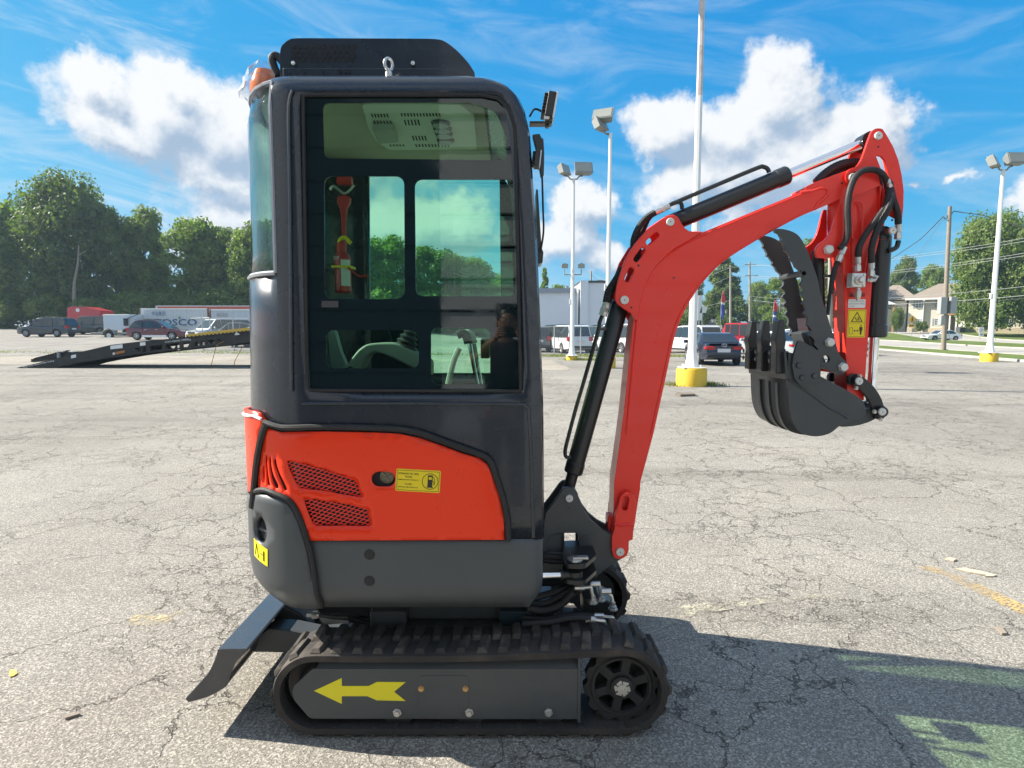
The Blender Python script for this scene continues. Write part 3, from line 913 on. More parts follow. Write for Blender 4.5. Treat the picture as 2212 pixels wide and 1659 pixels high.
def light_pole(px, basey, topy, label, heads, r0=.11, base_r=.39, base_h=.55, low_heads=None, rusty=False, Y=None, fixy=None):
    b = gnd(px, basey) if Y is None else Vector(((px - PX0) / F * Y, Y, 0))
    top = at(px, topy, b.y).z
    t = thing('light_pole', label, 'light pole', b, 'white lot light poles')
    m = MB(); m.lathe([(0, -.1), (base_r, -.1), (base_r, base_h - .05), (base_r - .03, base_h), (0, base_h)], b, n=28)
    m.build('base', M_yellow_conc, t, smooth=40)
    m = MB()
    m.lathe([(r0 * 1.9, base_h), (r0 * 1.9, base_h + .02), (r0 * 1.65, base_h + .03), (r0 * 1.12, base_h + .42), (r0, base_h + .5), (r0 * .62, top), (0, top)], b, n=8)
    m.build('pole', M_white, t, smooth=25)
    m = MB()
    for k in range(4):
        a = PI / 4 + k * PI / 2
        m.cyl(b + Vector((r0 * 2.2 * math.cos(a), r0 * 2.2 * math.sin(a), base_h - .01)), b + Vector((r0 * 2.2 * math.cos(a), r0 * 2.2 * math.sin(a), base_h + .09)), .03, n=6)
    m.box((b.x - r0 * 2.6, b.y - r0 * 2.6, base_h), (b.x + r0 * 2.6, b.y + r0 * 2.6, base_h + .025))
    m.build('base_plate', M_white, t, bevel=.006)
    m = MB(); m.box((b.x - r0 - .05, b.y - .05, base_h + 2.6), (b.x - r0 * .5, b.y + .05, base_h + 2.85)); m.build('access_cover', M_white, t, bevel=.01)
    if rusty:
        m = MB(); m.lathe([(r0 * .79, 5.6), (r0 * .705, 8.2), (r0 * .635, top + .003), (0, top + .003)], b, n=8)
        m.build('worn_section', M_rust, t, smooth=25)
    for hx, hz, yaw, tilt, s in heads:
        c = (b.x + hx, b.y - .05, top + hz)
        q = head(None, c, yaw, tilt, s, t)
        m = MB()
        sg = 1 if hx >= 0 else -1
        m.tube([(b.x, b.y, top - .02), (b.x + sg * .16, b.y, top - .02), (b.x + sg * .27, b.y, top + .10), (q.x + 0, q.y + .1, q.z + .02)], .035, n=8)
        m.build('bracket', M_galv, t)
    for hx, hz, s in (low_heads or []):
        zz = at(px, hz, b.y).z
        head(None, (b.x + hx, b.y - .1, zz), R(12 if hx < 0 else -12), R(12), s, t)
        m = MB(); m.tube([(b.x, b.y, zz - .42), (b.x + hx, b.y - .05, zz - .42), (b.x + hx, b.y - .05, zz - .15)], .03, n=6, smooth=False)
        m.build('bracket', M_galv, t)
    return t
light_pole(1493, 833, -24, 'nearest white light pole in a thick yellow concrete base with flaking upper shaft', [(-.55, .15, R(160), R(25), 1.0), (.55, .15, R(200), R(25), 1.0)], .115, .40, .48, rusty=True)
light_pole(1235.5, 778, 386, 'white light pole on a flat yellow base with two small lamps halfway up', [(-.50, .38, R(55), R(-18), 1.05), (.45, .42, R(6), R(-20), 1.25)], .11, .30, .22, low_heads=[(-.42, 575, .46), (.42, 575, .46)])
light_pole(1311, 795, 288, 'white light pole behind the boom with two stacked tilted lamps', [(-.28, .60, R(-22), R(-32), 1.1), (-.42, .28, R(50), R(-24), .95)], .10, .34, .45)
light_pole(2136, 781, 366, 'white light pole on a yellow base at the right by the street', [(-.55, .30, R(40), R(-22), 1.1), (.42, .42, R(2), R(-20), 1.2)], .12, .36, .42)

# ================================================================== utility poles and wires
M_wood = paint('weathered pole wood', (.26, .22, .175), .9, var=.25, scale=5, bump=.4, bscale=30)
M_wood_grey = paint('grey pole wood', (.33, .30, .26), .9, var=.2, scale=5)
M_wire = paint('black cable', (.05, .05, .055), .6)
M_wire_al = paint('aluminium cable', (.36, .38, .38), .5, .3)
M_grey_metal = paint('grey painted metal', (.36, .37, .37), .5, .2)
def upole(px, basey, px_top, topy, Y, label, r=.15, arms=(), mat=M_wood_grey):
    bz = at(px, basey, Y); tp = at(px_top, topy, Y)
    t = thing('utility_pole', label, 'utility pole', (bz.x, Y, bz.z - .1), 'utility poles')
    m = MB(); m.cyl((bz.x, Y, bz.z - .3), tp, r, r * .72, 12); m.build('pole', mat, t)
    for ay, w, dx in arms:
        q = at(px_top, ay, Y)
        m = MB(); m.box((q.x - w + dx, Y - r - .12, q.z - .06), (q.x + w + dx, Y - r, q.z + .06)); a = m.build('crossarm', mat, t)
        m = MB()
        for k in (-.9, -.4, .4, .9): m.cyl((q.x + dx + w * k, Y - r - .06, q.z + .06), (q.x + dx + w * k, Y - r - .06, q.z + .2), .035, n=6)
        m.build('insulator', M_grey_metal, a)
    return t
pr = upole(2038, 758, 2052, 446, 43, 'leaning wooden utility pole with a grey box on the grass verge', .17, mat=M_wood)
q = at(2041, 660, 43)
m = MB(); m.box((q.x - .62, 42.55, q.z - .65), (q.x - .16, 42.95, q.z + .60)); m.build('equipment_box', M_grey_metal, pr, bevel=.03)
m = MB(); m.box((q.x + .15, 42.6, q.z - .60), (q.x + .62, 42.95, q.z + .62)); m.build('equipment_box', M_grey_metal, pr, bevel=.03)
m = MB(); m.box((q.x - .5, 42.6, q.z - 1.45), (q.x - .17, 42.9, q.z - .75)); m.build('equipment_box', M_grey_metal, pr, bevel=.03)
upole(1578, 698, 1578, 573, 98, 'grey utility pole left of the two behind the red pickup', .20, [(578, .9, -.6)])
upole(1620, 698, 1619.5, 566, 98, 'grey utility pole with two crossarms beside the balcony house', .20, [(572, 1.0, 0), (596, 1.1, .2)])
upole(1277, 648, 1277, 586, 96, 'short dark utility pole above the white building', .16)
upole(1294, 648, 1294.5, 604, 104, 'thin utility pole right of the short dark one above the white building', .13, [(606, .5, .2)])
upole(1793, 700, 1794, 462, 60, 'weathered grey pole top showing beside the red digger stick', .24)
def wire(pts, mat, r, label, sag=.02):
    m = MB(); P = []
    for (a, Ya), (b, Yb) in zip(pts[:-1], pts[1:]):
        A = at(*a, Ya); B = at(*b, Yb); L = (B - A).length
        for k in range(8):
            t = k / 8; q = A.lerp(B, t); q.z -= sag * L * 4 * t * (1 - t); P.append(q)
    P.append(at(*pts[-1][0], pts[-1][1]))
    m.tube(P, r, n=5, smooth=False)
    return tag(m.build('power_line', mat, origin=P[0]), label, 'power line', 'overhead wires')
wire([((1619, 572), 98), ((2340, 492), 46)], M_wire_al, 0.020, 'topmost of the pale wires crossing the maple')
wire([((1621, 573), 97), ((2340, 500), 46)], M_wire_al, 0.020, 'second pale wire from the top crossing the maple')
wire([((1620, 596), 98), ((2340, 526), 46)], M_wire_al, 0.020, 'pale wire across the middle of the maple, upper of two')
wire([((1622, 600), 97), ((2340, 532), 46)], M_wire_al, 0.020, 'pale wire across the middle of the maple, lower of two')
wire([((1620, 640), 98), ((2340, 604), 46)], M_wire_al, 0.019, 'pale wire crossing the apartment house roof')
wire([((1620, 648), 98), ((2340, 626), 46)], M_wire_al, 0.023, 'thick pale wire crossing the upper apartment windows')
wire([((1620, 651), 98), ((2340, 633), 46)], M_wire, .022, 'dark wire just under the thick pale one at the apartment windows')
wire([((1300, 660), 130), ((1578, 578), 98), ((1619, 573), 98)], M_wire_al, 0.022, 'top wire between the two grey poles and the boom')
wire([((1300, 700), 130), ((1578, 597), 98), ((1619, 596), 98)], M_wire_al, 0.022, 'middle wire between the two grey poles and the boom')
wire([((1300, 668), 130), ((1578, 632), 98), ((1619, 630), 98), ((1712, 634), 98)], M_wire, .026, 'dark cable low between the two grey poles')
wire([((1300, 690), 130), ((1578, 649), 98), ((1619, 648), 98)], M_wire_al, 0.022, 'lowest pale cable between the two grey poles')
wire([((2052, 457), 43), ((2043, 474), 43), ((2037, 468), 43), ((1988, 517), 50), ((1915, 565), 60)], M_wire, .03, 'black cable drooping left from the leaning wooden pole', .004)
wire([((2048, 456), 43), ((1975, 565), 50), ((1926, 640), 56)], M_grey_metal, .014, 'thin guy wire running down left from the leaning wooden pole', 0)
wire([((2053, 466), 43), ((2060, 456), 43), ((2120, 464), 42), ((2240, 500), 40)], M_wire, .03, 'black cable leaving the wooden pole to the right', .004)
wire([((1277, 588), 96), ((1325, 615), 90), ((1420, 640), 85)], M_wire_al, 0.016, 'thin wire sloping down from the short pole to the boom')
wire([((1277, 592), 96), ((1294, 606), 104), ((1400, 640), 90)], M_wire, .022, 'thin dark wire between the two short poles')

# ================================================================== buildings
M_siding = paint('cream lap siding', (.62, .58, .50), .75, var=.05, scale=2)
M_siding_w = paint('white painted wall', (.68, .71, .76), .75, var=.04, scale=.6, dirt=.15, dirtcol=(.5, .5, .5))
M_trim = paint('white trim', (.78, .78, .76), .6, var=.04)
M_roof = paint('brown shingle roof', (.24, .20, .165), .95, var=.22, scale=1.2, bump=.4, bscale=12)
M_dark_roof = paint('dark roof edge', (.06, .065, .08), .7)
M_fascia = paint('slate fascia', (.28, .31, .36), .7)
M_pane = paint('window glass', (.07, .09, .10), .08, 0, var=.3, scale=2, spec=.8)
M_shutter = paint('blue grey shutter', (.32, .36, .40), .7)
M_deck = paint('brown balcony wood', (.42, .22, .09), .8, var=.2)
M_stone = paint('tan stone base', (.50, .43, .31), .85, var=.2, scale=5)
M_siding_shade = paint('shade-greyed siding', (.45, .45, .44), .8, var=.06)  # cream siding greyed: the side wall's shade is put into its colour

def window(parent, x, y, z, w, hh, shutters=True, cols=2, rows=3):
    """window on a wall facing -Y, lower left corner at x,z"""
    f = MB()
    t = .09
    f.box((x - t, y - .06, z - t), (x + w + t, y + .02, z)); f.box((x - t, y - .06, z + hh), (x + w + t, y + .02, z + hh + t))
    f.box((x - t, y - .06, z), (x, y + .02, z + hh)); f.box((x + w, y - .06, z), (x + w + t, y + .02, z + hh))
    f.box((x + w / 2 - .05, y - .05, z), (x + w / 2 + .05, y + .02, z + hh))
    fr = f.build('window', M_trim, parent)
    for s in range(2):
        x0 = x + s * (w / 2 + .05); x1 = x0 + w / 2 - .05
        g_ = MB(); g_.box((x0, y - .015, z), (x1, y + .01, z + hh)); g_.build('pane', M_pane, fr)
        b = MB()
        for k in range(1, cols): b.box((x0 + (x1 - x0) * k / cols - .02, y - .035, z), (x0 + (x1 - x0) * k / cols + .02, y - .017, z + hh))
        for k in range(1, rows): b.box((x0, y - .034, z + hh * k / rows - .02), (x1, y - .018, z + hh * k / rows + .02))
        b.build('glazing_bar', M_trim, fr)
    if shutters:
        for sx_ in (x - t - .42, x + w + t + .02):
            s_ = MB(); s_.box((sx_, y - .05, z - .05), (sx_ + .4, y + .01, z + hh + .05))
            for k in range(9): s_.box((sx_ + .04, y - .065, z + hh * k / 9), (sx_ + .36, y - .05, z + hh * k / 9 + .08))
            s_.build('shutter', M_shutter, parent)
def hip(x0, x1, y0, y1, z0, z1, inl, inr, ov=.5):
    """hip or gable roof; inl/inr = how far the ridge stops short of the ends"""
    m = MB(); ym = (y0 + y1) / 2
    e = [(x0 - ov, y0 - ov, z0), (x1 + ov, y0 - ov, z0), (x1 + ov, y1 + ov, z0), (x0 - ov, y1 + ov, z0), (x0 + inl, ym, z1), (x1 - inr, ym, z1)]
    m.add(e, [(0, 1, 5, 4), (1, 2, 5), (2, 3, 4, 5), (3, 0, 4), (3, 2, 1, 0)])
    return m
# --- apartment house on the right
Y0 = 101.0
def X(px, Y=Y0): return (px - PX0) / F * Y
def Z(py, Y=Y0): return at(PX0, py, Y).z
zb = 1.3
ap = thing('apartment_house', 'cream two-storey apartment house with brown hip roof across the street at right', 'house', (X(2040), Y0, zb))
xl, xr = X(1953), X(2031)
ze, zr_ = Z(643), Z(615)
m = MB(); m.box((xl, Y0, zb), (xr, Y0 + 11, ze)); m.build('wall', M_siding, ap)
m = MB(); m.box((X(2031) + .02, Y0 + 2.6, zb), (X(2065) - .02, Y0 + 11, ze - .02)); m.build('recessed_wall', M_siding, ap)
m = MB(); m.box((X(2065), Y0 - .6, zb), (X(2290), Y0 + 11, ze - .01)); m.build('wall', M_siding, ap)
m = MB(); m.box((xl - .06, Y0 - .12, zb - .4), (xr + .05, Y0, zb + .75)); m.box((X(2065) - .05, Y0 - .72, zb - .4), (X(2290), Y0 - .6, zb + .72)); m.build('stone_base', M_stone, ap)
rf = hip(xl, X(2290), Y0 - .3, Y0 + 11, ze, zr_ + .6, 5.0, 4, .6).build('roof', M_roof, ap, smooth=0)
m = MB(); m.box((xl - .65, Y0 - .98, ze - .28), (X(2290), Y0 - .9, ze + .02)); m.box((xl - .68, Y0 - .9, ze - .28), (xl - .6, Y0 + 11, ze + .02)); m.build('gutter', M_trim, ap)
m = MB(); m.box((X(1986.5), Y0 - .5, zb), (X(1988), Y0 - .02, ze - .28)); m.box((X(1984.5), Y0 - .9, ze - .5), (X(1990), Y0 - .02, ze - .28)); m.build('downpipe', M_trim, ap)
for a, b, zt, zl in ((1969.5, 1981.0, 649, 663.5), (2018, 2029.5, 647.5, 662.5), (2014.5, 2026.5, 688, 702), (1971, 1980, 688, 701)):
    window(ap, X(a), Y0, Z(zl), X(b) - X(a), Z(zt) - Z(zl))
window(ap, X(2100), Y0 - .6, Z(704, Y0), X(2117) - X(2100), Z(688) - Z(704), rows=2)
window(ap, X(2150), Y0 - .6, Z(704, Y0), X(2166) - X(2150), Z(688) - Z(704), rows=2)
# balcony
zf = Z(677)
bl = MB(); bl.box((X(2032), Y0 - .5, zf - .3), (X(2066), Y0 + 2.6, zf)); ap.rotation_euler.z = R(-38); ap.scale.x = .80; bf = bl.build('balcony', M_deck, ap)
bl = MB(); bl.box((X(2032), Y0 - .5, zf + .95), (X(2064), Y0 - .4, zf + 1.05)); bl.box((X(2032), Y0 - .48, zf + .1), (X(2064), Y0 - .42, zf + .16)); bl.build('rail', M_deck, bf)
for k in range(17):
    xx = X(2032.5) + (X(2063.5) - X(2032.5)) * k / 16
    bl = MB(); bl.box((xx - .03, Y0 - .47, zf + .1), (xx + .03, Y0 - .43, zf + .95)); bl.build('baluster', M_deck, bf)
for px in (2034, 2046, 2060):
    bl = MB(); bl.box((X(px) - .14, Y0 - .45, zb), (X(px) + .14, Y0 - .2, zf - .3)); bl.build('post', M_trim if px > 2040 else M_deck, ap)
m = MB(); m.box((X(2067), Y0 - .66, zb + .1), (X(2078), Y0 - .6, Z(696))); m.build('door', M_trim, ap)
# --- neighbour wing to its left with its gable end
Y0b = 108.0
nb = thing('apartment_wing', 'shaded neighbour house with dark roof left of the apartment house', 'house', (X(1930, Y0b), Y0b, zb))
m = MB(); m.box((X(1880, Y0b), Y0b, zb - .2), (X(1952, Y0b), Y0b + 10, Z(650, Y0b))); m.build('wall', M_siding, nb)
hip(X(1880, Y0b), X(1972, Y0b), Y0b - .5, Y0b + 10, Z(648, Y0b), Z(612, Y0b), 3, 3.5, .6).build('roof', M_roof, nb, smooth=0)
m = MB()
gx, gy = X(1929, Y0b - 4), Y0b - 5
m.add([(gx - 3.4, gy, Z(655)), (gx + 3.0, gy, Z(655)), (gx - .2, gy, Z(640)), (gx - 3.4, gy + 6, Z(655)), (gx + 3.0, gy + 6, Z(655)), (gx - .2, gy + 6, Z(640))],
      [(0, 1, 2), (0, 2, 5, 3), (1, 4, 5, 2)]); m.build('porch_roof', M_trim, nb, smooth=0)
m = MB(); m.box((gx - 2.8, gy + .3, zb - .3), (gx - 2.5, gy + .6, Z(655))); m.box((gx + 2.3, gy + .3, zb - .3), (gx + 2.6, gy + .6, Z(655))); m.build('porch_post', M_deck, nb); nb.rotation_euler.z = R(-36); nb.scale.x = .82
window(nb, X(1899, Y0b), Y0b, Z(668, Y0b), 1.8, 1.5)
# --- house with balcony in the middle distance
Y0 = 132.0
zb = tz(X(1660), Y0)
mh = thing('balcony_house', 'cream house with gable and small brown balcony behind the parked cars', 'house', (X(1650), Y0, zb))
ze = Z(654)
m = MB(); m.box((X(1597), Y0 + 3, zb - .5), (X(1622), Y0 + 12, Z(660))); m.build('side_wall', M_siding_shade, mh)
m = MB(); m.box((X(1622), Y0, zb - .5), (X(1642), Y0 + 12, ze)); m.add([(X(1622), Y0, ze), (X(1643), Y0, ze), (X(1624), Y0, Z(643)), (X(1622), Y0 + 12, ze), (X(1643), Y0 + 12, ze), (X(1624), Y0 + 12, Z(643))], [(0, 1, 2), (3, 5, 4)]); m.build('gable_wall', M_siding, mh, smooth=0)
m = MB(); m.box((X(1644.5), Y0 - 1, zb - .5), (X(1712), Y0 + 12, Z(652))); m.build('wall', M_siding, mh)
hip(X(1600), X(1724), Y0, Y0 + 13, Z(655), Z(634), 4, 5, .7).build('roof', M_roof, mh, smooth=0)
zf = Z(677)
bl = MB(); bl.box((X(1625), Y0 - 1.9, zf - .3), (X(1643.5), Y0, zf)); mh.rotation_euler.z = R(-28); mh.scale.x = .89; bf = bl.build('balcony', M_deck, mh)
bl = MB(); bl.box((X(1625), Y0 - 1.9, zf + .95), (X(1643), Y0 - 1.8, zf + 1.08)); bl.build('rail', M_deck, bf)
for k in range(9):
    xx = X(1625.3) + (X(1642.6) - X(1625.3)) * k / 8
    bl = MB(); bl.box((xx - .04, Y0 - 1.88, zf), (xx + .04, Y0 - 1.82, zf + .95)); bl.build('baluster', M_deck, bf)
m = MB(); m.box((X(1630), Y0 - .05, zf), (X(1639), Y0 - .005, zf + 2.2)); m.build('door', M_pane, mh)
window(mh, X(1652), Y0 - 1, Z(668), 1.5, 1.7, True, 1, 2); window(mh, X(1652), Y0 - 1, Z(696), 1.5, 1.7, True, 1, 2)
window(mh, X(1686), Y0 - 1, Z(696), 2.2, 1.7, True, 1, 2)
window(mh, X(1600), Y0 + 3, Z(668), 1.5, 1.5, False, 1, 2); window(mh, X(1600), Y0 + 3, Z(694), 1.5, 1.5, False, 1, 2)
# --- low white commercial building
Y0 = 76.0
wb = thing('commercial_building', 'low flat-roofed white building with dark coping behind the fenced cars', 'building', (X(1250), Y0, 0))
m = MB(); m.box((X(1216), Y0, -.2), (X(1345), Y0 + 20, Z(637))); m.build('wall', M_siding_w, wb)
m = MB(); m.box((X(1215.5), Y0 - .15, Z(637)), (X(1345), Y0 + 20, Z(633.5))); m.build('coping', M_dark_roof, wb)
m = MB(); m.box((X(1215.5), Y0 - .4, -.2), (X(1228), Y0 - .02, Z(634))); m.build('corner_pier', M_siding_w, wb)
m = MB(); m.box((X(1100), Y0 + .6, -.2), (X(1214), Y0 + 20, Z(653))); m.build('wing_wall', M_siding_w, wb)
m = MB(); m.box((X(1100), Y0 + .3, Z(653)), (X(1214.5), Y0 + 20, Z(645.5))); m.build('fascia', M_fascia, wb)
m = MB(); m.box((X(1100), Y0 + 6, Z(645.5)), (X(1196), Y0 + 16, Z(634, Y0 + 6))); m.build('roof_unit', M_dark_roof, wb)
m = MB(); m.box((X(1199), Y0 + 5, Z(645.5)), (X(1203), Y0 + 7, Z(637))); m.box((X(1206), Y0 + 5, Z(645.5)), (X(1213), Y0 + 8, Z(638))); m.build('roof_vent', M_galv, wb)
m = MB(); m.cyl((X(1212), Y0 + .2, 0), (X(1212), Y0 + .2, Z(645.5)), .12, n=8); m.build('downpipe', M_trim, wb)
for k in range(1, 4):
    m = MB(); xx = X(1228 + k * 30); m.box((xx - .025, Y0 - .03, -.2), (xx + .025, Y0 - .004, Z(637))); m.build('wall_joint', M_fascia, wb)

# ================================================================== signs and flags
M_sign_w = paint('white sign', (.78, .78, .76), .5, var=.04)
M_sign_y = paint('amber sign', (.80, .42, .02), .45, var=.04)
M_black = paint('black print', (.02, .02, .02), .5, var=.05)
M_blue = paint('flag blue', (.05, .09, .38), .7); M_red_f = paint('flag red', (.70, .05, .06), .7)
Ys = 88.0
b = at(1968.5, 729, Ys)
ps = thing('crossing_sign', 'amber diamond pedestrian crossing sign on a post on the far lawn', 'road sign', b)
m = MB(); m.cyl((b.x, Ys, tz(b.x, Ys) - .2), (b.x, Ys, at(1969, 683, Ys).z), .04, n=8); m.build('post', M_grey_metal, ps)
c = at(1970, 690, Ys); s = .62
m = MB(); m.prism([fillet([(c.x, c.z - s), (c.x + s, c.z), (c.x, c.z + s), (c.x - s, c.z)], .08)], lambda p: (p[0], Ys - .08, p[1]), lambda p: (p[0], Ys - .05, p[1])); sg = m.build('sign_plate', M_sign_y, ps)
m = MB(); k = .33
fig = [(-.10, .9), (.10, .9), (.16, .2), (.55, -.05), (.5, -.2), (.1, .0), (.1, -.2), (.45, -.9), (.2, -1), (-.08, -.5), (-.4, -1), (-.62, -.9), (-.22, -.3), (-.2, .2), (-.45, -.1), (-.58, 0), (-.25, .45)]
m.prism([[(c.x - p[0] * k, c.z + p[1] * k - .04) for p in fig][::-1]], lambda p: (p[0], Ys - .088, p[1]), lambda p: (p[0], Ys - .082, p[1]))
m.prism([circ(c.x, c.z + k * 1.0, .075, 10)], lambda p: (p[0], Ys - .088, p[1]), lambda p: (p[0], Ys - .082, p[1])); m.build('walker_symbol', M_black, sg)
m = MB(); m.box((c.x - .5, Ys - .08, c.z - 1.22), (c.x + .42, Ys - .05, c.z - .74)); s2 = m.build('sign_plate', M_sign_y, ps, bevel=.03)
m = MB(); m.prism([[(c.x - .32, c.z - .92), (c.x - .18, c.z - .82), (c.x - .18, c.z - .88), (c.x + .26, c.z - .88), (c.x + .26, c.z - 1.02), (c.x - .18, c.z - 1.02), (c.x - .18, c.z - 1.10), (c.x - .32, c.z - .98)]], lambda p: (p[0], Ys - .088, p[1]), lambda p: (p[0], Ys - .082, p[1])); m.build('arrow_symbol', M_black, s2)
Ys = 84.0
b = at(2116, 736, Ys)
ls = thing('lawn_sign', 'white two-panel sign board on the right lawn under the maple', 'sign', (b.x, Ys, tz(b.x, Ys)))
m = MB(); m.box((b.x - .04, Ys, tz(b.x, Ys) - .2), (b.x + .04, Ys + .06, at(2116, 707, Ys).z)); m.build('post', M_grey_metal, ls)
for y0_, y1_, tw in ((707, 718.5, 12), (719.5, 726, 10.5)):
    a0 = at(2119.5 - tw / 2, y1_, Ys); a1 = at(2119.5 + tw / 2, y0_, Ys)
    m = MB(); m.box((a0.x, Ys - .05, a0.z), (a1.x, Ys, a1.z)); sp_ = m.build('panel', M_sign_w, ls, bevel=.02)
    m = MB()
    for k in range(3):
        zz = a0.z + (a1.z - a0.z) * (.25 + .2 * k); m.box((a0.x + .12, Ys - .058, zz), (a1.x - .12, Ys - .052, zz + .07))
    m.build('print_line', M_grey_metal, sp_)
Ys = 62.0
for (px, yb, yt, lab) in ((1510.5, 700, 638, 'tall white sign board just right of the near light pole'), (1517, 702, 663, 'small tilted white sign right of the tall sign board')):
    b = at(px, yb, Ys)
    ls = thing('sign_board', lab, 'sign', (b.x, Ys, tz(b.x, Ys)))
    m = MB(); m.box((b.x - .05, Ys, tz(b.x, Ys) - .2), (b.x + .05, Ys + .08, at(px, yt, Ys).z)); m.build('post', M_grey_metal, ls)
    w_ = .22 if yt < 650 else .33
    a1 = at(px, yt, Ys); a0 = at(px, yt + (54 if yt < 650 else 13), Ys)
    m = MB(); m.prism([[(b.x - w_, a0.z), (b.x + w_, a0.z), (b.x + w_ + (.0 if w_ < .3 else .18), a1.z), (b.x - w_ + (.0 if w_ < .3 else .18), a1.z)]], lambda p: (p[0], Ys - .06, p[1]), lambda p: (p[0], Ys - .01, p[1])); m.build('panel', M_sign_w, ls)
def flag(px, yb, yt, Y, label, bands):
    b = at(px, yb, Y); t_ = at(px, yt, Y)
    f = thing('feather_flag', label, 'flag', (b.x, Y, tz(b.x, Y)), 'feather flags by the street')
    H = t_.z - b.z
    m = MB(); m.tube([(b.x - .3, Y, tz(b.x, Y)), (b.x - .32, Y, b.z + H * .5), (b.x - .18, Y, b.z + H * .9), (b.x + .15, Y, t_.z)], .025, n=6); m.build('pole', M_grey_metal, f)
    n = 20
    for c0, c1_, mt in bands:
        m = MB(); vs = []
        for k in range(n + 1):
            t = c0 + (c1_ - c0) * k / n
            w = .36 * min(1, (1 - t) * 4.5 + .12)
            for u in range(5):
                vs.append((b.x - .29 + .28 * max(0, t - .55) ** 2 * 2 + w * u / 4 * 1.1, Y + .10 * math.sin(u * 1.6 + t * 7), b.z + H * (.12 + .88 * t) - .12 * u / 4))
        m.add(vs, [(i * 5 + j, i * 5 + j + 1, (i + 1) * 5 + j + 1, (i + 1) * 5 + j) for i in range(n) for j in range(4)])
        m.build('flag_cloth', mt, f, smooth=180, solid=.01)
flag(1562, 696, 628, 70, 'red and blue feather flag left of the grey utility poles', [(.0, .52, M_blue), (.52, .60, M_sign_w), (.60, 1.0, M_red_f)])
flag(1675, 700, 648, 66, 'red, white and blue feather flag beside the light green tree', [(.0, .22, M_blue), (.22, .30, M_sign_w), (.30, .50, M_blue), (.50, 1.0, M_red_f)])
# air conditioners by the apartment wall
for px, w_, lab in ((2074, .9, 'dark air conditioner unit left of the grey one at the apartment wall'), (2087, 1.1, 'grey air conditioner unit at the apartment wall')):
    Yk = 98.6; b = at(px, 717, Yk); z0 = tz(b.x, Yk)
    ac = thing('air_conditioner', lab, 'air conditioner', (b.x, Yk, z0))
    m = MB(); m.box((b.x - w_ / 2, Yk - .5, z0), (b.x + w_ / 2, Yk + .5, z0 + .95)); m.build('case', M_grey_metal if px > 2080 else M_dark_roof, ac, bevel=.05)
    m = MB(); m.lathe([(.38, 0), (.38, .05), (.30, .06), (.05, .06)], (b.x, Yk, z0 + .95), n=16)
    for k in range(6): m.box((b.x - w_ / 2 + .05, Yk - .52, z0 + .12 + k * .13), (b.x + w_ / 2 - .05, Yk - .5, z0 + .17 + k * .13))
    m.build('grille', M_dark_roof, ac)
# ================================================================== vehicles
M_tyre = paint('tyre rubber', (.022, .022, .024), .85, var=.2)
M_rim = paint('alloy rim', (.62, .62, .62), .3, .7, var=.05)
M_rim_dark = paint('dark grey rim', (.30, .30, .31), .35, .7, var=.05)
M_cglass = paint('car glass', (.025, .032, .036), .05, 0, var=.2, scale=1, spec=.9)
M_trim_b = paint('black car trim', (.02, .02, .022), .6, var=.1)
M_tail = paint('red tail light', (.45, .015, .02), .15, 0, var=.2)
M_headl = paint('clear head light', (.72, .74, .75), .1, .2, var=.1)
M_plate_w = paint('licence plate', (.65, .66, .68), .5)
M_chrome_c = paint('bright trim', (.75, .75, .76), .2, .9, var=.04)
KIND = {
 'sedan': dict(low=[(0, .36), (.0, .60), (.012, .86), (.03, .93), (.17, .97), (.30, .93), (.70, .90), (.80, .86), (.93, .74), (.985, .62), (1, .50), (1, .30), (.97, .22)],
               gh=[(.13, .93), (.29, -.05), (.37, 0), (.50, 0), (.565, -.035), (.745, .87)], belt=.90, wheels=(.205, .80), wr=.325, pillars=(.40, .56), deckglass=True),
 'suv': dict(low=[(0, .42), (0, .70), (.008, 1.0), (.03, 1.06), (.72, 1.04), (.78, 1.02), (.93, .93), (.985, .82), (1, .68), (1, .36), (.97, .28)],
             gh=[(.015, 1.04), (.075, -.07), (.12, 0), (.52, 0), (.60, -.05), (.755, 1.02)], belt=1.04, wheels=(.195, .80), wr=.375, pillars=(.27, .48), deckglass=False),
 'crossover': dict(low=[(0, .42), (.0, .66), (.012, .98), (.04, 1.03), (.70, .97), (.78, .95), (.93, .84), (.985, .72), (1, .58), (1, .34), (.96, .25)],
             gh=[(.03, 1.0), (.14, -.10), (.24, -.01), (.40, 0), (.50, -.05), (.755, .94)], belt=.98, wheels=(.19, .80), wr=.35, pillars=(.30, .50), deckglass=False),
 'van': dict(low=[(0, .40), (0, .72), (.006, 1.0), (.02, 1.08), (.78, 1.04), (.84, 1.0), (.95, .86), (.99, .74), (1, .6), (1, .32), (.97, .24)],
             gh=[(.012, 1.06), (.055, -.07), (.10, 0), (.56, 0), (.66, -.06), (.82, 1.02)], belt=1.05, wheels=(.19, .80), wr=.345, pillars=(.32, .58), deckglass=False),
 'pickup': dict(low=[(0, .48), (0, .80), (.003, 1.10), (.02, 1.14), (.735, 1.14), (.745, 1.13), (.965, 1.08), (.985, 1.0), (1, .92), (1, .44), (.97, .40)],
             gh=[(.33, 1.12), (.345, -.05), (.36, 0), (.62, 0), (.645, -.04), (.70, 1.12)], belt=1.15, wheels=(.20, .79), wr=.41, pillars=(.46, .58), deckglass=False),
}
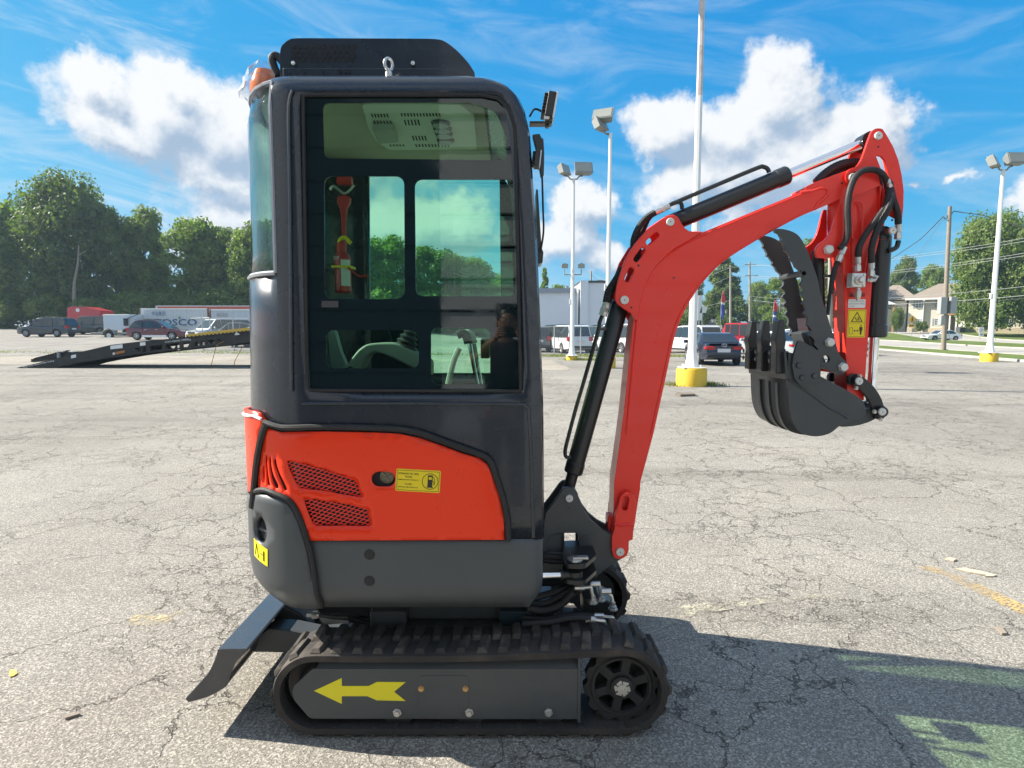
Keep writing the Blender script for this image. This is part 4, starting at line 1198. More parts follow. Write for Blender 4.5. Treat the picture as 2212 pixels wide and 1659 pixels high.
def car(kind, label, cat, loc, yaw, L, Wd, H, col, mat=None, group='parked vehicles', rim=None, roofcol=None, rails=False, spokes=6, coat=1.0, spoiler=False, cladding=False, spare=False, emblem=False):
    K = KIND[kind]
    t = thing('parked_car', label, cat, (0, 0, 0), group)
    M = mat or paint('car paint %.2f %.2f %.2f' % col, col, .32, .15, var=.03, coat=coat)
    rim = rim or M_rim
    def Px(f): return (f - .5) * L
    def Pz(z): return z if z > .15 else H + z
    belt = K['belt']
    def hw(x, z):
        f = x / L + .5
        w = Wd / 2
        if z > belt: w -= (z - belt) / (H - belt) * Wd * .115 + .01
        elif z < .45: w -= (.45 - z) * .18
        e = max(0, abs(f - .5) - .36) / .14
        return w - .10 * Wd * e * e
    # lower body with wheel arches
    low = [(Px(f), Pz(z)) for f, z in K['low']]
    xb = low[-1][0]; zs = .24 if kind in ('sedan',) else (.42 if kind == 'pickup' else .28)
    poly = list(low)
    wr = K['wr']; wx = [Px(f) for f in K['wheels']]
    ar = wr + .055
    for xw in sorted(wx, reverse=True):
        h0 = math.sqrt(max(ar ** 2 - (zs - wr) ** 2, .01))
        poly.append((xw + h0 + .02, zs))
        a0 = math.atan2(zs - wr, h0)
        for k in range(9):
            a = a0 + (PI - 2 * a0) * k / 8
            poly.append((xw + ar * math.cos(a), wr + ar * math.sin(a)))
        poly.append((xw - h0 - .02, zs))
    poly.append((Px(.015), zs + .05))
    poly = poly[::-1]
    m = MB()
    m.prism([poly], lambda p: (p[0], -hw(p[0], p[1]), p[1]), lambda p: (p[0], hw(p[0], p[1]), p[1]))
    body = m.build('body', M, t, bevel=.045, smooth=40, seg=3)
    # greenhouse
    gh = [(Px(f), Pz(z)) for f, z in K['gh']]
    gp = [(p[0], p[1]) for p in gh][::-1]
    m = MB(); m.prism([gp], lambda p: (p[0], -hw(p[0], max(p[1], belt)) + .015, p[1]), lambda p: (p[0], hw(p[0], max(p[1], belt)) - .015, p[1]))
    m.build('cabin', roofcol or M, t, bevel=.05, smooth=45, seg=3)
    # side glass
    gx0, gx1 = gh[0][0], gh[-1][0]
    def top_at(x):
        for a, b in zip(gh[:-1], gh[1:]):
            if a[0] <= x <= b[0]: return a[1] + (b[1] - a[1]) * (x - a[0]) / max(1e-6, b[0] - a[0])
        return belt
    def pane_pts(xa, xb_):
        zb_ = belt + .035; pts = []
        n = 10
        up = []
        for k in range(n + 1):
            x = xa + (xb_ - xa) * k / n
            z = min(top_at(x) - .075, H - .085)
            if z > zb_ + .03: up.append((x, z))
        if len(up) < 2: return None
        return [(up[0][0], zb_), (up[-1][0], zb_)] + up[::-1]
    cuts = [gx0 + (.10 if kind != 'sedan' else .30)] + [Px(f) for f in K['pillars']] + [gx1 - .28]
    for a, b in zip(cuts[:-1], cuts[1:]):
        pp = pane_pts(a + .035, b - .035)
        if not pp: continue
        for s in (-1, 1):
            m = MB()
            m.prism([fillet(pp, .05, 3)], lambda p: (p[0], s * (hw(p[0], p[1]) - .012), p[1]), lambda p: (p[0], s * (hw(p[0], p[1]) + .006), p[1]))
            m.build('side_window', M_cglass, t, recalc=True)
    # windscreen and rear window
    def slope(pa, pb, nm, out):
        a = Vector((pa[0], 0, pa[1])); b = Vector((pb[0], 0, pb[1]))
        dn = Vector((b.z - a.z, 0, -(b.x - a.x))).normalized() * (1 if out > 0 else -1)
        if dn.x * out < 0: dn = -dn
        m = MB(); vs = []
        for t_ in (.10, .93):
            q = a.lerp(b, t_); w = hw(q.x, max(q.z, belt)) - .10
            for s in (-1, 1): vs.append(q + dn * .012 + Vector((0, s * w, 0)))
        for t_ in (.10, .93):
            q = a.lerp(b, t_); w = hw(q.x, max(q.z, belt)) - .10
            for s in (-1, 1): vs.append(q - dn * .02 + Vector((0, s * w, 0)))
        m.add(vs, [(0, 1, 3, 2), (4, 6, 7, 5), (0, 4, 5, 1), (2, 3, 7, 6), (0, 2, 6, 4), (1, 5, 7, 3)])
        return m.build(nm, M_cglass, t, recalc=True)
    slope(gh[-1], gh[-2], 'windscreen', 1)
    slope(gh[0], gh[1], 'rear_window', -1)
    # wheels
    for xw in wx:
        for s in (-1, 1):
            y1 = s * (hw(xw, .5) - .005); y0_ = y1 - s * .21
            m = MB(); d = (0, s, 0)
            w_ = .21
            m.lathe([(wr * .60, 0), (wr * .93, .0), (wr, .03), (wr, w_ - .03), (wr * .93, w_), (wr * .66, w_), (wr * .62, w_ - .035)], (xw, y0_, wr), d, 22)
            ty = m.build('wheel', M_tyre, t)
            m = MB()
            m.lathe([(wr * .66, w_ - .02), (wr * .64, w_ + .004), (wr * .58, w_ - .01), (wr * .56, w_ - .07)], (xw, y0_, wr), d, 22)
            for k in range(spokes):
                a = 2 * PI * k / spokes + .3
                u = Vector((math.cos(a), 0, math.sin(a))); v = Vector((-math.sin(a), 0, math.cos(a)))
                c0 = Vector((xw, y0_ + s * (w_ - .025), wr))
                m.obox(c0 + u * wr * .33, u * wr * .29, v * wr * .075, Vector((0, .016, 0)))
            m.lathe([(0, w_ + .0), (wr * .12, w_ - .002), (wr * .14, w_ - .05)], (xw, y0_, wr), d, 12)
            m.build('rim', rim, ty)
            m = MB(); m.lathe([(0, w_ - .08), (wr * .57, w_ - .08)], (xw, y0_, wr), d, 16); m.build('brake_disc', M_trim_b, ty)
    # lights, bumpers, plate, handles, mirrors, sill
    zl = belt - .20
    for s in (-1, 1):
        xf = Px(.955); w = hw(xf, .7)
        m = MB(); m.add([(Px(.995) + .012, s * (w - .50), zl - .10), (Px(.995) + .012, s * (w - .50), zl + .04), (Px(.90), s * (w + .018), zl + .07), (Px(.90), s * (w + .018), zl - .04), (Px(.972) , s * (w - .04), zl - .09), (Px(.972), s * (w - .04), zl + .06),
                         (Px(.95), s * (w - .5), zl - .1), (Px(.95), s * (w - .5), zl + .04), (Px(.90), s * (w - .08), zl + .0)],
                        [(0, 4, 5, 1), (4, 3, 2, 5), (0, 1, 7, 6), (1, 5, 2, 8, 7), (0, 6, 8, 3, 4), (6, 7, 8), (3, 8, 2)])
        m.build('headlight', M_headl, t, recalc=True)
        xr_ = Px(.0); w = hw(Px(.03), .8)
        hh_ = .13 if kind == 'sedan' else .26
        m = MB(); m.box((xr_ - .018, s * (w - .40 + (.12 if hh_ > .2 else 0)), zl - .02), (Px(.01) + .02, s * (w - .02), zl + hh_)); m.box((xr_ + .02, s * (w - .04), zl + .0), (Px(.05), s * (w + .022), zl + hh_ - .02)); m.build('tail_light', M_tail, t, bevel=.03)
        for f in (K['pillars'][0] + .03, K['pillars'][1] + .02):
            x = Px(f); m = MB(); m.box((x, s * (hw(x, belt) + .002), belt - .13), (x + .2, s * (hw(x, belt) + .03), belt - .095)); m.build('door_handle', M_chrome_c if kind == 'crossover' else M, t, bevel=.01)
        x = gx1 - .42; m = MB(); m.obox((x, s * (hw(x, belt) + .13), belt + .09), (.06, .02 * s, 0), (.0, .10 * s, 0), (0, 0, .075)); m.build('wing_mirror', M, t, bevel=.03)
        m = MB()
        for f in (K['pillars'][0] - .005, K['pillars'][1], min(.745, K['pillars'][1] + .20)):
            x = Px(f); m.box((x - .006, s * (hw(x, .7) - .02), zs + .10), (x + .006, s * (hw(x, .7) + .0035), belt + .01))
        m.build('door_seam', M_trim_b, t)
        m = MB(); m.box((wx[0] + ar + .03, s * (hw(0, .3) - .06), zs - .06), (wx[1] - ar - .03, s * (hw(0, .4) + .012), zs + (.13 if cladding else .05))); m.build('sill', M_trim_b if not cladding or kind != 'crossover' else M_chrome_c, t, bevel=.02)
    m = MB(); m.box((Px(0) - .03, -Wd * .40, .36), (Px(.02), Wd * .40, .36 + (.16 if kind != 'sedan' else .12))); m.box((Px(.975), -Wd * .36, .30), (Px(1) + .02, Wd * .36, .42)); m.build('bumper_trim', M_trim_b, t, bevel=.03)
    m = MB(); m.box((Px(0) - .026, -.26, zl - .12), (Px(0) + .0, .26, zl + .03)); m.build('licence_plate', M_plate_w, t)
    m = MB(); m.box((Px(.995), -Wd * .22, zl - .15), (Px(1) + .015, Wd * .22, zl + .0)); m.build('grille', M_trim_b, t, bevel=.02)
    if rails:
        for s in (-1, 1):
            m = MB(); y = s * (hw(0, H) - .05); m.tube([(Px(.14), y, H - .02), (Px(.18), y, H + .05), (Px(.48), y, H + .05), (Px(.53), y, H - .03)], .018, n=6); m.build('roof_rail', M_trim_b, t)
    if spoiler:
        m = MB(); m.box((Px(.0) - .02, -Wd * .34, belt + .03), (Px(.05), Wd * .34, belt + .065)); m.build('spoiler', M, t, bevel=.02)
    if emblem:
        m = MB()
        ring = [(Px(0) - .018, .10 * math.cos(2 * PI * k / 20), zl + .17 + .065 * math.sin(2 * PI * k / 20)) for k in range(21)]
        m.tube(ring, .010, n=5, smooth=False, caps=False)
        m.tube([(Px(0) - .018, .045, zl + .215), (Px(0) - .018, -.005, zl + .145), (Px(0) - .018, -.065, zl + .145)], .009, n=5, smooth=False)
        m.build('emblem', M_chrome_c, t)
    if kind == 'pickup':
        m = MB(); m.box((Px(.02), -Wd * .42, 1.13), (Px(.32), Wd * .42, 1.16)); m.build('bed_cover', M_trim_b, t)
        m = MB(); m.prism([[(Px(.015), 1.15), (Px(.335), 1.15), (Px(.335), H - .03), (Px(.05), H - .05)]], lambda p: (p[0], -hw(p[0], p[1]) + .02, p[1]), lambda p: (p[0], hw(p[0], p[1]) - .02, p[1])); m.build('hard_top', M_trim_b, t, bevel=.05, recalc=True)
        m = MB(); m.box((Px(.35), -Wd * .36, H - .02), (Px(.63), Wd * .36, H + .02)); m.build('roof_panel', M_trim_b, t, bevel=.02)
        for xw in wx:
            for s in (-1, 1):
                m = MB(); n = 8
                vs = []
                for k in range(n + 1):
                    a = PI * (.08 + .84 * k / n)
                    for r_, yy in ((ar + .10, .10), (ar + .02, .10), (ar + .02, -.1), (ar + .10, -.1)):
                        vs.append((xw + r_ * math.cos(a) * 1.05, s * (hw(xw, .7) + yy), wr + r_ * math.sin(a)))
                m.add(vs, [(4 * i + j, 4 * i + (j + 1) % 4, 4 * i + 4 + (j + 1) % 4, 4 * i + 4 + j) for i in range(n) for j in range(4)] + [(0, 1, 2, 3), (4 * n + 3, 4 * n + 2, 4 * n + 1, 4 * n)])
                m.build('fender_flare', M_trim_b, t, recalc=True)
    x, y, z = loc
    t.location = (x, y, z); t.rotation_euler = (0, 0, yaw)
    return t
def spot(px, Y): return ((px - PX0) / F * Y, Y, tz((px - PX0) / F * Y, Y))

# left lot
x, y, z = spot(110, 57.0)
car('suv', 'dark slate blue SUV parked side-on at the far left of the gravel lot', 'car', (x, y, z), PI - .02, 5.05, 1.95, 1.86, (.022, .030, .048), rim=M_rim_dark, spokes=10, rails=True)
x, y, z = spot(349, 50.0)
car('crossover', 'maroon crossover parked in front of the lettered container', 'car', (x, y, z), .06, 4.75, 1.88, 1.72, (.13, .018, .03), spokes=6, rails=True, cladding=True)
x, y, z = spot(201, 63)
car('van', 'old dark van with a dull rear quarter behind the slate blue SUV', 'van', (x, y, z), PI + .1, 4.6, 1.9, 1.95, (.035, .045, .05), rim=M_rim_dark, group='junk vehicles')
x, y, z = spot(478, 45)
car('van', 'white van with big sloping windscreen behind the chain-link fence', 'van', (x, y, z), R(238), 4.6, 1.9, 1.85, (.55, .58, .60), group='junk vehicles')
x, y, z = spot(508, 43)
car('sedan', 'dull grey car behind the chain-link fence beside the cab', 'car', (x, y, z), PI + .35, 4.5, 1.8, 1.6, (.20, .22, .23), group='junk vehicles')
x, y, z = spot(560, 39.5)
car('sedan', 'turquoise car almost hidden behind the cab and the trailer', 'car', (x, y, z), PI - .1, 4.3, 1.75, 1.42, (.03, .35, .38), group='junk vehicles')
# centre, behind the fence and under the boom
x, y, z = spot(1226, 39.5)
car('van', 'white minivan parked behind the chain-link fence just right of the cab', 'minivan', (x, y, z), R(104), 4.95, 1.98, 1.86, (.74, .75, .76), rails=True)
x, y, z = spot(1200, 46)
car('suv', 'dark green SUV with its roof above the white minivan', 'car', (x, y, z), R(112), 4.8, 1.95, 2.0, (.04, .07, .07))
x, y, z = spot(1300, 47)
car('suv', 'black SUV roof between the two white vans', 'car', (x, y, z), R(110), 5.0, 1.95, 2.0, (.025, .03, .035))
x, y, z = spot(1150, 42)
car('suv', 'grey SUV tail peeping out behind the cab front', 'car', (x, y, z), R(100), 4.7, 1.9, 1.8, (.10, .10, .11))
x, y, z = spot(1336, 41)
car('van', 'white van half hidden by the boom cylinder', 'van', (x, y, z), R(116), 5.2, 2.0, 1.96, (.74, .75, .77))
x, y, z = spot(1492, 39.5)
car('suv', 'white SUV parked behind the nearest light pole', 'car', (x, y, z), R(107), 4.95, 2.0, 1.84, (.75, .75, .74), rails=True, spokes=5)
x, y, z = spot(1536, 26.3)
car('sedan', 'dark navy sedan with rear to the camera right of the nearest light pole', 'car', (x, y, z), R(84), 4.45, 1.74, 1.40, (.006, .011, .034), spokes=5, spoiler=True, emblem=True)
x, y, z = spot(1655, 31.5)
car('sedan', 'silver sedan behind the bucket teeth', 'car', (x, y, z), R(113), 4.8, 1.84, 1.48, (.42, .45, .47), spokes=7, rim=M_rim)
x, y, z = spot(1592, 42)
car('pickup', 'bright red pickup with black hard top behind the navy sedan', 'pickup truck', (x, y, z), R(150), 5.3, 1.9, 2.05, (.62, .015, .03), spokes=6)
x, y, z = spot(1543, 52)
car('sedan', 'black car roof between the white SUV and the red pickup', 'car', (x, y, z), R(110), 4.7, 1.8, 1.65, (.03, .03, .035))
x, y, z = spot(1676, 43)
car('suv', 'dark teal hatchback behind the silver sedan', 'car', (x, y, z), R(105), 4.4, 1.8, 1.62, (.03, .075, .08))
x, y, z = spot(1712, 38)
car('crossover', 'white crossover tail under the thumb plates', 'car', (x, y, z), R(100), 4.5, 1.85, 1.62, (.72, .73, .74))
x, y, z = spot(1788, 36.5)
car('sedan', 'pale grey sedan between the bucket and the red stick', 'car', (x, y, z), R(112), 4.7, 1.82, 1.46, (.55, .58, .62))
x, y, z = spot(2030, 78.0)
car('sedan', 'small white sedan on the street beyond the wooden pole', 'car', (x, y, z), PI - .05, 4.5, 1.76, 1.46, (.78, .78, .78), rim=M_rim_dark, spokes=10)

# ------------------------------------------------------------------ lettered containers
M_cont = paint('faded white container paint', (.56, .60, .62), .6, var=.06, scale=1.2, dirt=.45, dirtcol=(.30, .22, .17))
M_cont2 = paint('pale blue-grey container paint', (.50, .55, .60), .6, var=.06, scale=1.0, dirt=.25, dirtcol=(.33, .27, .22))
M_rustred = paint('rusty brown post', (.20, .085, .055), .8, var=.3, scale=4)
M_navy = paint('blue lettering', (.05, .13, .26), .6, var=.1)
M_green = paint('green logo', (.10, .25, .14), .6)
def container(name, label, x0, x1, Y, z0, z1, mat, post, depth=2.4):
    t = thing(name, label, 'shipping container', (x0, Y, z0), 'shipping containers')
    m = MB(); n = int((x1 - x0) / .28) * 4
    pts = []
    for i in range(n + 1):
        q = i % 4; pts.append((x0 + .12 + (x1 - x0 - .24) * i / n, Y + (.0 if q in (0, 1) else .04)))
    vs = [(a, b, z0 + .14) for a, b in pts] + [(a, b, z1 - .12) for a, b in pts]
    m.add(vs, [(i, i + 1, n + 2 + i, n + 1 + i) for i in range(n)])
    m.box((x0 + .1, Y + .06, z0 + .14), (x1 - .1, Y + depth, z1 - .06))
    m.build('side_panel', mat, t, smooth=0)
    m = MB()
    for x in (x0, x1 - .14): m.box((x, Y - .02, z0), (x + .14, Y + .12, z1)); m.box((x, Y + depth - .1, z0), (x + .14, Y + depth, z1))
    m.build('corner_post', post, t, bevel=.01)
    m = MB(); m.box((x0 + .14, Y - .015, z1 - .12), (x1 - .14, Y + .1, z1)); m.box((x0 + .14, Y - .015, z0), (x1 - .14, Y + .1, z0 + .14)); m.build('rail', M_trim, t, bevel=.01)
    return t
Yc = 62.0
def XX(px, Y): return (px - PX0) / F * Y
zc0 = 1.02; zc1 = at(1106, 666, Yc).z
x0, x1 = XX(307, Yc), XX(455, Yc)
ct = container('shipping_container', 'faded white shipping container with big blue letters behind the maroon crossover', x0, x1, Yc, zc0, zc1, M_cont, M_rustred)
m = MB()
w = XX(430, Yc) - XX(340, Yc)
lettering(m, 'COSCO', (XX(335, Yc), Yc - .03, at(1106, 703.5, Yc).z), (1, 0, 0), (0, 0, 1), XX(429.5, Yc) - XX(335, Yc), .72, bold=True)
m.build('lettering', M_navy, ct, smooth=0)
m = MB()
try:
    lettering(m, '\u4e2d\u8fdc\u96c6\u56e2', (XX(334, Yc), Yc - .03, at(1106, 682, Yc).z), (1, 0, 0), (0, 0, 1), XX(362.5, Yc) - XX(334, Yc), .46)
    m.build('lettering', M_navy, ct, smooth=0)
except Exception as e: print('cjk', e)
m = MB()
m.prism([[(XX(390.5, Yc), at(1106, 689, Yc).z), (XX(392, Yc), at(1106, 682, Yc).z), (XX(394, Yc), at(1106, 685, Yc).z), (XX(394.5, Yc), at(1106, 689, Yc).z)]], lambda p: (p[0], Yc - .035, p[1]), lambda p: (p[0], Yc - .02, p[1])); m.build('logo', M_green, ct)
c2_ = container('shipping_container', 'plain pale shipping container right of the lettered one, cut by the cab', XX(456.5, Yc), XX(610, Yc), Yc + .1, zc0, at(1106, 668, Yc).z, M_cont2, M_rustred)
m = MB(); m.box((XX(472, Yc), Yc + .06, at(1106, 683.5, Yc).z), (XX(494, Yc), Yc + .085, at(1106, 676.5, Yc).z)); m.build('print_patch', M_grey_metal, c2_)
Yt = 68.0
tr = thing('box_trailer', 'long white box trailer with a red stripe along its top behind the containers', 'trailer', (XX(342, Yt), Yt, 1.2))
m = MB(); m.box((XX(342, Yt), Yt, 1.9), (XX(640, Yt), Yt + 2.5, at(1106, 660.5, Yt).z)); m.build('box', M_cont2, tr, bevel=.03)
m = MB(); m.box((XX(346, Yt), Yt - .03, at(1106, 667.5, Yt).z), (XX(640, Yt), Yt - .005, at(1106, 662, Yt).z)); m.build('stripe', paint('red stripe', (.50, .10, .06), .6), tr)
m = MB()
for px in (370, 384, 600): m.cyl((XX(px, Yt), Yt + .1, tz(XX(px, Yt), Yt) + .45), (XX(px, Yt), Yt + .5, tz(XX(px, Yt), Yt) + .45), .5, n=16)
m.build('wheel', M_tyre, tr)

# red truck sleeper, white trailer, open utility trailer
Yr = 66.0
rt = thing('red_truck', 'red semi truck with tall sleeper box behind the slate blue SUV', 'truck', (XX(180, Yr), Yr, 1.2))
p = [(145, 700), (145, 665.5), (148, 663), (160, 661.8), (185, 662.6), (192, 665), (216, 671), (216, 700)]
Lp = [(at(a, b, Yr).x, at(a, b, Yr).z) for a, b in p]
M_truck = paint('red truck paint', (.52, .04, .045), .4, .1, var=.05, coat=.5)
m = MB(); m.prism([fillet(Lp, .12)], lambda q: (q[0], Yr, q[1]), lambda q: (q[0], Yr + 2.3, q[1])); m.build('cab', M_truck, rt, bevel=.08)
m = MB(); m.lathe([(0, 0), (.22, 0), (.22, .03), (.16, .035), (0, .035)], (at(168, 670, Yr).x, Yr, at(168, 670, Yr).z), (0, -1, 0), 18); m.build('emblem', M_sign_w, rt)
m = MB(); m.box((XX(143, Yr), Yr + .3, 1.3), (XX(232, Yr), Yr + 2, 1.9)); m.build('frame', M_trim_b, rt)
m = MB()
for px in (152, 222): m.cyl((XX(px, Yr), Yr - .05, 1.72), (XX(px, Yr), Yr + .4, 1.72), .52, n=18)
m.build('wheel', M_tyre, rt)
Yw = 60.0
wt_ = thing('white_trailer', 'white enclosed trailer with a black awning flap beside the maroon crossover', 'trailer', (XX(250, Yw), Yw, .95))
m = MB(); m.box((XX(228, Yw), Yw, 1.55), (XX(286, Yw), Yw + 2.3, at(1106, 679, Yw).z)); m.build('box', paint('white trailer skin', (.66, .72, .78), .35, .1, var=.03), wt_, bevel=.05)
m = MB(); m.box((XX(228, Yw) - .02, Yw - .03, at(1106, 682, Yw).z), (XX(286, Yw) + .02, Yw - .004, at(1106, 679.5, Yw).z)); m.build('top_rail', M_trim, wt_)
m = MB()
a, b, c, d = at(275, 687, Yw - 1.2), at(297, 679, Yw - 1.2), at(297, 679, Yw), at(275, 687, Yw)
m.add([a, b, c, d], [(0, 1, 2, 3)]); a2 = at(274, 703, Yw - .3); m.box((at(273, 688, Yw).x, Yw - .5, at(273, 704, Yw).z), (at(277, 688, Yw).x, Yw - .05, at(273, 688, Yw).z)); m.build('awning', M_trim_b, wt_, solid=.06)
m = MB()
for px in (238, 276): m.cyl((XX(px, Yw), Yw, 1.35), (XX(px, Yw), Yw + .3, 1.35), .42, n=18)
m.build('wheel', M_tyre, wt_)
Yu = 56.0
ut = thing('utility_trailer', 'small flat utility trailer with a round mudguard behind the slate blue SUV', 'trailer', (XX(235, Yu), Yu, .9))
m = MB(); m.box((XX(200, Yu), Yu, at(1106, 722, Yu).z), (XX(284, Yu), Yu + 2, at(1106, 718, Yu).z)); m.build('bed', M_galv, ut, bevel=.02)
c = at(238, 723, Yu)
m = MB(); vs = []
for k in range(13):
    a = PI * k / 12
    for yy in (0, .35): vs.append((c.x + .62 * math.cos(a), Yu - .3 + yy, c.z - .05 + .62 * math.sin(a)))
m.add(vs, [(2 * i, 2 * i + 1, 2 * i + 3, 2 * i + 2) for i in range(12)]); m.build('mudguard', M_galv, ut, solid=.04)
m = MB(); m.lathe([(.22, 0), (.40, .0), (.42, .05), (.42, .2), (.38, .24), (.25, .24), (.22, .2)], (c.x, Yu - .02, c.z - .08), (0, -1, 0), 22); wq = m.build('wheel', M_tyre, ut)
m = MB(); m.lathe([(0, .18), (.24, .20)], (c.x, Yu - .02, c.z - .08), (0, -1, 0), 18); m.build('rim', M_rim, wq)

# ------------------------------------------------------------------ chain-link fences
M_fence = paint('galvanised wire', (.50, .51, .50), .5, .5, var=.1)
def chain(p0, p1, hh, label, posts, dz=0.0, mesh=.075):
    p0 = Vector((*p0, 0)); p1 = Vector((*p1, 0))
    z0 = tz(p0.x, p0.y) + dz; z1 = tz(p1.x, p1.y) + dz
    d = (p1 - p0); L = d.length; d.normalize()
    t = thing('chain_link_fence', label, 'fence', (p0.x, p0.y, z0), 'chain-link fences')
    def P(s, h_): return Vector((p0.x + d.x * s, p0.y + d.y * s, z0 + (z1 - z0) * s / L + h_))
    for k in range(posts + 1):
        s = L * k / posts
        m = MB(); m.cyl(P(s, -.1), P(s, hh + .05), .035, n=8); m.build('post', M_fence, t)
    for h_ in (hh, .05):
        m = MB(); m.cyl(P(0, h_), P(L, h_), .022, n=8); m.build('rail', M_fence, t)
    m = MB(); w = .0028
    nrm = Vector((-d.y, d.x, 0)) * .001
    k = -hh
    while k < L:
        for dirn in (1, -1):
            s0, s1 = (k, k + hh); h0, h1 = (0, hh) if dirn > 0 else (hh, 0)
            if s0 < 0: h0 += (h1 - h0) * (-s0) / hh; s0 = 0
            if s1 > L: h1 = h0 + (h1 - h0) * (L - s0) / (s1 - s0); s1 = L
            if s1 - s0 > .02:
                a = P(s0, h0); b = P(s1, h1)
                u = (b - a).normalized(); v = u.cross(Vector((-d.y, d.x, 0))).normalized() * w
                m.add([a - v, a + v, b + v, b - v], [(0, 1, 2, 3)])
        k += mesh * 1.4
    struct(m.build('wire_mesh', M_fence, t, smooth=0), 'stuff')
    return t
chain((XX(1140, 35.8), 35.8), (XX(1366, 36.4), 36.4), 1.75, 'chain-link fence in front of the white minivan right of the cab', 4)
chain((XX(440, 36.0), 36.0), (XX(640, 36.0), 36.0), 2.0, 'chain-link fence behind the tail of the trailer left of the cab', 3)
fr = thing('fence_gate', 'leaning galvanised gate frame by the bonnet of the maroon crossover', 'gate', at(425, 716, 37))
m = MB(); m.tube([at(426, 717, 37), at(412, 688, 37), at(452, 686, 37), at(456, 716, 37)], .03, n=6, smooth=False); m.build('frame', M_fence, fr)

# ------------------------------------------------------------------ ramp trailer
M_tblack = paint('black trailer paint', (.014, .013, .013), .55, var=.25, scale=3, dirt=.25, dirtcol=(.12, .10, .08))
M_tyellow = paint('yellow deck edge', (.58, .38, .06), .6, var=.15, scale=3, dirt=.3, dirtcol=(.3, .24, .14))
M_twhite = paint('white reflector', (.72, .74, .74), .4, var=.05)
M_trust = paint('rusty orange chain', (.36, .15, .04), .8, var=.3)
Yv = 22.8
tl = thing('ramp_trailer', 'long black ramp trailer with yellow deck edge sloping up behind the cab', 'trailer', gnd(60, 800))
DEP = 2.3
upper = [c7(*p) for p in [(142, 1560), (270, 1530), (400, 1500), (530, 1462), (800, 1398), (1000, 1374), (1200, 1356), (1352, 1342), (1600, 1318), (1850, 1292), (2300, 1248), (2700, 1208)]]
lower = [c7(*p) for p in [(2700, 1312), (2300, 1338), (1840, 1372), (1600, 1402), (1400, 1420), (1100, 1452), (800, 1490), (560, 1530), (470, 1548), (360, 1578), (150, 1582)]]
holes = [[c7(*p) for p in q] for q in [
    [(975, 1420), (1030, 1415), (1010, 1448)], [(1032, 1410), (1060, 1408), (1062, 1448), (1034, 1450)],
    [(1082, 1405), (1175, 1394), (1175, 1432), (1082, 1442)], [(1200, 1392), (1302, 1382), (1302, 1418), (1202, 1428)],
    [(1322, 1382), (1380, 1376), (1362, 1412), (1322, 1414)], [(1404, 1374), (1446, 1370), (1446, 1402), (1404, 1406)], [(1460, 1366), (1486, 1364), (1486, 1398), (1460, 1400)],
    [(1500, 1362), (1556, 1356), (1556, 1386), (1500, 1392)], [(1575, 1354), (1600, 1351), (1600, 1382), (1575, 1385)], [(1900, 1318), (2100, 1300), (2100, 1326), (1900, 1342)], [(2140, 1296), (2340, 1280), (2340, 1308), (2140, 1324)]]]
plate([upper + lower] + holes, Yv, Yv + .12).build('beam', M_tblack, tl)
plate([upper + lower] + holes, Yv + DEP, Yv + DEP + .12, Yref=Yv).build('beam', M_tblack, tl)
# deck planks between the beams
up3 = [at(u[0], u[1], Yv) for u in upper]
def deck_z(x):
    for a, b in zip(up3[:-1], up3[1:]):
        if a.x <= x <= b.x: return a.z + (b.z - a.z) * (x - a.x) / (b.x - a.x)
    return up3[-1].z
x = up3[0].x + .3
pm = None
while x < up3[-1].x - .3:
    m = MB(); za, zb_ = deck_z(x), deck_z(x + .22)
    m.add([(x, Yv + .13, za - .06), (x + .22, Yv + .13, zb_ - .06), (x + .22, Yv + DEP - .01, zb_ - .06), (x, Yv + DEP - .01, za - .06), (x, Yv + .13, za - .005), (x + .22, Yv + .13, zb_ - .005), (x + .22, Yv + DEP - .01, zb_ - .005), (x, Yv + DEP - .01, za - .005)],
          [(0, 3, 2, 1), (4, 5, 6, 7), (0, 1, 5, 4), (1, 2, 6, 5), (2, 3, 7, 6), (3, 0, 4, 7)])
    m.build('plank', M_tblack, tl, smooth=0)
    x += .26
ye = [c7(1352, 1342), c7(1352, 1322), c7(1380, 1318), c7(1600, 1293), c7(1850, 1268), c7(2300, 1222), c7(2700, 1180), c7(2700, 1208), c7(2300, 1247), c7(1850, 1291), c7(1600, 1317)]
plate([ye], Yv - .03, Yv + .10, Yref=Yv).build('deck_edge', M_tyellow, tl)
m = MB()
for k in range(46):
    f = k / 46; a = c7(1360 + 1300 * f, 0); zt = at(a[0], (c7(0, 1341 - 131 * f))[1], Yv)
    m.box((zt.x, Yv - .045, zt.z - .05), (zt.x + .07, Yv - .031, zt.z + .03))
m.build('edge_teeth', M_tblack, tl)
# tail tip and the two folded ramp flaps
m = plate([[c7(*p) for p in [(80, 1576), (150, 1555), (170, 1556), (150, 1572)]]], Yv + .1, Yv + 1.0); m.build('tail_tip', M_wood, tl)
m = plate([[c7(*p) for p in [(215, 1518), (250, 1490), (400, 1452), (430, 1450), (530, 1448), (540, 1462), (400, 1494), (240, 1524)]]], Yv + .9, Yv + 2.2, Yref=Yv + .9); m.build('ramp_flap', M_tblack, tl, bevel=.02)
m = MB()
for k in range(12):
    q = at(*c7(225 + k * 16, 1512 - k * 4.4), Yv + .9); m.box((q.x, Yv + .9, q.z), (q.x + .05, Yv + 2.1, q.z + .07))
m.build('ramp_cleats', M_trust, tl)
m = plate([[c7(*p) for p in [(412, 1494), (412, 1448), (428, 1446), (430, 1490)]]], Yv + .8, Yv + 1.0); m.build('ramp_hinge', M_grey_metal, tl)
m = plate([[c7(*p) for p in [(448, 1448), (480, 1436), (484, 1440), (452, 1453)]]], Yv + .8, Yv + 1.0); m.build('ramp_latch', M_galv, tl)
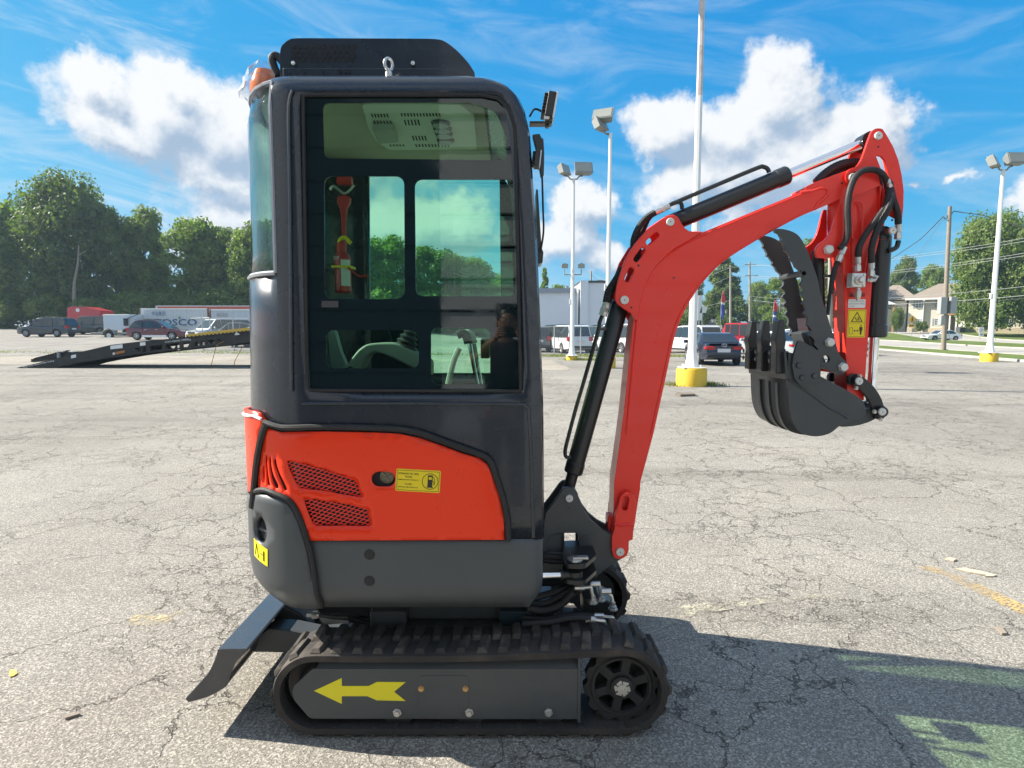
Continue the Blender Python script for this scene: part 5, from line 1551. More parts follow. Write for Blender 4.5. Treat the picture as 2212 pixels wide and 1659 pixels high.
for q in ([(516, 1474), (550, 1466), (552, 1488), (516, 1496)], [(800, 1404), (888, 1392), (890, 1420), (802, 1430)], [(1016, 1380), (1054, 1376), (1056, 1400), (1016, 1404)], [(1704, 1306), (1736, 1303), (1737, 1324), (1704, 1327)], [(818, 1454), (832, 1452), (832, 1468), (818, 1470)]):
    plate([[c7(*p) for p in q]], Yv - .012, Yv - .003).build('reflector', M_twhite, tl)
plate([[c7(*p) for p in [(836, 1450), (905, 1436), (907, 1452), (838, 1468)]]], Yv - .03, Yv - .003).build('tie_strap', M_trust, tl)
def letter_on(mb, s, pa, pb, hpx, Y):
    A = at(*pa, Y); B = at(*pb, Y); u = (B - A); Ln = u.length; u.normalize()
    v = Vector((0, -1, 0)).cross(u); v = v if v.z > 0 else -v
    lettering(mb, s, A, u, v, Ln, hpx / F * Y)
m = MB(); letter_on(m, 'Load capacity 10000kg', c7(1200, 1386), c7(1386, 1366), 5.2, Yv - .006); m.build('lettering', M_twhite, tl, smooth=0)
m = MB(); letter_on(m, 'Please keep distance when loading', c7(170, 1568), c7(394, 1520), 4.6, Yv - .006); m.build('lettering', M_twhite, tl, smooth=0)
for px in (690, 735, 780):
    b = gnd(px, 790); m = MB(); m.lathe([(.2, 0), (.38, 0), (.40, .05), (.40, .25), (.36, .3), (.2, .3)], (XX(px, Yv), Yv + .6, .40), (0, -1, 0), 20); m.build('wheel', M_tyre, tl)
m = MB(); m.box((XX(670, Yv), Yv + .7, .38), (XX(800, Yv), Yv + 2, at(1106, 740, Yv).z)); m.build('axle_frame', M_tblack, tl)
m = MB(); m.tube([at(*c7(1625, 1375), Yv - .1), at(*c7(1575, 1400), Yv - .1), at(*c7(1545, 1500), Yv - .1), at(*c7(1528, 1570), Yv - .1)], .012, n=5); m.build('cable', M_trust, tl)
m = MB(); m.tube([at(*c7(1760, 1410), Yv - .1), at(*c7(1740, 1450), Yv - .1), at(*c7(1700, 1530), Yv - .1), at(*c7(1725, 1557), Yv - .1)], .012, n=5); m.build('cable', M_trust, tl)

# litter on the lot
M_wood_l = paint('pale split wood', (.48, .41, .31), .9, var=.25)
def scrap(name, pts, hgt, label, cat, mat, rg=0):
    P = [gnd(*p) for p in pts]
    m = MB(); n = len(P)
    m.add([p + Vector((0, 0, .002)) for p in P] + [p + Vector((0, 0, hgt)) for p in P], [tuple(range(n)), tuple(range(2 * n - 1, n - 1, -1))] + [(i, (i + 1) % n, n + (i + 1) % n, n + i) for i in range(n)])
    return tag(m.build(name, mat, recalc=True, smooth=0, origin=P[0]), label, cat)
scrap('wood_splinter', [(2064, 1230), (2085, 1229), (2120, 1236), (2152, 1244), (2146, 1247), (2128, 1247), (2130, 1244), (2095, 1238)], .008, 'long pale splinter of wood beside the yellow line at right', 'wood scrap', M_wood_l)
scrap('wood_chip', [(2042, 1209), (2052, 1207), (2066, 1211), (2060, 1214)], .012, 'small wood chip just above the long splinter', 'wood scrap', M_wood_l)
scrap('wood_chip', [(2150, 1358), (2162, 1356), (2175, 1372), (2164, 1373)], .012, 'pinkish wood chip right of the machine shadow', 'wood scrap', M_wood)
scrap('twig', [(139, 1552), (172, 1543), (174, 1546), (141, 1556)], .01, 'dark twig on the asphalt at lower left', 'twig', M_wood)
scrap('yellow_scrap', [(20, 1456), (24, 1448), (33, 1450), (38, 1456), (30, 1462), (22, 1464)], .006, 'yellow scrap on the asphalt at the far left', 'litter', paint('yellow scrap', (.70, .55, .10), .8))
scrap('dark_clod', [(1458, 854), (1466, 852), (1500, 853), (1502, 856), (1470, 857)], .05, 'dark flattened clod on the lot in front of the near pole base', 'litter', M_bark)
# ================================================================== mini excavator
YN, YCEN, YF = 1.95, 2.395, 2.84           # near side, middle, far side of the house
XS, SA, SB, SN = -.72, .318, .445, 2.08     # rear rounding of the plan
M_cab = paint('slate cab paint', (.027, .035, .048), .27, .25, var=.08, scale=3, coat=.4)
M_body = paint('charcoal cast paint', (.074, .084, .092), .42, .1, var=.10, scale=4, bump=.06, bscale=300)
M_frame = paint('charcoal frame paint', (.064, .072, .079), .40, .1, var=.12, scale=4, dirt=.22, dirtcol=(.14, .13, .115), bump=.05, bscale=250)
M_red = paint('orange red panel paint', (.92, .042, .006), .30, 0, var=.02, scale=3, coat=.25, spec=.3)
M_boom = paint('red boom paint', (.90, .040, .026), .32, 0, var=.04, scale=4, coat=.25, spec=.35, dirt=.10, dirtcol=(.45, .06, .05))
M_blackp = paint('black steel paint', (.020, .022, .024), .38, .1, var=.15, coat=.2)
M_rubber = paint('black rubber', (.020, .020, .021), .7, var=.2, bump=.15, bscale=200)
M_track = paint('track rubber', (.030, .027, .026), .8, var=.3, scale=7, dirt=.6, dirtcol=(.12, .095, .075), bump=.3, bscale=150)
M_tread = paint('dusty tread rubber', (.032, .028, .025), .8, var=.35, scale=9, dirt=.75, dirtcol=(.22, .18, .145), bump=.3, bscale=150)
M_blade = paint('blade paint', (.058, .062, .068), .24, .2, var=.12, scale=6, coat=.6)
M_hose = paint('hydraulic hose', (.016, .016, .018), .6, var=.2)
M_chrome = paint('chrome rod', (.85, .86, .88), .09, 1.0, var=.02)
M_zinc = paint('zinc plated steel', (.62, .62, .60), .32, .85, var=.12, scale=20)
M_pin = paint('white pin cap', (.70, .70, .66), .45, .1, var=.08)
M_brass = paint('yellow zinc bolt', (.62, .40, .18), .35, .7)
M_yel = paint('yellow sticker', (.86, .66, .015), .4, var=.03)
M_yel2 = paint('bright yellow arrow', (.84, .74, .02), .45, var=.03)
M_ink = paint('sticker ink', (.03, .025, .02), .5)
M_rubsoft = paint('cream interior plastic', (.38, .39, .35), .6, var=.04)
M_liner = paint('cream roof lining', (.42, .40, .32), .85, var=.05)
M_dark = paint('dark interior', (.015, .016, .018), .8)
M_frit = paint('black printed glass', (.006, .014, .017), .03, 0, var=.0, spec=.85)
M_glass = glass('green cab glass', (.80, .96, .87), 1.0, 0.0, .02)
M_glass_r = glass('green rear glass', (.80, .92, .86), 1.3, 0.0, .05)
M_glass_f = glass('green front glass', (.82, .90, .72), 1.0, 0.0, .02)
M_red_d = paint('red safety plastic', (.60, .03, .02), .35, coat=.3)
M_bag = glass('clear plastic bag', (.93, .94, .95), .9, .25, .6)
M_amber = paint('orange beacon lens', (.85, .20, .03), .15, coat=.5)
M_white_p = paint('white sticker', (.80, .80, .78), .5)

EX = thing('mini_excavator', 'red and charcoal mini excavator on rubber tracks with enclosed cab and thumb bucket', 'excavator', (-.2, 2.395, 0))

# ---- side surface of the house: s along the plan from rear middle (negative) to front
_arc = []
def _sp(t): return Vector((XS - SA * math.sin(t) ** (2 / SN), YCEN - SB * math.cos(t) ** (2 / SN)))
_n = 160
_pts = [_sp(PI / 2 * k / _n) for k in range(_n + 1)]
_len = [0.0]
for i in range(_n): _len.append(_len[-1] + (_pts[i + 1] - _pts[i]).length)
S_REAR = -_len[-1]
XFRONT, RFRONT = .108, .05
S_FC = XFRONT - RFRONT - XS
S_FRONT = S_FC + RFRONT * PI / 2 + (YCEN - YN - RFRONT)
def plan(s):
    """point and outward normal on the half plan"""
    if s < 0:
        q = min(-s, _len[-1] - 1e-6); i = 0
        lo, hi = 0, _n
        while hi - lo > 1:
            mid = (lo + hi) // 2
            if _len[mid] <= q: lo = mid
            else: hi = mid
        f = (q - _len[lo]) / max(1e-9, _len[lo + 1] - _len[lo])
        p = _pts[lo].lerp(_pts[lo + 1], f)
        ex = abs((XS - p.x) / SA) ** (SN - 1) / SA; ey = abs((YCEN - p.y) / SB) ** (SN - 1) / SB
        nn = Vector((-ex, -ey)).normalized()
        return p, nn
    if s <= S_FC: return Vector((XS + s, YN)), Vector((0, -1))
    a = (s - S_FC) / RFRONT
    if a <= PI / 2:
        nn = Vector((math.sin(a), -math.cos(a)))
        return Vector((XFRONT - RFRONT, YN + RFRONT)) + nn * RFRONT, nn
    return Vector((XFRONT, YN + RFRONT + (a - PI / 2) * RFRONT)), Vector((1, 0))
def zat(py, Y=2.0, px=1106): return at(px, py, Y).z
Z_S0, Z_S1 = zat(1278, YN), zat(1325, YN)
Z_A, Z_D = Z_S1 + .145, Z_S1
def lerp_tab(x, tab):
    if x >= tab[0][0]: return tab[0][1]
    for (x0, y0), (x1, y1) in zip(tab[:-1], tab[1:]):
        if x1 <= x <= x0: return y0 + (y1 - y0) * (x0 - x) / max(1e-9, x0 - x1)
    return tab[-1][1]
def inset_rear(z): return lerp_tab(z, [(Z_A, 0), (Z_D + .09, .010), (Z_D + .045, .034), (Z_D + .015, .062), (Z_D, .085)])
def inset_side(z): return lerp_tab(z, [(Z_S0, 0), (Z_S0 - .012, .006), (Z_S1, .05)])
def surf(s, z, o=0.0, far=False):
    p, nn = plan(s)
    oe = o - nn.x ** 2 * (inset_rear(z) if nn.x < 0 else inset_side(z)) - nn.y ** 2 * inset_side(z)
    q = p + nn * oe
    return Vector((q.x, 2 * YCEN - q.y if far else q.y, z))
_tab = []
def to_sz(px, py, o=0.012):
    if (o,) not in PRJ:
        tb = []
        k = 0; s = S_FC
        while s > S_REAR + .02:
            p, nn = plan(s); q = p + nn * o
            tb.append((q.x / q.y, s)); s -= .004
        m = min(range(len(tb)), key=lambda i: tb[i][0])
        PRJ[(o,)] = tb[:m + 1]
    tb = PRJ[(o,)]
    d = ray(px, py); r = d.x / d.y
    if r >= tb[0][0]:
        s = tb[0][1] + (r - tb[0][0]) * YN
    elif r <= tb[-1][0]: s = tb[-1][1]
    else:
        lo, hi = 0, len(tb) - 1
        while hi - lo > 1:
            mid = (lo + hi) // 2
            if tb[mid][0] >= r: lo = mid
            else: hi = mid
        a, b = tb[lo], tb[hi]
        s = a[1] + (b[1] - a[1]) * (a[0] - r) / max(1e-9, a[0] - b[0])
    p, nn = plan(s); q = p + nn * o
    return (s, CAM_H + d.z / d.y * q.y)
PRJ = {}
def outline(pts, o):
    """mix of grid points and ('S', s, z) / ('R', py) points -> (s, z)"""
    out = []
    for p in pts:
        if p[0] == 'S': out.append((p[1], p[2]))
        elif p[0] == 'R': out.append((S_REAR, at(545, p[1], 2.2).z))
        elif p[0] == 'F': out.append((S_FRONT, zat(p[1], YN)))
        else: out.append(to_sz(p[0], p[1], o))
    return out
def in_poly(x, y, P):
    c = False; j = len(P) - 1
    for i in range(len(P)):
        if (P[i][1] > y) != (P[j][1] > y) and x < (P[j][0] - P[i][0]) * (y - P[i][1]) / (P[j][1] - P[i][1]) + P[i][0]: c = not c
        j = i
    return c
def dens(P, st):
    out = []
    for i in range(len(P)):
        a, b = P[i], P[(i + 1) % len(P)]
        m = max(1, int(math.hypot(b[0] - a[0], b[1] - a[1]) / st))
        for k in range(m): out.append((a[0] + (b[0] - a[0]) * k / m, a[1] + (b[1] - a[1]) * k / m))
    return out
def skin(name, P, holes, mat, o=.012, step=.025, thick=.016, parent=EX, both=True, bulge=None, mirror_holes=False, closed_end=True):
    """curved panel lying on the side surface; a mirrored half for the far side"""
    P = dens(P, step); H = [dens(q, step * .6) for q in holes]
    pts = [Vector(p) for p in P]; edges = [(i, (i + 1) % len(P)) for i in range(len(P))]
    for q in H:
        k = len(pts); pts += [Vector(p) for p in q]; edges += [(k + i, k + (i + 1) % len(q)) for i in range(len(q))]
    bd = list(pts)
    x = min(p[0] for p in P); x1 = max(p[0] for p in P); y0 = min(p[1] for p in P); y1 = max(p[1] for p in P)
    while x < x1:
        y = y0
        while y < y1:
            if in_poly(x, y, P) and not any(in_poly(x, y, q) for q in H) and min((b.x - x) ** 2 + (b.y - y) ** 2 for b in bd) > (step * .5) ** 2:
                pts.append(Vector((x + .0007, y + .0004)))
            y += step
        x += step
    vs, es, fs, *_ = geometry.delaunay_2d_cdt(pts, edges, [], 0, 1e-6)
    def oo(s, z): return o + (bulge(s, z) if bulge else 0)
    tri = []
    for f in fs:
        cx_ = sum(vs[i].x for i in f) / len(f); cy_ = sum(vs[i].y for i in f) / len(f)
        if in_poly(cx_, cy_, P) and not any(in_poly(cx_, cy_, q) for q in H):
            a, b, c = [vs[i] for i in f[:3]]
            ar = (b.x - a.x) * (c.y - a.y) - (b.y - a.y) * (c.x - a.x)
            tri.append(tuple(f) if ar > 0 else tuple(reversed(f)))
    m = MB(); m.add([surf(v.x, v.y, oo(v.x, v.y)) for v in vs], tri)
    r_ = m.build(name, mat, parent, smooth=50, solid=thick)
    if both: m = MB(); m.add([surf(v.x, v.y, oo(v.x, v.y), True) for v in vs], [tuple(reversed(f)) for f in tri]); m.build(name, mat, parent, smooth=50, solid=thick)
    return r_
def seam(name, pts, r, mat, o=.014, parent=EX, both=True, sm=True):
    m = MB(); P = outline(pts, o)
    if sm: P = cat2(P, 5)
    P = dens(P, .02)[:len(dens(P, .02))] if False else P
    m.tube([surf(s, z, o) for s, z in P], r, n=8, smooth=False); r_ = m.build(name, mat, parent)
    if both: m = MB(); m.tube([surf(s, z, o, True) for s, z in P], r, n=8, smooth=False); m.build(name, mat, parent)
    return r_

# ---------------------------------------------------------------- cab shell
fr_px = [(1176, 1165), (1174, 870), (1160, 500), (1152, 400), (1148, 320), (1144, 276), (1135, 240), (1119, 207), (1097, 184), (1068, 169), (1035, 163)]
fr = [(at(x, y, YN + .02).z, at(x, y, YN + .02).x) for x, y in fr_px]
re_px = [(550, 900), (544, 700), (541, 450), (538, 300), (536.5, 245), (540, 218), (549, 198), (564, 182), (585, 171), (612, 165)]
re = [(.6, XS - .318), (1.0, XS - .316), (1.9, XS - .286), (2.20, XS - .284), (2.25, XS - .276), (2.275, XS - .262), (2.30, XS - .235)]
def itab(z, T):
    if z <= T[0][0]: return T[0][1]
    for (a, b), (c, d) in zip(T[:-1], T[1:]):
        if z <= c: return b + (d - b) * (z - a) / (c - a)
    return T[-1][1]
Z_TOP = zat(162, YN + .05)
Z_BOT = zat(1166, YN)
Z_WB, Z_WT = zat(846, YN), zat(204, YN)
Z_RB, Z_RT = at(560, 601, 2.15).z, at(560, 222, 2.15).z
zl_ = [Z_BOT, Z_BOT + .12, Z_BOT + .25, Z_WB - .17, Z_WB - .05, Z_WB]
k = 6
zl_ += [Z_WB + (Z_RB - Z_WB) * i / 3 for i in (1, 2, 3)] + [Z_RB + (Z_RT - .09 - Z_RB) * i / 7 for i in range(1, 8)] + [Z_RT - .05, Z_RT - .02, Z_RT]
zl_ = [z for z in zl_ if z < Z_WT - .004] + [Z_WT]
zl_ = sorted(zl_)
zt = [Z_WT + (Z_TOP - Z_WT) * (1 - (1 - q) ** 1.6) for q in (.12, .25, .4, .55, .7, .82, .91, .97, 1.0)]
zl_ += zt
X_WL = at(657, 500, YN).x
tR = PI / 2
def px_of_t(t, z=1.95):
    p = _sp(t); return proj((p.x, p.y, z))[0]
T_RW = min((i / 400 * PI / 2 for i in range(20, 400)), key=lambda t: abs(px_of_t(t) - 584) + (100 if t > 1.0 else 0))
def cab_ring(z):
    xf = itab(z, fr); xr = itab(z, re)
    e = max(0.0, (z - (Z_TOP - .07)) / .07)
    ins = .07 * (1 - math.sqrt(max(0, 1 - min(1, e) ** 2)))
    a = XS - xr; b = SB - ins
    pts = []
    # front corner, near side, rear, mirrored
    r = .03
    half = [(xf - ins * .3, YCEN - b + r), (xf - r * .3 - ins * .3, YCEN - b + r * .3), (xf - r - ins * .3, YCEN - b), (xf - .068, YCEN - b)]
    half[2] = (xf - .036, YCEN - b)
    for f in (.25, .5, .75): half.append((X_WL + (xf - .068 - X_WL) * (1 - f), YCEN - b))
    half.append((X_WL, YCEN - b)); half.append((XS, YCEN - b))
    ts = [T_RW * q for q in (.25, .45, .62, .78, .9, 1.0)] + [T_RW + (PI / 2 - T_RW) * q for q in (.12, .25, .4, .55, .7, .85)]
    for t in ts: half.append((XS - a * math.sin(t) ** (2 / SN), YCEN - b * math.cos(t) ** (2 / SN)))
    mid = [(XS - a, YCEN)]
    return half + mid + [(x, 2 * YCEN - y) for x, y in reversed(half)]
m = MB(); nr = len(cab_ring(1.0)); nhalf = (nr - 1) // 2
rings = [[(x, y, z) for x, y in cab_ring(z)] for z in zl_]
vs = [p for rg in rings for p in rg]
fs = []
j_w0, j_w1 = 3, 7            # near window columns
j_r0 = 9 + 5                 # rear window first column
j_r1 = 9 + 9                 # wider solid corner on the far side
for i in range(len(zl_) - 1):
    zm = (zl_[i] + zl_[i + 1]) / 2
    for j in range(nr):
        jj = j if j <= nhalf else nr - 2 - j      # mirrored column index (face j -> j+1)
        if j == nr - 1:                            # front face column
            if Z_BOT + .3 < zm < Z_WT - .02: continue
        elif j_w0 <= (j if j < nhalf else nr - 2 - j) < j_w1 and Z_WB < zm < Z_WT: continue
        elif (j_r0 <= j if j < nhalf else j_r1 <= nr - 2 - j) and Z_RB < zm < Z_RT: continue
        fs.append((i * nr + j, (i + 1) * nr + j, (i + 1) * nr + (j + 1) % nr, i * nr + (j + 1) % nr))
fs.append(tuple((len(zl_) - 1) * nr + j for j in reversed(range(nr))))
m.add(vs, fs)
cab = m.build('cab', M_cab, EX, smooth=48, solid=.028, recalc=True)

# near glass panel with printed black border and clear openings
def PL(pts): return [tuple(p) for p in pts]
win = PL(fillet([(655, 205), (1040, 205), (1075, 212), (1100, 236), (1112, 275), (1114, 340), (1125, 845), (664, 843)], [6, 0, 14, 20, 30, 0, 4, 12], 5))
A_ = PL(fillet([(697, 222), (1020, 222), (1070, 240), (1094, 290), (1096, 346), (700, 342)], [16, 12, 30, 30, 12, 14]))
B_ = rrect(700, 381, 873, 646, 18); B_ = [(x + (y - 381) * .006, y) for x, y in B_]
Cc = rrect(896, 388, 1110, 640, 16); Cc = [(x + (y - 388) * .01, y) for x, y in Cc]
D_ = rrect(705, 713, 905, 796, 16)
E_ = rrect(931, 708, 1059, 830, 16)
YG = YN + .006
plate([win, A_, B_, Cc, D_, E_], YG, YG + .004).build('printed_glass', M_frit, EX, smooth=0)
clear = plate([win], YG + .005, YG + .009); clear.build('side_glass', M_glass, EX, smooth=0)
m = MB(); P = [at(x, y, YN - .001) for x, y in win]; m.tube(P + [P[0]], .006, n=6, smooth=False); m.build('window_seal', M_rubber, EX)
# raised frame lines of the pressing round the glass
m = MB(); P = [at(x, y, YN - .002) for x, y in [(630, 845), (628, 600), (626, 400), (624, 240), (632, 196)]]; m.tube(P, .007, n=8); m.build('frame_rib', M_cab, EX)
m = MB(); m.tube([at(x, y, YN - .001) for x, y in [(652, 872), (700, 871), (900, 871), (1110, 873), (1135, 878), (1142, 892), (1148, 1000), (1152, 1160)]], .006, n=8, sub=4); m.build('panel_rib', M_cab, EX)
for hy in (214, 470, 835):
    pass
m = MB(); m.obox(at(713, 657, YN + .004), (.028, 0, .0), (0, .003, 0), (0, 0, .011)); m.build('sticker', paint('dark plate', (.05, .05, .055), .6), EX)
# windscreen, rear glass
m = MB()
zA, zB = Z_BOT + .3, Z_WT - .02
nn = 8
vs = []
for i in range(nn + 1):
    z = zA + (zB - zA) * i / nn; x = itab(z, fr) - .004
    vs += [(x, YN + .035, z), (x, YF - .035, z)]
m.add(vs, [(2 * i, 2 * i + 1, 2 * i + 3, 2 * i + 2) for i in range(nn)]); m.build('windscreen', M_glass_f, EX, smooth=180, solid=.004)
m = MB(); rows = []
zz = [Z_RB + (Z_RT - Z_RB) * i / 8 for i in range(9)]
ncol = 15
for z in zz:
    rg = cab_ring(z); rows.append([Vector((x, y, z)) for x, y in rg[j_r0:nr - j_r1]])
ncol = len(rows[0])
cen = Vector((XS, YCEN, 0))
vs = []
for rw in rows:
    for p in rw: d_ = (Vector((p.x, p.y, 0)) - cen).normalized(); vs.append(p - d_ * .008)
m.add(vs, [(i * ncol + j, (i + 1) * ncol + j, (i + 1) * ncol + j + 1, i * ncol + j + 1) for i in range(8) for j in range(ncol - 1)])
m.build('rear_glass', M_glass_r, EX, smooth=180, solid=.004)
# pale sill strip and seals of the rear glass
M_sill = paint('pale grey seal', (.30, .32, .35), .4, .1)
m = MB()
for row, r_ in ((0, .009), (8, .007)):
    m.tube([p - (Vector((p.x, p.y, p.z)) - Vector((XS, YCEN, p.z))).normalized() * .002 for p in rows[row]], r_, n=6, smooth=False)
for jx in (0, ncol - 1): m.tube([rw[jx] for rw in rows], .007, n=6, smooth=False)
m.build('rear_seal', M_sill, EX)
# far door: panel with its own openings
FW = PL(fillet([(650, 190), (1130, 190), (1130, 862), (650, 862)], 10))
f1 = fillet([(798, 372), (1079, 372), (1082, 652), (799, 652)], [8, 12, 10, 6]); f2 = fillet([(915, 705), (1066, 705), (1068, 838), (917, 838)], 10)
xs_ = [(x, y) for x, y in FW]
xl_, xr_ = X_WL - .02, .05
def atF(p): q = at(p[0], p[1], YF - .012); return (q.x, q.z)
m = MB()
outer = [(xl_, Z_WB - .02), (xr_, Z_WB - .02), (xr_ - .02, Z_WT - .15), (xr_ - .12, Z_WT + .01), (xl_, Z_WT + .01)]
m.prism([outer, [atF(p) for p in f1], [atF(p) for p in f2]], lambda p: (p[0], YF - .016, p[1]), lambda p: (p[0], YF - .004, p[1])); dr = m.build('door', M_frit, EX, smooth=0)
m = MB(); m.prism([outer], lambda p: (p[0], YF - .022, p[1]), lambda p: (p[0], YF - .019, p[1])); m.build('door_glass', M_glass, dr, smooth=0)

# interior
zf_ = Z_BOT + .05
def ins_ring(z, k):
    out = []
    for x, y in cab_ring(z)[1:-1]:
        out.append((max(x * 1.0, XS + (x - XS) * (1 - k * 2.2)) if x < XS else min(x, .06) - .02, YCEN + (y - YCEN) * (1 - k)))
    return out
m = MB(); m.prism([ins_ring(1.0, .10)], lambda p: (p[0], p[1], zf_), lambda p: (p[0], p[1], zf_ + .03)); m.build('cab_floor', M_dark, EX, recalc=True)
z_h = 2.245
m = MB(); m.prism([[(min(x, -.10), y) for x, y in ins_ring(1.9, .10)]], lambda p: (p[0], p[1], z_h), lambda p: (p[0], p[1], z_h + .012)); m.build('roof_lining', M_liner, EX, recalc=True)
def onz(px, py, z): g_ = gnd(px, py, z); return (g_.x, g_.y)
zp = z_h - .03
acp = [onz(*c1(*p), zp) for p in [(830, 492), (1440, 492), (1525, 560), (1545, 772), (1000, 776), (920, 720), (870, 640)]]
m = MB(); m.prism([fillet(acp[::-1], .02)], lambda p: (p[0], p[1], zp), lambda p: (p[0], p[1], zp + .029)); acm = m.build('air_vent_panel', paint('pale vent panel', (.62, .63, .58), .6, var=.04), EX, recalc=True, bevel=.006)
m = MB()
for (xa, xb_, y, y2, sk) in ((885, 1000, 550, 572, 8), (1070, 1325, 546, 566, 6), (900, 1020, 592, 622, 14), (1090, 1195, 587, 622, 10), (1140, 1235, 686, 716, 10), (1160, 1380, 738, 756, 6), (1000, 1100, 740, 752, 8)):
    n_ = int((xb_ - xa) / 19)
    for k in range(n_):
        x = xa + (xb_ - xa) * k / n_
        q = [onz(*c1(x, y), zp - .001), onz(*c1(x + 9, y), zp - .001), onz(*c1(x + 9 + sk, y2), zp - .001), onz(*c1(x + sk, y2), zp - .001)]
        m.add([(a, b, zp - .0012) for a, b in q], [(0, 1, 2, 3)])
m.build('vent_slot', M_dark, acm, smooth=0)
for k, (cx_, cy_) in enumerate(((1320, 605), (1330, 638), (1340, 672), (1350, 712))):
    a, b = onz(*c1(cx_, cy_), zp)
    m = MB(); m.lathe([(.0, -.012), (.030, -.012), (.036, .0), (.0, .0)], (a, b, zp - .001), n=18); m.build('air_nozzle', M_blackp, acm)
q = [onz(*c1(*p), zp - .02) for p in [(895, 640), (1030, 640), (1055, 715), (930, 725)]]
m = MB(); m.prism([q[::-1]], lambda p: (p[0], p[1], zp - .03), lambda p: (p[0], p[1], zp)); m.build('filter_cover', M_rubsoft, acm, recalc=True, bevel=.006)
# seat, armrest console, levers
M_seat = paint('black seat vinyl', (.022, .023, .026), .5, var=.1)
m = MB(); m.box((-.80, 2.20, .98), (-.36, 2.62, 1.10)); m.build('seat_cushion', M_seat, EX, bevel=.05, seg=3)
m = MB(); m.obox((-.83, 2.41, 1.36), (.055, 0, -.015), (0, .20, 0), (-.05, 0, .30)); m.build('seat_back', M_seat, EX, bevel=.05, seg=3)
con = cat2([(742, 800), (760, 772), (778, 752), (800, 742), (850, 741), (880, 752), (908, 768), (930, 780)], 3)
con2 = cat2([(930, 815), (880, 790), (850, 775), (815, 762), (795, 768), (778, 800)], 3)
plate([con + con2], 2.12, 2.22, Yref=2.12).build('armrest', paint('grey armrest plastic', (.26, .27, .25), .6), EX, bevel=.012)
m = MB()
pb, pt_ = at(876, 752, 2.17), at(890, 706, 2.17)
d_ = pt_ - pb
m.lathe([(.040, 0), (.046, d_.length * .10), (.034, d_.length * .18), (.041, d_.length * .30), (.029, d_.length * .40), (.035, d_.length * .52), (.022, d_.length * .62), (.026, d_.length * .75), (.014, d_.length * .85), (.012, d_.length * 1.0), (.0, d_.length)], pb, d_, 18); m.build('joystick_boot', M_seat, EX)
m = MB(); m.tube([at(890, 706, 2.17), at(893, 690, 2.17), at(890, 668, 2.17)], .016, n=8); m.build('joystick', M_seat, EX)
plate([fillet([(708, 715), (722, 713), (735, 760), (748, 790), (735, 800), (715, 795)], 6)], 2.3, 2.34, Yref=2.3).build('seat_belt_guide', M_rubsoft, EX, bevel=.006)
for x0, x1, y0, y1, yy in ((1014, 1032, 742, 835, 2.25), (1024, 1040, 742, 835, 2.33)):
    m = MB(); m.tube([at(x0, y0, yy), at(x1, y1, yy), at(x1 + 4, y1 + 70, yy)], .008, n=8, smooth=False); lv = m.build('travel_lever', M_chrome, EX)
    m = MB(); m.tube([at(x0 - 2, y0, yy), at(x0 - 6, y0 - 14, yy), at(x0 - 14, y0 - 22, yy), at(x0 - 26, y0 - 18, yy)], .017, n=10); m.build('lever_grip', M_blackp if yy < 2.3 else M_rubsoft, lv)
m = MB(); m.tube([at(968, 830, 2.3), at(980, 780, 2.3), at(992, 752, 2.3)], .012, n=8); m.build('blade_lever', M_rubsoft, EX)
m = MB(); m.obox(at(1049, 752, 2.35), (.018, 0, 0), (0, .05, 0), (0, 0, .04)); m.build('display', M_blackp, EX, bevel=.006)
m = MB(); m.box((-.20, 2.1, zf_ + .03), (-.12, 2.7, zf_ + .35)); m.build('dash', M_seat, EX, bevel=.02)

# fire extinguisher and rescue hammer hang inside the cab: things of their own
YE = 2.66
fe = thing('fire_extinguisher', 'small red fire extinguisher with white label hanging inside the cab window', 'fire extinguisher', at(742, 635, YE))
bq = at(742, 633, YE); tq = at(738, 548, YE); L_ = tq.z - bq.z
m = MB(); m.lathe([(0, 0), (.030, 0), (.036, .008), (.036, L_ - .02), (.030, L_ - .005), (.015, L_ + .01), (.012, L_ + .035), (0, L_ + .035)], bq, n=20); m.build('cylinder', M_red_d, fe)
m = MB(); n_ = 10
for a0, a1, za_, zb_ in ((-1.25, .1, .03, L_ - .03),):
    vs = []
    for k in range(n_ + 1):
        a = -PI / 2 + .05 + (1.25) * k / n_
        for z in (za_, zb_): vs.append((bq.x + .0368 * math.cos(a), bq.y + .0368 * math.sin(a), bq.z + z))
    m.add(vs, [(2 * k, 2 * k + 2, 2 * k + 3, 2 * k + 1) for k in range(n_)])
m.build('label', M_white_p, fe, smooth=180)
m = MB()
lettering(m, 'STOP', (bq.x - .030, bq.y - .0375, bq.z + L_ * .82), (.95, -.1, 0), (0, 0, 1), .026, .016); m.build('lettering', M_white_p, fe, smooth=0)
m = MB(); m.tube([(tq.x, tq.y, tq.z + .02), (tq.x - .005, tq.y - .01, tq.z + .055), (tq.x + .02, tq.y - .01, tq.z + .07), (tq.x + .045, tq.y - .01, tq.z + .045)], .010, n=8); m.build('handle', M_yel, fe)
m = MB(); m.lathe([(.022, 0), (.024, .03), (.016, .055), (0, .055)], (tq.x, tq.y, tq.z + .005), n=14); m.build('valve', M_red_d, fe)
m = MB(); m.tube([at(752, 578, YE - .04), at(765, 590, YE - .04), at(778, 597, YE - .03), at(795, 596, YE - .02)], .005, n=6); m.build('hose', M_red_d, fe)
m = MB(); m.box((bq.x - .040, bq.y - .040, bq.z + L_ * .62), (bq.x + .046, bq.y + .05, bq.z + L_ * .68)); m.build('bracket', M_yel, fe)
hm = thing('rescue_hammer', 'red emergency hammer hanging above the fire extinguisher inside the cab', 'hammer', at(742, 505, YE))
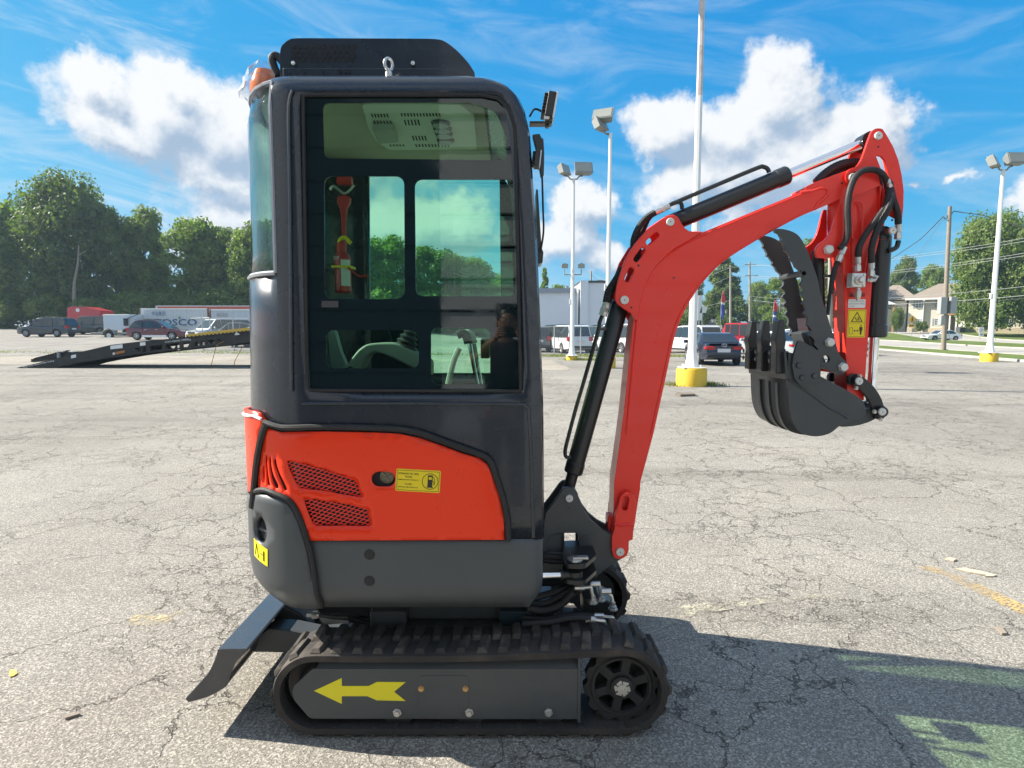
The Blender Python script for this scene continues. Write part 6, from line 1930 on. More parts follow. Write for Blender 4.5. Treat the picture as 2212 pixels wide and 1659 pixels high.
hp = [(728, 400), (734, 395), (750, 395), (758, 400), (756, 412), (750, 424), (748, 440), (747, 480), (748, 503), (738, 503), (738, 480), (737, 440), (734, 424), (729, 412)]
plate([[(x - 1, y + 26) for x, y in hp]], YE, YE + .025).build('handle', M_red_d, hm, bevel=.006)
plate([fillet([(726, 398), (760, 398), (758, 378), (728, 378)], 5)], YE, YE + .03).build('head', M_red_d, hm, bevel=.006)
m = MB(); m.tube([at(713, 410, YE), at(722, 402, YE), at(745, 418, YE), at(765, 400, YE)], .006, n=6); m.build('cord', M_zinc, hm)
m = MB(); m.tube([at(770, 470, YE + .1), at(790, 490, YE + .1), at(793, 560, YE + .1), at(790, 610, YE + .1)], .004, n=6); m.build('cab_cable', M_hose, EX)

# roof unit
ac = [c1(320, 330)] + cat2([c1(*p) for p in [(319, 240), (319, 175), (330, 128), (372, 90), (425, 79), (600, 79), (1100, 81), (1285, 84), (1350, 102), (1420, 155), (1490, 230), (1530, 292)]], 3) + [c1(1534, 330)]
acb = plate([ac], 2.10, 2.70, Yref=2.10).build('roof_air_conditioner', M_cab, EX, bevel=.045, seg=5)
m = plate([[c1(*p) for p in [(335, 262), (1500, 266), (1526, 300), (1526, 330), (335, 330)]]], 2.094, 2.706, Yref=2.094); m.build('base_rim', M_cab, acb, bevel=.004)
m = MB(); 
for rrow, (y, xa, n_) in enumerate(((130, 405, 11), (160, 425, 10), (188, 405, 11), (214, 425, 10))):
    for k in range(n_):
        cxp, cyp = c1(xa + k * 38, y)
        q = at(cxp, cyp, 2.099); rr_ = .0085
        m.prism([[(q.x + rr_ * math.cos(PI / 6 + PI / 3 * i), q.z + rr_ * math.sin(PI / 6 + PI / 3 * i)) for i in range(6)]], lambda p: (p[0], 2.0985, p[1]), lambda p: (p[0], 2.101, p[1]))
m.build('vent_hole', M_dark, acb, smooth=0)
m = MB()
for x in (405, 1148):
    q = at(*c1(x, 238), 2.09); m.lathe([(0, 0), (.007, 0), (.007, .006), (0, .008)], q, (0, -1, 0), 10)
m.build('screw', M_zinc, acb)
m = MB()
for x in (465, 580, 690, 720, 745): q0 = at(*c1(x, 275), 2.09); m.box((q0.x, 2.0915, q0.z - .012), (q0.x + .007, 2.0935, q0.z))
m.build('slot', M_dark, acb)
q = at(*c1(997, 292), 2.02)
m = MB()
rg = [(q.x + .0115 * math.sin(2 * PI * k / 22), q.y + .009 * math.sin(2 * PI * k / 22), q.z + .026 + .0185 * math.cos(2 * PI * k / 22)) for k in range(23)]
m.tube(rg, .0052, n=8, smooth=False, caps=False); m.lathe([(.012, -.03), (.012, .0), (.007, .004), (.006, .009)], q, n=14); m.build('lifting_eye', M_zinc, EX)
m = MB(); m.tube([at(*c1(370, 300), 2.2), at(*c1(340, 235), 2.2), at(*c1(300, 190), 2.2), at(*c1(272, 205), 2.2), at(*c1(285, 260), 2.2), at(*c1(310, 310), 2.2)], .014, n=10); m.build('roof_hose', M_hose, EX)
# beacon in its plastic bag on the rear roof edge
bq = at(574, 188, 2.30)
m = MB(); m.lathe([(.0, .0), (.058, .0), (.058, .03), (.052, .05), (.038, .085), (.0, .095)], bq + Vector((0, 0, -.03)), n=18); bc = m.build('beacon', M_amber, EX)
m = MB(); rg_ = random.Random(5)
vs = []; nu, nv = 18, 9
for i in range(nv + 1):
    for j in range(nu):
        a = 2 * PI * j / nu; t = i / nv
        r = (.075 * (1 - t ** 2.2) + .012) * (1 + rg_.uniform(-.16, .16))
        vs.append(bq + Vector((r * math.cos(a) - .01 * t, r * math.sin(a), -.05 + .145 * t + rg_.uniform(-.006, .006))))
m.add(vs, [(i * nu + j, i * nu + (j + 1) % nu, (i + 1) * nu + (j + 1) % nu, (i + 1) * nu + j) for i in range(nv) for j in range(nu)])
m.build('plastic_bag', M_bag, bc, smooth=20)

# work lights and wiper on the front
def work_light(px, py, s, tilt, Yl, both=True):
    q = at(px, py, Yl)
    u = Vector((math.cos(tilt), 0, math.sin(tilt))); v = Vector((-math.sin(tilt), 0, math.cos(tilt)))
    m = MB(); m.obox(q, u * .020 * s, Vector((0, .055 * s, 0)), v * .062 * s)
    for k in range(-3, 4): m.obox(q - u * .028 * s + v * .016 * s * k, u * .012 * s, Vector((0, .05 * s, 0)), v * .004 * s)
    b = m.build('work_light', M_blackp, EX, bevel=.004)
    m = MB(); m.obox(q + u * .024 * s, u * .006 * s, Vector((0, .051 * s, 0)), v * .066 * s); m.build('lens', M_headl, b, bevel=.003)
    return q
q = work_light(1188, 232, .68, R(-10), 2.12)
m = MB(); m.obox(at(1168, 268, 2.12), (.040, 0, 0), (0, .02, 0), (0, 0, .004)); m.obox(at(1182, 262, 2.12), (.007, 0, 0), (0, .012, 0), (0, 0, .022)); m.build('light_bracket', M_blackp, EX, bevel=.002)
m = MB(); m.lathe([(0, -.012), (.010, -.012), (.010, .012), (0, .012)], at(1181, 254, 2.10), (0, 1, 0), 10); m.build('light_pivot', M_zinc, EX)
m = MB(); m.tube([at(1144, 252, 2.12), at(1152, 238, 2.12), at(1160, 236, 2.12), at(1172, 242, 2.12)], .004, n=6); m.build('light_cable', M_hose, EX)
work_light(1160, 345, .42, R(-6), 2.0); 
m = plate([[(1150, 290), (1166, 288), (1173, 305), (1172, 380), (1168, 380), (1160, 330)]], 2.03, 2.06, Yref=2.03); m.build('mirror_arm', M_blackp, EX, bevel=.005)
m = MB(); m.tube([at(1171, 380, 2.04), at(1173, 450, 2.04), at(1174, 500, 2.04), at(1168, 542, 2.04)], .0035, n=6); m.tube([at(1170, 300, 2.04), at(1172, 330, 2.04), at(1171, 380, 2.04)], .006, n=6); m.build('wiper', M_blackp, EX)
m = plate([fillet([(1158, 408), (1162, 410), (1170, 535), (1174, 545), (1172, 568), (1162, 570)], 3)], 2.05, 2.16, Yref=2.05); m.build('wiper_motor', M_blackp, EX, bevel=.006)

# ---------------------------------------------------------------- lower house: skins on the side surface
o_r = .014
top_edge = [(575, 924), (606, 934), (640, 933), (700, 932), (800, 934), (860, 937), (905, 946), (960, 965), (1000, 980), (1035, 990), (1053, 1004), (1063, 1028), (1078, 1072), (1087, 1112), (1090, 1166)]
left_edge = [(664, 1168), (651, 1132), (642, 1107), (632, 1090), (612, 1078), (590, 1070), (570, 1063), (557, 1060), (558, 1030), (563, 990), (568, 955)]
RP = outline(top_edge + left_edge, o_r)
def O(pts, sub=3): return outline(cat2(pts, sub, True) if sub else pts, o_r)
louv = [O([cr(*p) for p in q], 3) for q in (
    [(240, 785), (250, 790), (257, 860), (255, 940), (246, 975), (236, 960), (231, 880), (232, 820)],
    [(272, 665), (280, 690), (287, 800), (296, 890), (312, 980), (304, 1003), (288, 1000), (279, 960), (268, 840), (262, 720)],
    [(315, 688), (324, 710), (332, 800), (355, 890), (388, 960), (405, 1000), (398, 1030), (372, 1028), (345, 980), (318, 880), (303, 780), (301, 710)],
    [(370, 710), (382, 725), (392, 790), (430, 890), (470, 970), (496, 1030), (490, 1052), (468, 1050), (435, 980), (395, 880), (362, 790), (352, 730)])]
g1 = O([cr(*p) for p in fillet([(480, 738), (560, 742), (700, 768), (900, 826), (1110, 895), (1225, 945), (1262, 1000), (1312, 1135), (1120, 1105), (900, 1062), (640, 1035), (605, 1005), (560, 930)], [14, 0, 0, 0, 0, 12, 0, 10, 0, 0, 20, 10, 0], 3)], 0)
g2 = O([cr(*p) for p in fillet([(672, 1155), (800, 1155), (1000, 1180), (1200, 1215), (1370, 1262), (1395, 1370), (1402, 1430), (1390, 1445), (1100, 1442), (800, 1442), (772, 1420)], [8, 0, 0, 0, 16, 0, 8, 8, 0, 10, 12], 3)], 0)
ov = O([cr(*p) for p in slot(1498, 930, 1595, 932, 82)], 0)
def swell(s, z):
    # gentle pressed rim round the two grilles
    best = 9
    for G in (g1, g2):
        for p in G: best = min(best, (p[0] - s) ** 2 + (p[1] - z) ** 2)
    return -.007 * math.exp(-best / (2 * .011 ** 2))
skin('engine_cover', RP, louv + [g1, g2, ov], M_red, o_r, .022, .006, bulge=swell)
# black sheets in place of the shade behind the openings
skin('cavity_shade', O([(576, 965), (700, 975), (800, 985), (880, 1010), (880, 1150), (690, 1150), (630, 1065), (570, 1050)], 0), [], M_dark, .0005, .05, .001)
skin('slot_shade', O([cr(*p) for p in [(222, 650), (400, 690), (510, 1040), (470, 1075), (300, 1020), (222, 985)]], 0), [], M_dark, .0068, .03, .001)
# expanded-metal grilles
def grille(G, name):
    m = MB(); xs = [p[0] for p in G]; ys = [p[1] for p in G]
    d1 = (math.cos(R(38)), math.sin(R(38))); d2 = (math.cos(R(-17)), math.sin(R(-17)))
    for (dx, dy), pitch in ((d1, .0125), (d2, .0125)):
        nx, ny = -dy, dx
        lo = min(x * nx + y * ny for x, y in G); hi = max(x * nx + y * ny for x, y in G)
        c = lo + pitch * .5
        while c < hi:
            ts = []
            for i in range(len(G)):
                a, b = G[i], G[(i + 1) % len(G)]
                fa = a[0] * nx + a[1] * ny - c; fb = b[0] * nx + b[1] * ny - c
                if (fa > 0) != (fb > 0):
                    t = fa / (fa - fb); p = (a[0] + (b[0] - a[0]) * t, a[1] + (b[1] - a[1]) * t); ts.append(p[0] * dx + p[1] * dy)
            ts.sort()
            for t0, t1 in zip(ts[::2], ts[1::2]):
                nseg = max(1, int((t1 - t0) / .06)); w = .0016
                P0 = [(nx * c + dx * (t0 + (t1 - t0) * k / nseg), ny * c + dy * (t0 + (t1 - t0) * k / nseg)) for k in range(nseg + 1)]
                for a, b in zip(P0[:-1], P0[1:]):
                    m.add([surf(a[0] - nx * w, a[1] - ny * w, .005), surf(a[0] + nx * w, a[1] + ny * w, .006), surf(b[0] + nx * w, b[1] + ny * w, .006), surf(b[0] - nx * w, b[1] - ny * w, .005)], [(0, 1, 2, 3)])
            c += pitch
    return m.build(name, M_boom, EX, smooth=0)
grille(g1, 'grille_mesh'); grille(g2, 'grille_mesh')
# filler cap seen in the oval opening
sz = to_sz(*cr(1582, 905), o_r); q = surf(sz[0], sz[1], .004)
m = MB(); m.lathe([(.024, 0), (.024, .006), (.021, .008), (.021, .002), (.0, .002)], q, (0, -1, 0), 20)
for k in range(5): 
    a = 2 * PI * k / 5; m.obox(q + Vector((.011 * math.cos(a), -.004, .011 * math.sin(a))), (.010 * math.cos(a), 0, .010 * math.sin(a)), (0, .002, 0), (-.003 * math.sin(a), 0, .003 * math.cos(a)))
m.build('filler_cap', paint('dull cap metal', (.20, .18, .13), .4, .5), EX)
# rear hood
hood = outline([('R', 888), (546, 888), (556, 893), (566, 906), (560, 950), (552, 1000), (549, 1060), ('R', 1092)], .02)
skin('rear_hood', hood, [], M_red, .018, .03, .016)
m = MB(); P = outline([('R', 899), (547, 899), (562, 906)], .024); m.tube([surf(s, z, .02) for s, z in dens(P[:2], .04)[:-4] + P[1:]], .006, n=6, smooth=False); m.build('hood_strip', M_white_p, EX)
# black seals
seam('seal', [(571, 912), (600, 922), (620, 924), (700, 922), (800, 924), (862, 927), (910, 936), (965, 956), (1040, 983), (1060, 998), (1071, 1028), (1086, 1075), (1096, 1120), (1098, 1166)], .0105, M_rubber, .014)
seam('seal', [(575, 916), (564, 950), (555, 1000), (550, 1050), (546, 1095)], .014, M_rubber, .016)
seam('seal', [(549, 1062), (570, 1058), (598, 1068), (622, 1080), (636, 1096), (650, 1125), (664, 1168), (672, 1200), (680, 1250), (687, 1322)], .010, M_rubber, .016)
# counterweight and skirt
cwp = outline([('R', 1075), (546, 1075), (553, 1067), (575, 1070), (600, 1078), (618, 1087), (630, 1102), (643, 1130), (655, 1165), (664, 1200), (674, 1250), (684, 1322)], .020)
s_end = cwp[-1][0]
cwp += [('S')] if False else [(s_end - .01, Z_S1), (S_REAR, Z_D)]
eye = O([cr(*p) for p in [(215, 1335), (250, 1350), (280, 1410), (293, 1480), (290, 1560), (265, 1615), (225, 1628), (190, 1600), (168, 1540), (162, 1450), (175, 1380)]], 3)
skin('counterweight', cwp, [eye], M_body, .020, .03, .02)
sz = to_sz(*cr(228, 1480), .0); q = surf(sz[0], sz[1], .004)
m = MB(); m.cyl(q - Vector((.012, -.02, 0)), q + Vector((.045, -.02, 0)), .010, n=10); m.build('tie_down_bar', M_body, EX)
m = MB(); e2 = [to_sz(*cr(*p), 0) for p in [(185, 1345), (305, 1330), (305, 1640), (185, 1630)]]
skin('recess', e2, [], M_dark, .0, .04, .002)
skp = [(to_sz(664, 1167, 0)[0] - .05, Z_BOT + .003), (S_FRONT, Z_BOT + .003), (S_FRONT, Z_S1)] + [(to_sz(684, 1322, 0)[0] - .02, Z_S1)]
skin('skirt', skp, [], M_body, .004, .035, .02)
m = MB(); m.prism([fillet([(-.80, YN + .12), (.06, YN + .08), (.06, YF - .08), (-.80, YF - .12)], .1)], lambda p: (p[0], p[1], Z_S1 + .004), lambda p: (p[0], p[1], Z_S1 + .02)); m.build('belly_plate', M_blackp, EX, recalc=True)
m = MB()
for x, y in ((798, 1198), (798, 1255)):
    q = at(x, y, YN - .004); m.lathe([(0, .0), (.019, .0), (.017, .003), (0, .005)], q, (0, -1, 0), 18)
m.build('plug', M_rubber, EX)

# stickers
def decal_rect(name, quad, o, mat):
    P = outline(quad, o); m = MB()
    n_ = 6; vs = []
    for i in range(n_ + 1):
        t = i / n_
        for j in range(2):
            a = (P[0][0] + (P[1][0] - P[0][0]) * t, P[0][1] + (P[1][1] - P[0][1]) * t) if j == 0 else (P[3][0] + (P[2][0] - P[3][0]) * t, P[3][1] + (P[2][1] - P[3][1]) * t)
            vs.append(surf(a[0], a[1], o))
    m.add(vs, [(2 * i, 2 * i + 1, 2 * i + 3, 2 * i + 2) for i in range(n_)])
    return m.build(name, mat, EX, smooth=180, recalc=True), P
dq = [c2(*p) for p in [(1045, 1335), (1322, 1350), (1313, 1488), (1037, 1473)]]
YD = YN - o_r - .0012
q0, q1, q2, q3 = [at(*p, YD) for p in dq]
ux = (q2 - q3).normalized(); uy = (q0 - q3).normalized(); wd, hd = (q2 - q3).length, (q0 - q3).length
m = MB(); L2 = fillet([(0, 0), (wd, 0), (wd, hd), (0, hd)], .006)
m.prism([L2], lambda p: q3 + ux * p[0] + uy * p[1], lambda p: q3 + ux * p[0] + uy * p[1] + Vector((0, .001, 0))); dk = m.build('sticker', M_yel, EX, smooth=0)
m = MB(); e = Vector((0, -.0006, 0))
def dp(x, y): return q3 + ux * (x * wd) + uy * (y * hd) + e
def lbl(s_, x, y, w_, h_): lettering(m, s_, dp(x, y), ux, uy, w_ * wd, h_ * hd, bold=True)
lbl('HYDRAULIC OIL TANK', .05, .76, .46, .085); lbl('YB-N46', .20, .62, .16, .075); lbl('SUMMER ANTI-WEAR HYDRAULIC OIL', .05, .50, .46, .05)
lbl('YC-N46', .20, .30, .16, .075); lbl('WINTER LOW TEMP HYDRAULIC OIL', .05, .17, .46, .05)
def ringpl(P_out, P_in): m.prism([P_out, P_in], lambda p: dp(*p), lambda p: dp(*p) + Vector((0, .0004, 0)))
ar_ = wd / hd
ringpl(rrect(.025, .05, .975, .95, .03), rrect(.033, .066, .967, .934, .03))
ringpl([(.77 + .185 * math.cos(a * .2618), .5 + .185 * ar_ * math.sin(a * .2618)) for a in range(24)], [(.77 + .172 * math.cos(a * .2618), .5 + .172 * ar_ * math.sin(a * .2618)) for a in range(24)])
m.prism([[(.70, .22), (.84, .22), (.84, .26), (.825, .26), (.825, .78), (.715, .78), (.715, .26), (.70, .26)], [(.735, .58), (.805, .58), (.805, .70), (.735, .70)]], lambda p: dp(*p), lambda p: dp(*p) + Vector((0, .0004, 0)))
m.tube([dp(.825, .70), dp(.86, .66), dp(.875, .45), dp(.87, .36), dp(.855, .38), dp(.855, .5), dp(.825, .52)], .0008, n=4)
m.build('print', M_ink, dk, smooth=0)
st2, P2 = decal_rect('sticker', [c3(*p) for p in [(368, 123), (425, 172), (425, 244), (370, 196)]], .0215, M_yel2)
m = MB()
def s2p(u, v):
    a = (P2[0][0] + (P2[1][0] - P2[0][0]) * u, P2[0][1] + (P2[1][1] - P2[0][1]) * u); b = (P2[3][0] + (P2[2][0] - P2[3][0]) * u, P2[3][1] + (P2[2][1] - P2[3][1]) * u)
    return surf(a[0] + (b[0] - a[0]) * v, a[1] + (b[1] - a[1]) * v, .0222)
m.tube([s2p(.12, .85), s2p(.27, .15), s2p(.42, .85), s2p(.12, .85)], .0012, n=4, smooth=False)
m.tube([s2p(.78, .25), s2p(.78, .8)], .002, n=4, smooth=False); m.tube([s2p(.55, .5), s2p(.72, .5)], .001, n=4, smooth=False)
m.build('print', M_ink, st2)
# ---------------------------------------------------------------- undercarriage
TW = .20
def track_path(n_arc=18):
    """closed belt centre line in x, z plus outward normals, evenly usable"""
    cr_, rr_ = Vector((.395, .176)), .150
    ci_, ri_ = Vector((-.700, .165)), .139
    P = []
    for k in range(n_arc + 1):
        a = -PI / 2 + PI * k / n_arc; P.append(cr_ + Vector((math.cos(a), math.sin(a))) * rr_)
    for k in range(1, 12):
        t = k / 12; a = cr_ + Vector((0, rr_)); b = ci_ + Vector((0, ri_)); q = a.lerp(b, t); q.y += -.010 * math.sin(PI * t); P.append(q)
    for k in range(n_arc + 1):
        a = PI / 2 + PI * k / n_arc; P.append(ci_ + Vector((math.cos(a), math.sin(a))) * ri_)
    for k in range(1, 12):
        t = k / 12; a = ci_ + Vector((0, -ri_)); b = cr_ + Vector((0, -rr_)); P.append(a.lerp(b, t))
    return P
TP = track_path()
def resample(P, n):
    L = [0]
    for i in range(len(P)): L.append(L[-1] + (P[(i + 1) % len(P)] - P[i]).length)
    out = []
    for k in range(n):
        s = L[-1] * k / n; i = max(j for j in range(len(P)) if L[j] <= s + 1e-9)
        a, b = P[i], P[(i + 1) % len(P)]
        q = a.lerp(b, (s - L[i]) / max(1e-9, L[i + 1] - L[i])); d = (b - a).normalized()
        out.append((q, d, Vector((d.y, -d.x))))
    return out
def track(y0, y1, near):
    m = MB(); n = 150
    R_ = resample(TP, n); t2 = .014
    vs = []
    for q, d, nn in R_:
        for o, y in ((t2, y0 + .012), (t2, y1 - .012), (t2 - .006, y1), (-t2, y1), (-t2, y0), (t2 - .006, y0)):
            vs.append((q.x + nn.x * o, y, q.y + nn.y * o))
    m.add(vs, [(6 * i + j, 6 * i + (j + 1) % 6, 6 * ((i + 1) % n) + (j + 1) % 6, 6 * ((i + 1) % n) + j) for i in range(n) for j in range(6)])
    tb = m.build('track', M_track, EX, smooth=40, recalc=True)
    nl = 42
    def lug(q, d, nn, ya, yb, slant):
        mb = MB(); h0, h1 = .012, .028
        w0, w1 = .020, .013
        def P3(u, v, y): return (q.x + d.x * u + nn.x * v, y, q.y + d.y * u + nn.y * v)
        v_ = []
        for v, w, ins in ((h0, w0, 0), (h1, w1, .012)):
            v_ += [P3(-w + slant, v, ya + ins), P3(w + slant, v, ya + ins), P3(w, v, yb - ins * .4), P3(-w, v, yb - ins * .4)]
        mb.add(v_, [(4, 5, 6, 7), (0, 1, 5, 4), (1, 2, 6, 5), (2, 3, 7, 6), (3, 0, 4, 7), (0, 3, 2, 1)])
        return mb
    ym = (y0 + y1) / 2
    for k, (q, d, nn) in enumerate(resample(TP, nl * 2)):
        ya, yb = (y0 + .006, ym + .01) if k % 2 == 0 else (ym - .01, y1 - .006)
        b = lug(q, d, nn, ya, yb, .014 if k % 2 == 0 else 0)
        if k % 2:
            b = lug(q, d, nn, ya, yb, 0)
        b.build('tread_lug', M_tread, tb, bevel=.003, smooth=30, recalc=True)
    # inner drive teeth
    m = MB()
    for q, d, nn in resample(TP, nl):
        c = Vector((q.x - nn.x * .018, ym, q.y - nn.y * .018))
        m.obox(c, (d.x * .012, 0, d.y * .012), (0, .025, 0), (nn.x * .012, 0, nn.y * .012))
        for yy in (y0 + .022, y1 - .022):
            c = Vector((q.x - nn.x * .013, yy, q.y - nn.y * .013)); m.obox(c, (d.x * .010, 0, d.y * .010), (0, .018, 0), (nn.x * .004, 0, nn.y * .004))
    struct(m.build('drive_teeth', M_track, tb, bevel=.002), 'stuff')
    return tb
track(1.93, 2.13, True)
track(2.66, 2.86, False)
def undercarriage(yo, yi, s):
    """frame, sprocket, idler, rollers; yo outer face, s = +1 when the machine is on the +Y side of it"""
    YO = yo + s * .018
    fp = [c3(*p) for p in [(612, 668), (1722, 668), (1722, 876), (600, 874), (534, 795), (528, 760), (536, 738)]]
    L = [(at(*p, 1.948).x, at(*p, 1.948).z) for p in fp]
    L = fillet(L, [.006, .004, .004, .03, .03, .03, .03])
    m = MB(); m.prism([L], lambda p: (p[0], YO, p[1]), lambda p: (p[0], yi - s * .03, p[1])); fb = m.build('track_frame', M_frame, EX, bevel=.004, recalc=True)
    zt_, zt2 = at(*c3(1100, 668), 1.948).z, at(*c3(1100, 640), 1.96).z
    x0, x1 = L[0][0] + .01, at(*c3(1716, 640), 1.95).x
    m = MB(); m.add([(x0, YO, zt_ - .002), (x1, YO, zt_ - .002), (x1, YO + s * .045, zt2 + .02), (x0 + .02, YO + s * .045, zt2 + .02), (x0, yi - s * .03, zt_ - .002), (x1, yi - s * .03, zt_ - .002), (x1, yi - s * .06, zt2 + .02), (x0 + .02, yi - s * .06, zt2 + .02)],
                    [(0, 1, 2, 3), (3, 2, 6, 7), (7, 6, 5, 4), (0, 3, 7, 4), (1, 5, 6, 2)]); m.build('frame_top', M_frame, fb, recalc=True, bevel=.004)
    m = MB(); m.box((x1 - .004, YO - s * .004, at(*c3(1715, 890), 1.948).z), (x1 + .008, yi - s * .03, zt2 + .025)); m.build('end_plate', M_frame, fb, bevel=.003)
    # sprocket
    c = Vector((.395, 0, .176)); ys = YO + s * .022
    m = MB()
    n = 60; op = []
    for k in range(n):
        a = 2 * PI * k / n; r = .1365 if (k % 5) in (0, 1, 2) else .124
        op.append((c.x + r * math.cos(a), c.z + r * math.sin(a)))
    holes = []
    for k in range(6):
        a0 = 2 * PI * k / 6 + .18 + .30; a1 = a0 + .72
        h_ = [(c.x + .096 * math.cos(a0 + (a1 - a0) * i / 6), c.z + .096 * math.sin(a0 + (a1 - a0) * i / 6)) for i in range(7)] + [(c.x + .052 * math.cos(a1 - .12 - (a1 - a0 - .24) * i / 4), c.z + .052 * math.sin(a1 - .12 - (a1 - a0 - .24) * i / 4)) for i in range(5)]
        holes.append(fillet(h_, .006, 2))
    m.prism([op] + holes, lambda p: (p[0], ys, p[1]), lambda p: (p[0], ys + s * .03, p[1])); sp_ = m.build('sprocket', M_rubber, EX, recalc=True, bevel=.003)
    m = MB(); m.lathe([(.115, -.001), (.108, .007), (.100, .007), (.098, -.001)], (c.x, ys, c.z), (0, -s, 0), 36); m.lathe([(.042, -.002), (.040, .014), (.030, .016), (.030, -.002)], (c.x, ys, c.z), (0, -s, 0), 24); m.build('sprocket_rim', M_rubber, sp_)
    m = MB(); m.lathe([(0, .018), (.031, .018), (.033, .008), (.033, 0)], (c.x, ys, c.z), (0, -s, 0), 6); m.lathe([(0, .024), (.017, .024), (.018, .017)], (c.x, ys, c.z), (0, -s, 0), 16); nt_ = m.build('hub_nut', M_zinc, sp_)
    m = MB()
    for k in range(6):
        a = PI / 6 + PI / 3 * k; m.obox((c.x + .024 * math.cos(a), ys - s * .0186, c.z + .024 * math.sin(a)), (.006 * math.cos(a), 0, .006 * math.sin(a)), (0, .001, 0), (-.0016 * math.sin(a), 0, .0016 * math.cos(a)))
    m.build('nut_slot', M_rubber, sp_)
    m = MB(); m.lathe([(.11, .03), (.11, .10), (0, .10)], (c.x, ys, c.z), (0, s, 0), 24); m.build('drive_motor', M_blackp, EX)
    # idler and rollers
    ci = Vector((-.700, 0, .165)); m = MB(); m.lathe([(0, .02), (.05, .02), (.055, .03), (.10, .03), (.118, .02), (.120, .0), (.120, .1), (.105, .1), (0, .1)], (ci.x, YO + s * .03, ci.z), (0, s, 0), 28)
    m.build('idler', M_blackp, EX)
    for px in (965, 1264, 1592):
        q = at(*c3(px, 850), 1.95)
        m = MB(); m.lathe([(0, 0), (.055, 0), (.058, .006), (.058, .03), (.040, .035), (.040, .10), (.055, .105), (.055, .13), (0, .13)], (q.x, YO + s * .012, .083), (0, s, 0), 22); rl = m.build('track_roller', M_blackp, EX)
        m = MB(); b = at(*c3(px - 2, 847), 1.948); m.lathe([(0, .014), (.010, .014), (.0115, .011), (.0115, .004), (.016, .004), (.016, 0)], (b.x, YO, b.z), (0, -s, 0), 6); m.build('roller_bolt', M_zinc, EX, smooth=20)
    for px in (1062, 1246):
        b = at(*c3(px, 749), 1.948); m = MB(); m.lathe([(0, .008), (.007, .008), (.008, .006), (.008, .003), (.0115, .003), (.0115, 0)], (b.x, YO, b.z), (0, -s, 0), 6); m.build('cover_bolt', M_brass, EX, smooth=20)
    a, b = at(*c3(1050, 695), 1.948), at(*c3(1258, 828), 1.948)
    m = MB(); m.prism([rrect(a.x, b.z, b.x, a.z, .012)], lambda p: (p[0], YO - s * .0015, p[1]), lambda p: (p[0], YO + s * .001, p[1])); m.build('inspection_cover', M_frame, fb, recalc=True, bevel=.001)
    # arrow
    m = MB(); A = [c3(*p) for p in [(618, 758), (733, 705), (733, 738), (845, 738), (878, 721), (998, 722), (950, 762), (998, 800), (878, 797), (838, 780), (733, 780), (733, 812)]]
    m.prism([[(at(*p, 1.948).x, at(*p, 1.948).z) for p in A]], lambda p: (p[0], YO - s * .0012, p[1]), lambda p: (p[0], YO - s * .0002, p[1])); m.build('arrow_sticker', M_yel2, fb, smooth=0, recalc=True)
undercarriage(1.93, 2.13, 1)
undercarriage(2.86, 2.66, -1)
# centre frame and slew ring
m = MB(); m.box((-.50, 2.12, .16), (.18, 2.67, .30)); m.box((-.42, 2.2, .30), (.10, 2.6, .40)); m.build('centre_frame', M_frame, EX, bevel=.015)
m = MB(); m.lathe([(.0, 0), (.24, 0), (.24, .05), (.22, .06), (.22, .11), (0, .11)], (-.20, YCEN, .385), n=32); m.build('slew_ring', M_blackp, EX)
m = plate([[c3(*p) for p in [(1385, 430), (1520, 430), (1520, 520), (1390, 515)]]], 2.16, 2.30); m.build('support_post', paint('blue-black bracket paint', (.022, .042, .055), .4, .1), EX, bevel=.005)
m = plate([[c3(*p) for p in [(850, 430), (1000, 430), (1000, 520), (850, 515)]]], 2.16, 2.3); m.build('support_post', M_frame, EX, bevel=.005)
m = MB(); m.lathe([(.0, 0), (.055, 0), (.055, .09), (0, .09)], at(*c3(1085, 490), 2.3), n=20); m.build('slew_motor', paint('pale blue motor', (.42, .50, .58), .4, .2), EX)
m = MB()
for pts in ([(690, 450), (760, 455), (820, 470), (870, 475)], [(1090, 500), (1150, 490), (1180, 440), (1260, 440)], [(900, 480), (960, 500), (1020, 470), (1060, 500)], [(1150, 470), (1260, 460), (1340, 470), (1420, 500)]):
    m.tube([at(*c3(*p), 2.25) for p in pts], .012, n=8)
m.build('belly_hose', M_hose, EX)
m = MB(); m.tube([at(*c3(*p), 2.1) for p in [(590, 442), (640, 444)]], .010, n=8, smooth=False); m.lathe([(.0, 0), (.015, 0), (.015, .02), (0, .02)], at(*c3(612, 443), 2.1), (1, 0, 0), 6); m.build('hose_fitting', M_zinc, EX)
m = MB(); m.tube([at(*c3(*p), 2.1) for p in [(640, 444), (690, 452), (760, 455)]], .008, n=8, smooth=False); m.build('belly_hose', M_hose, EX)

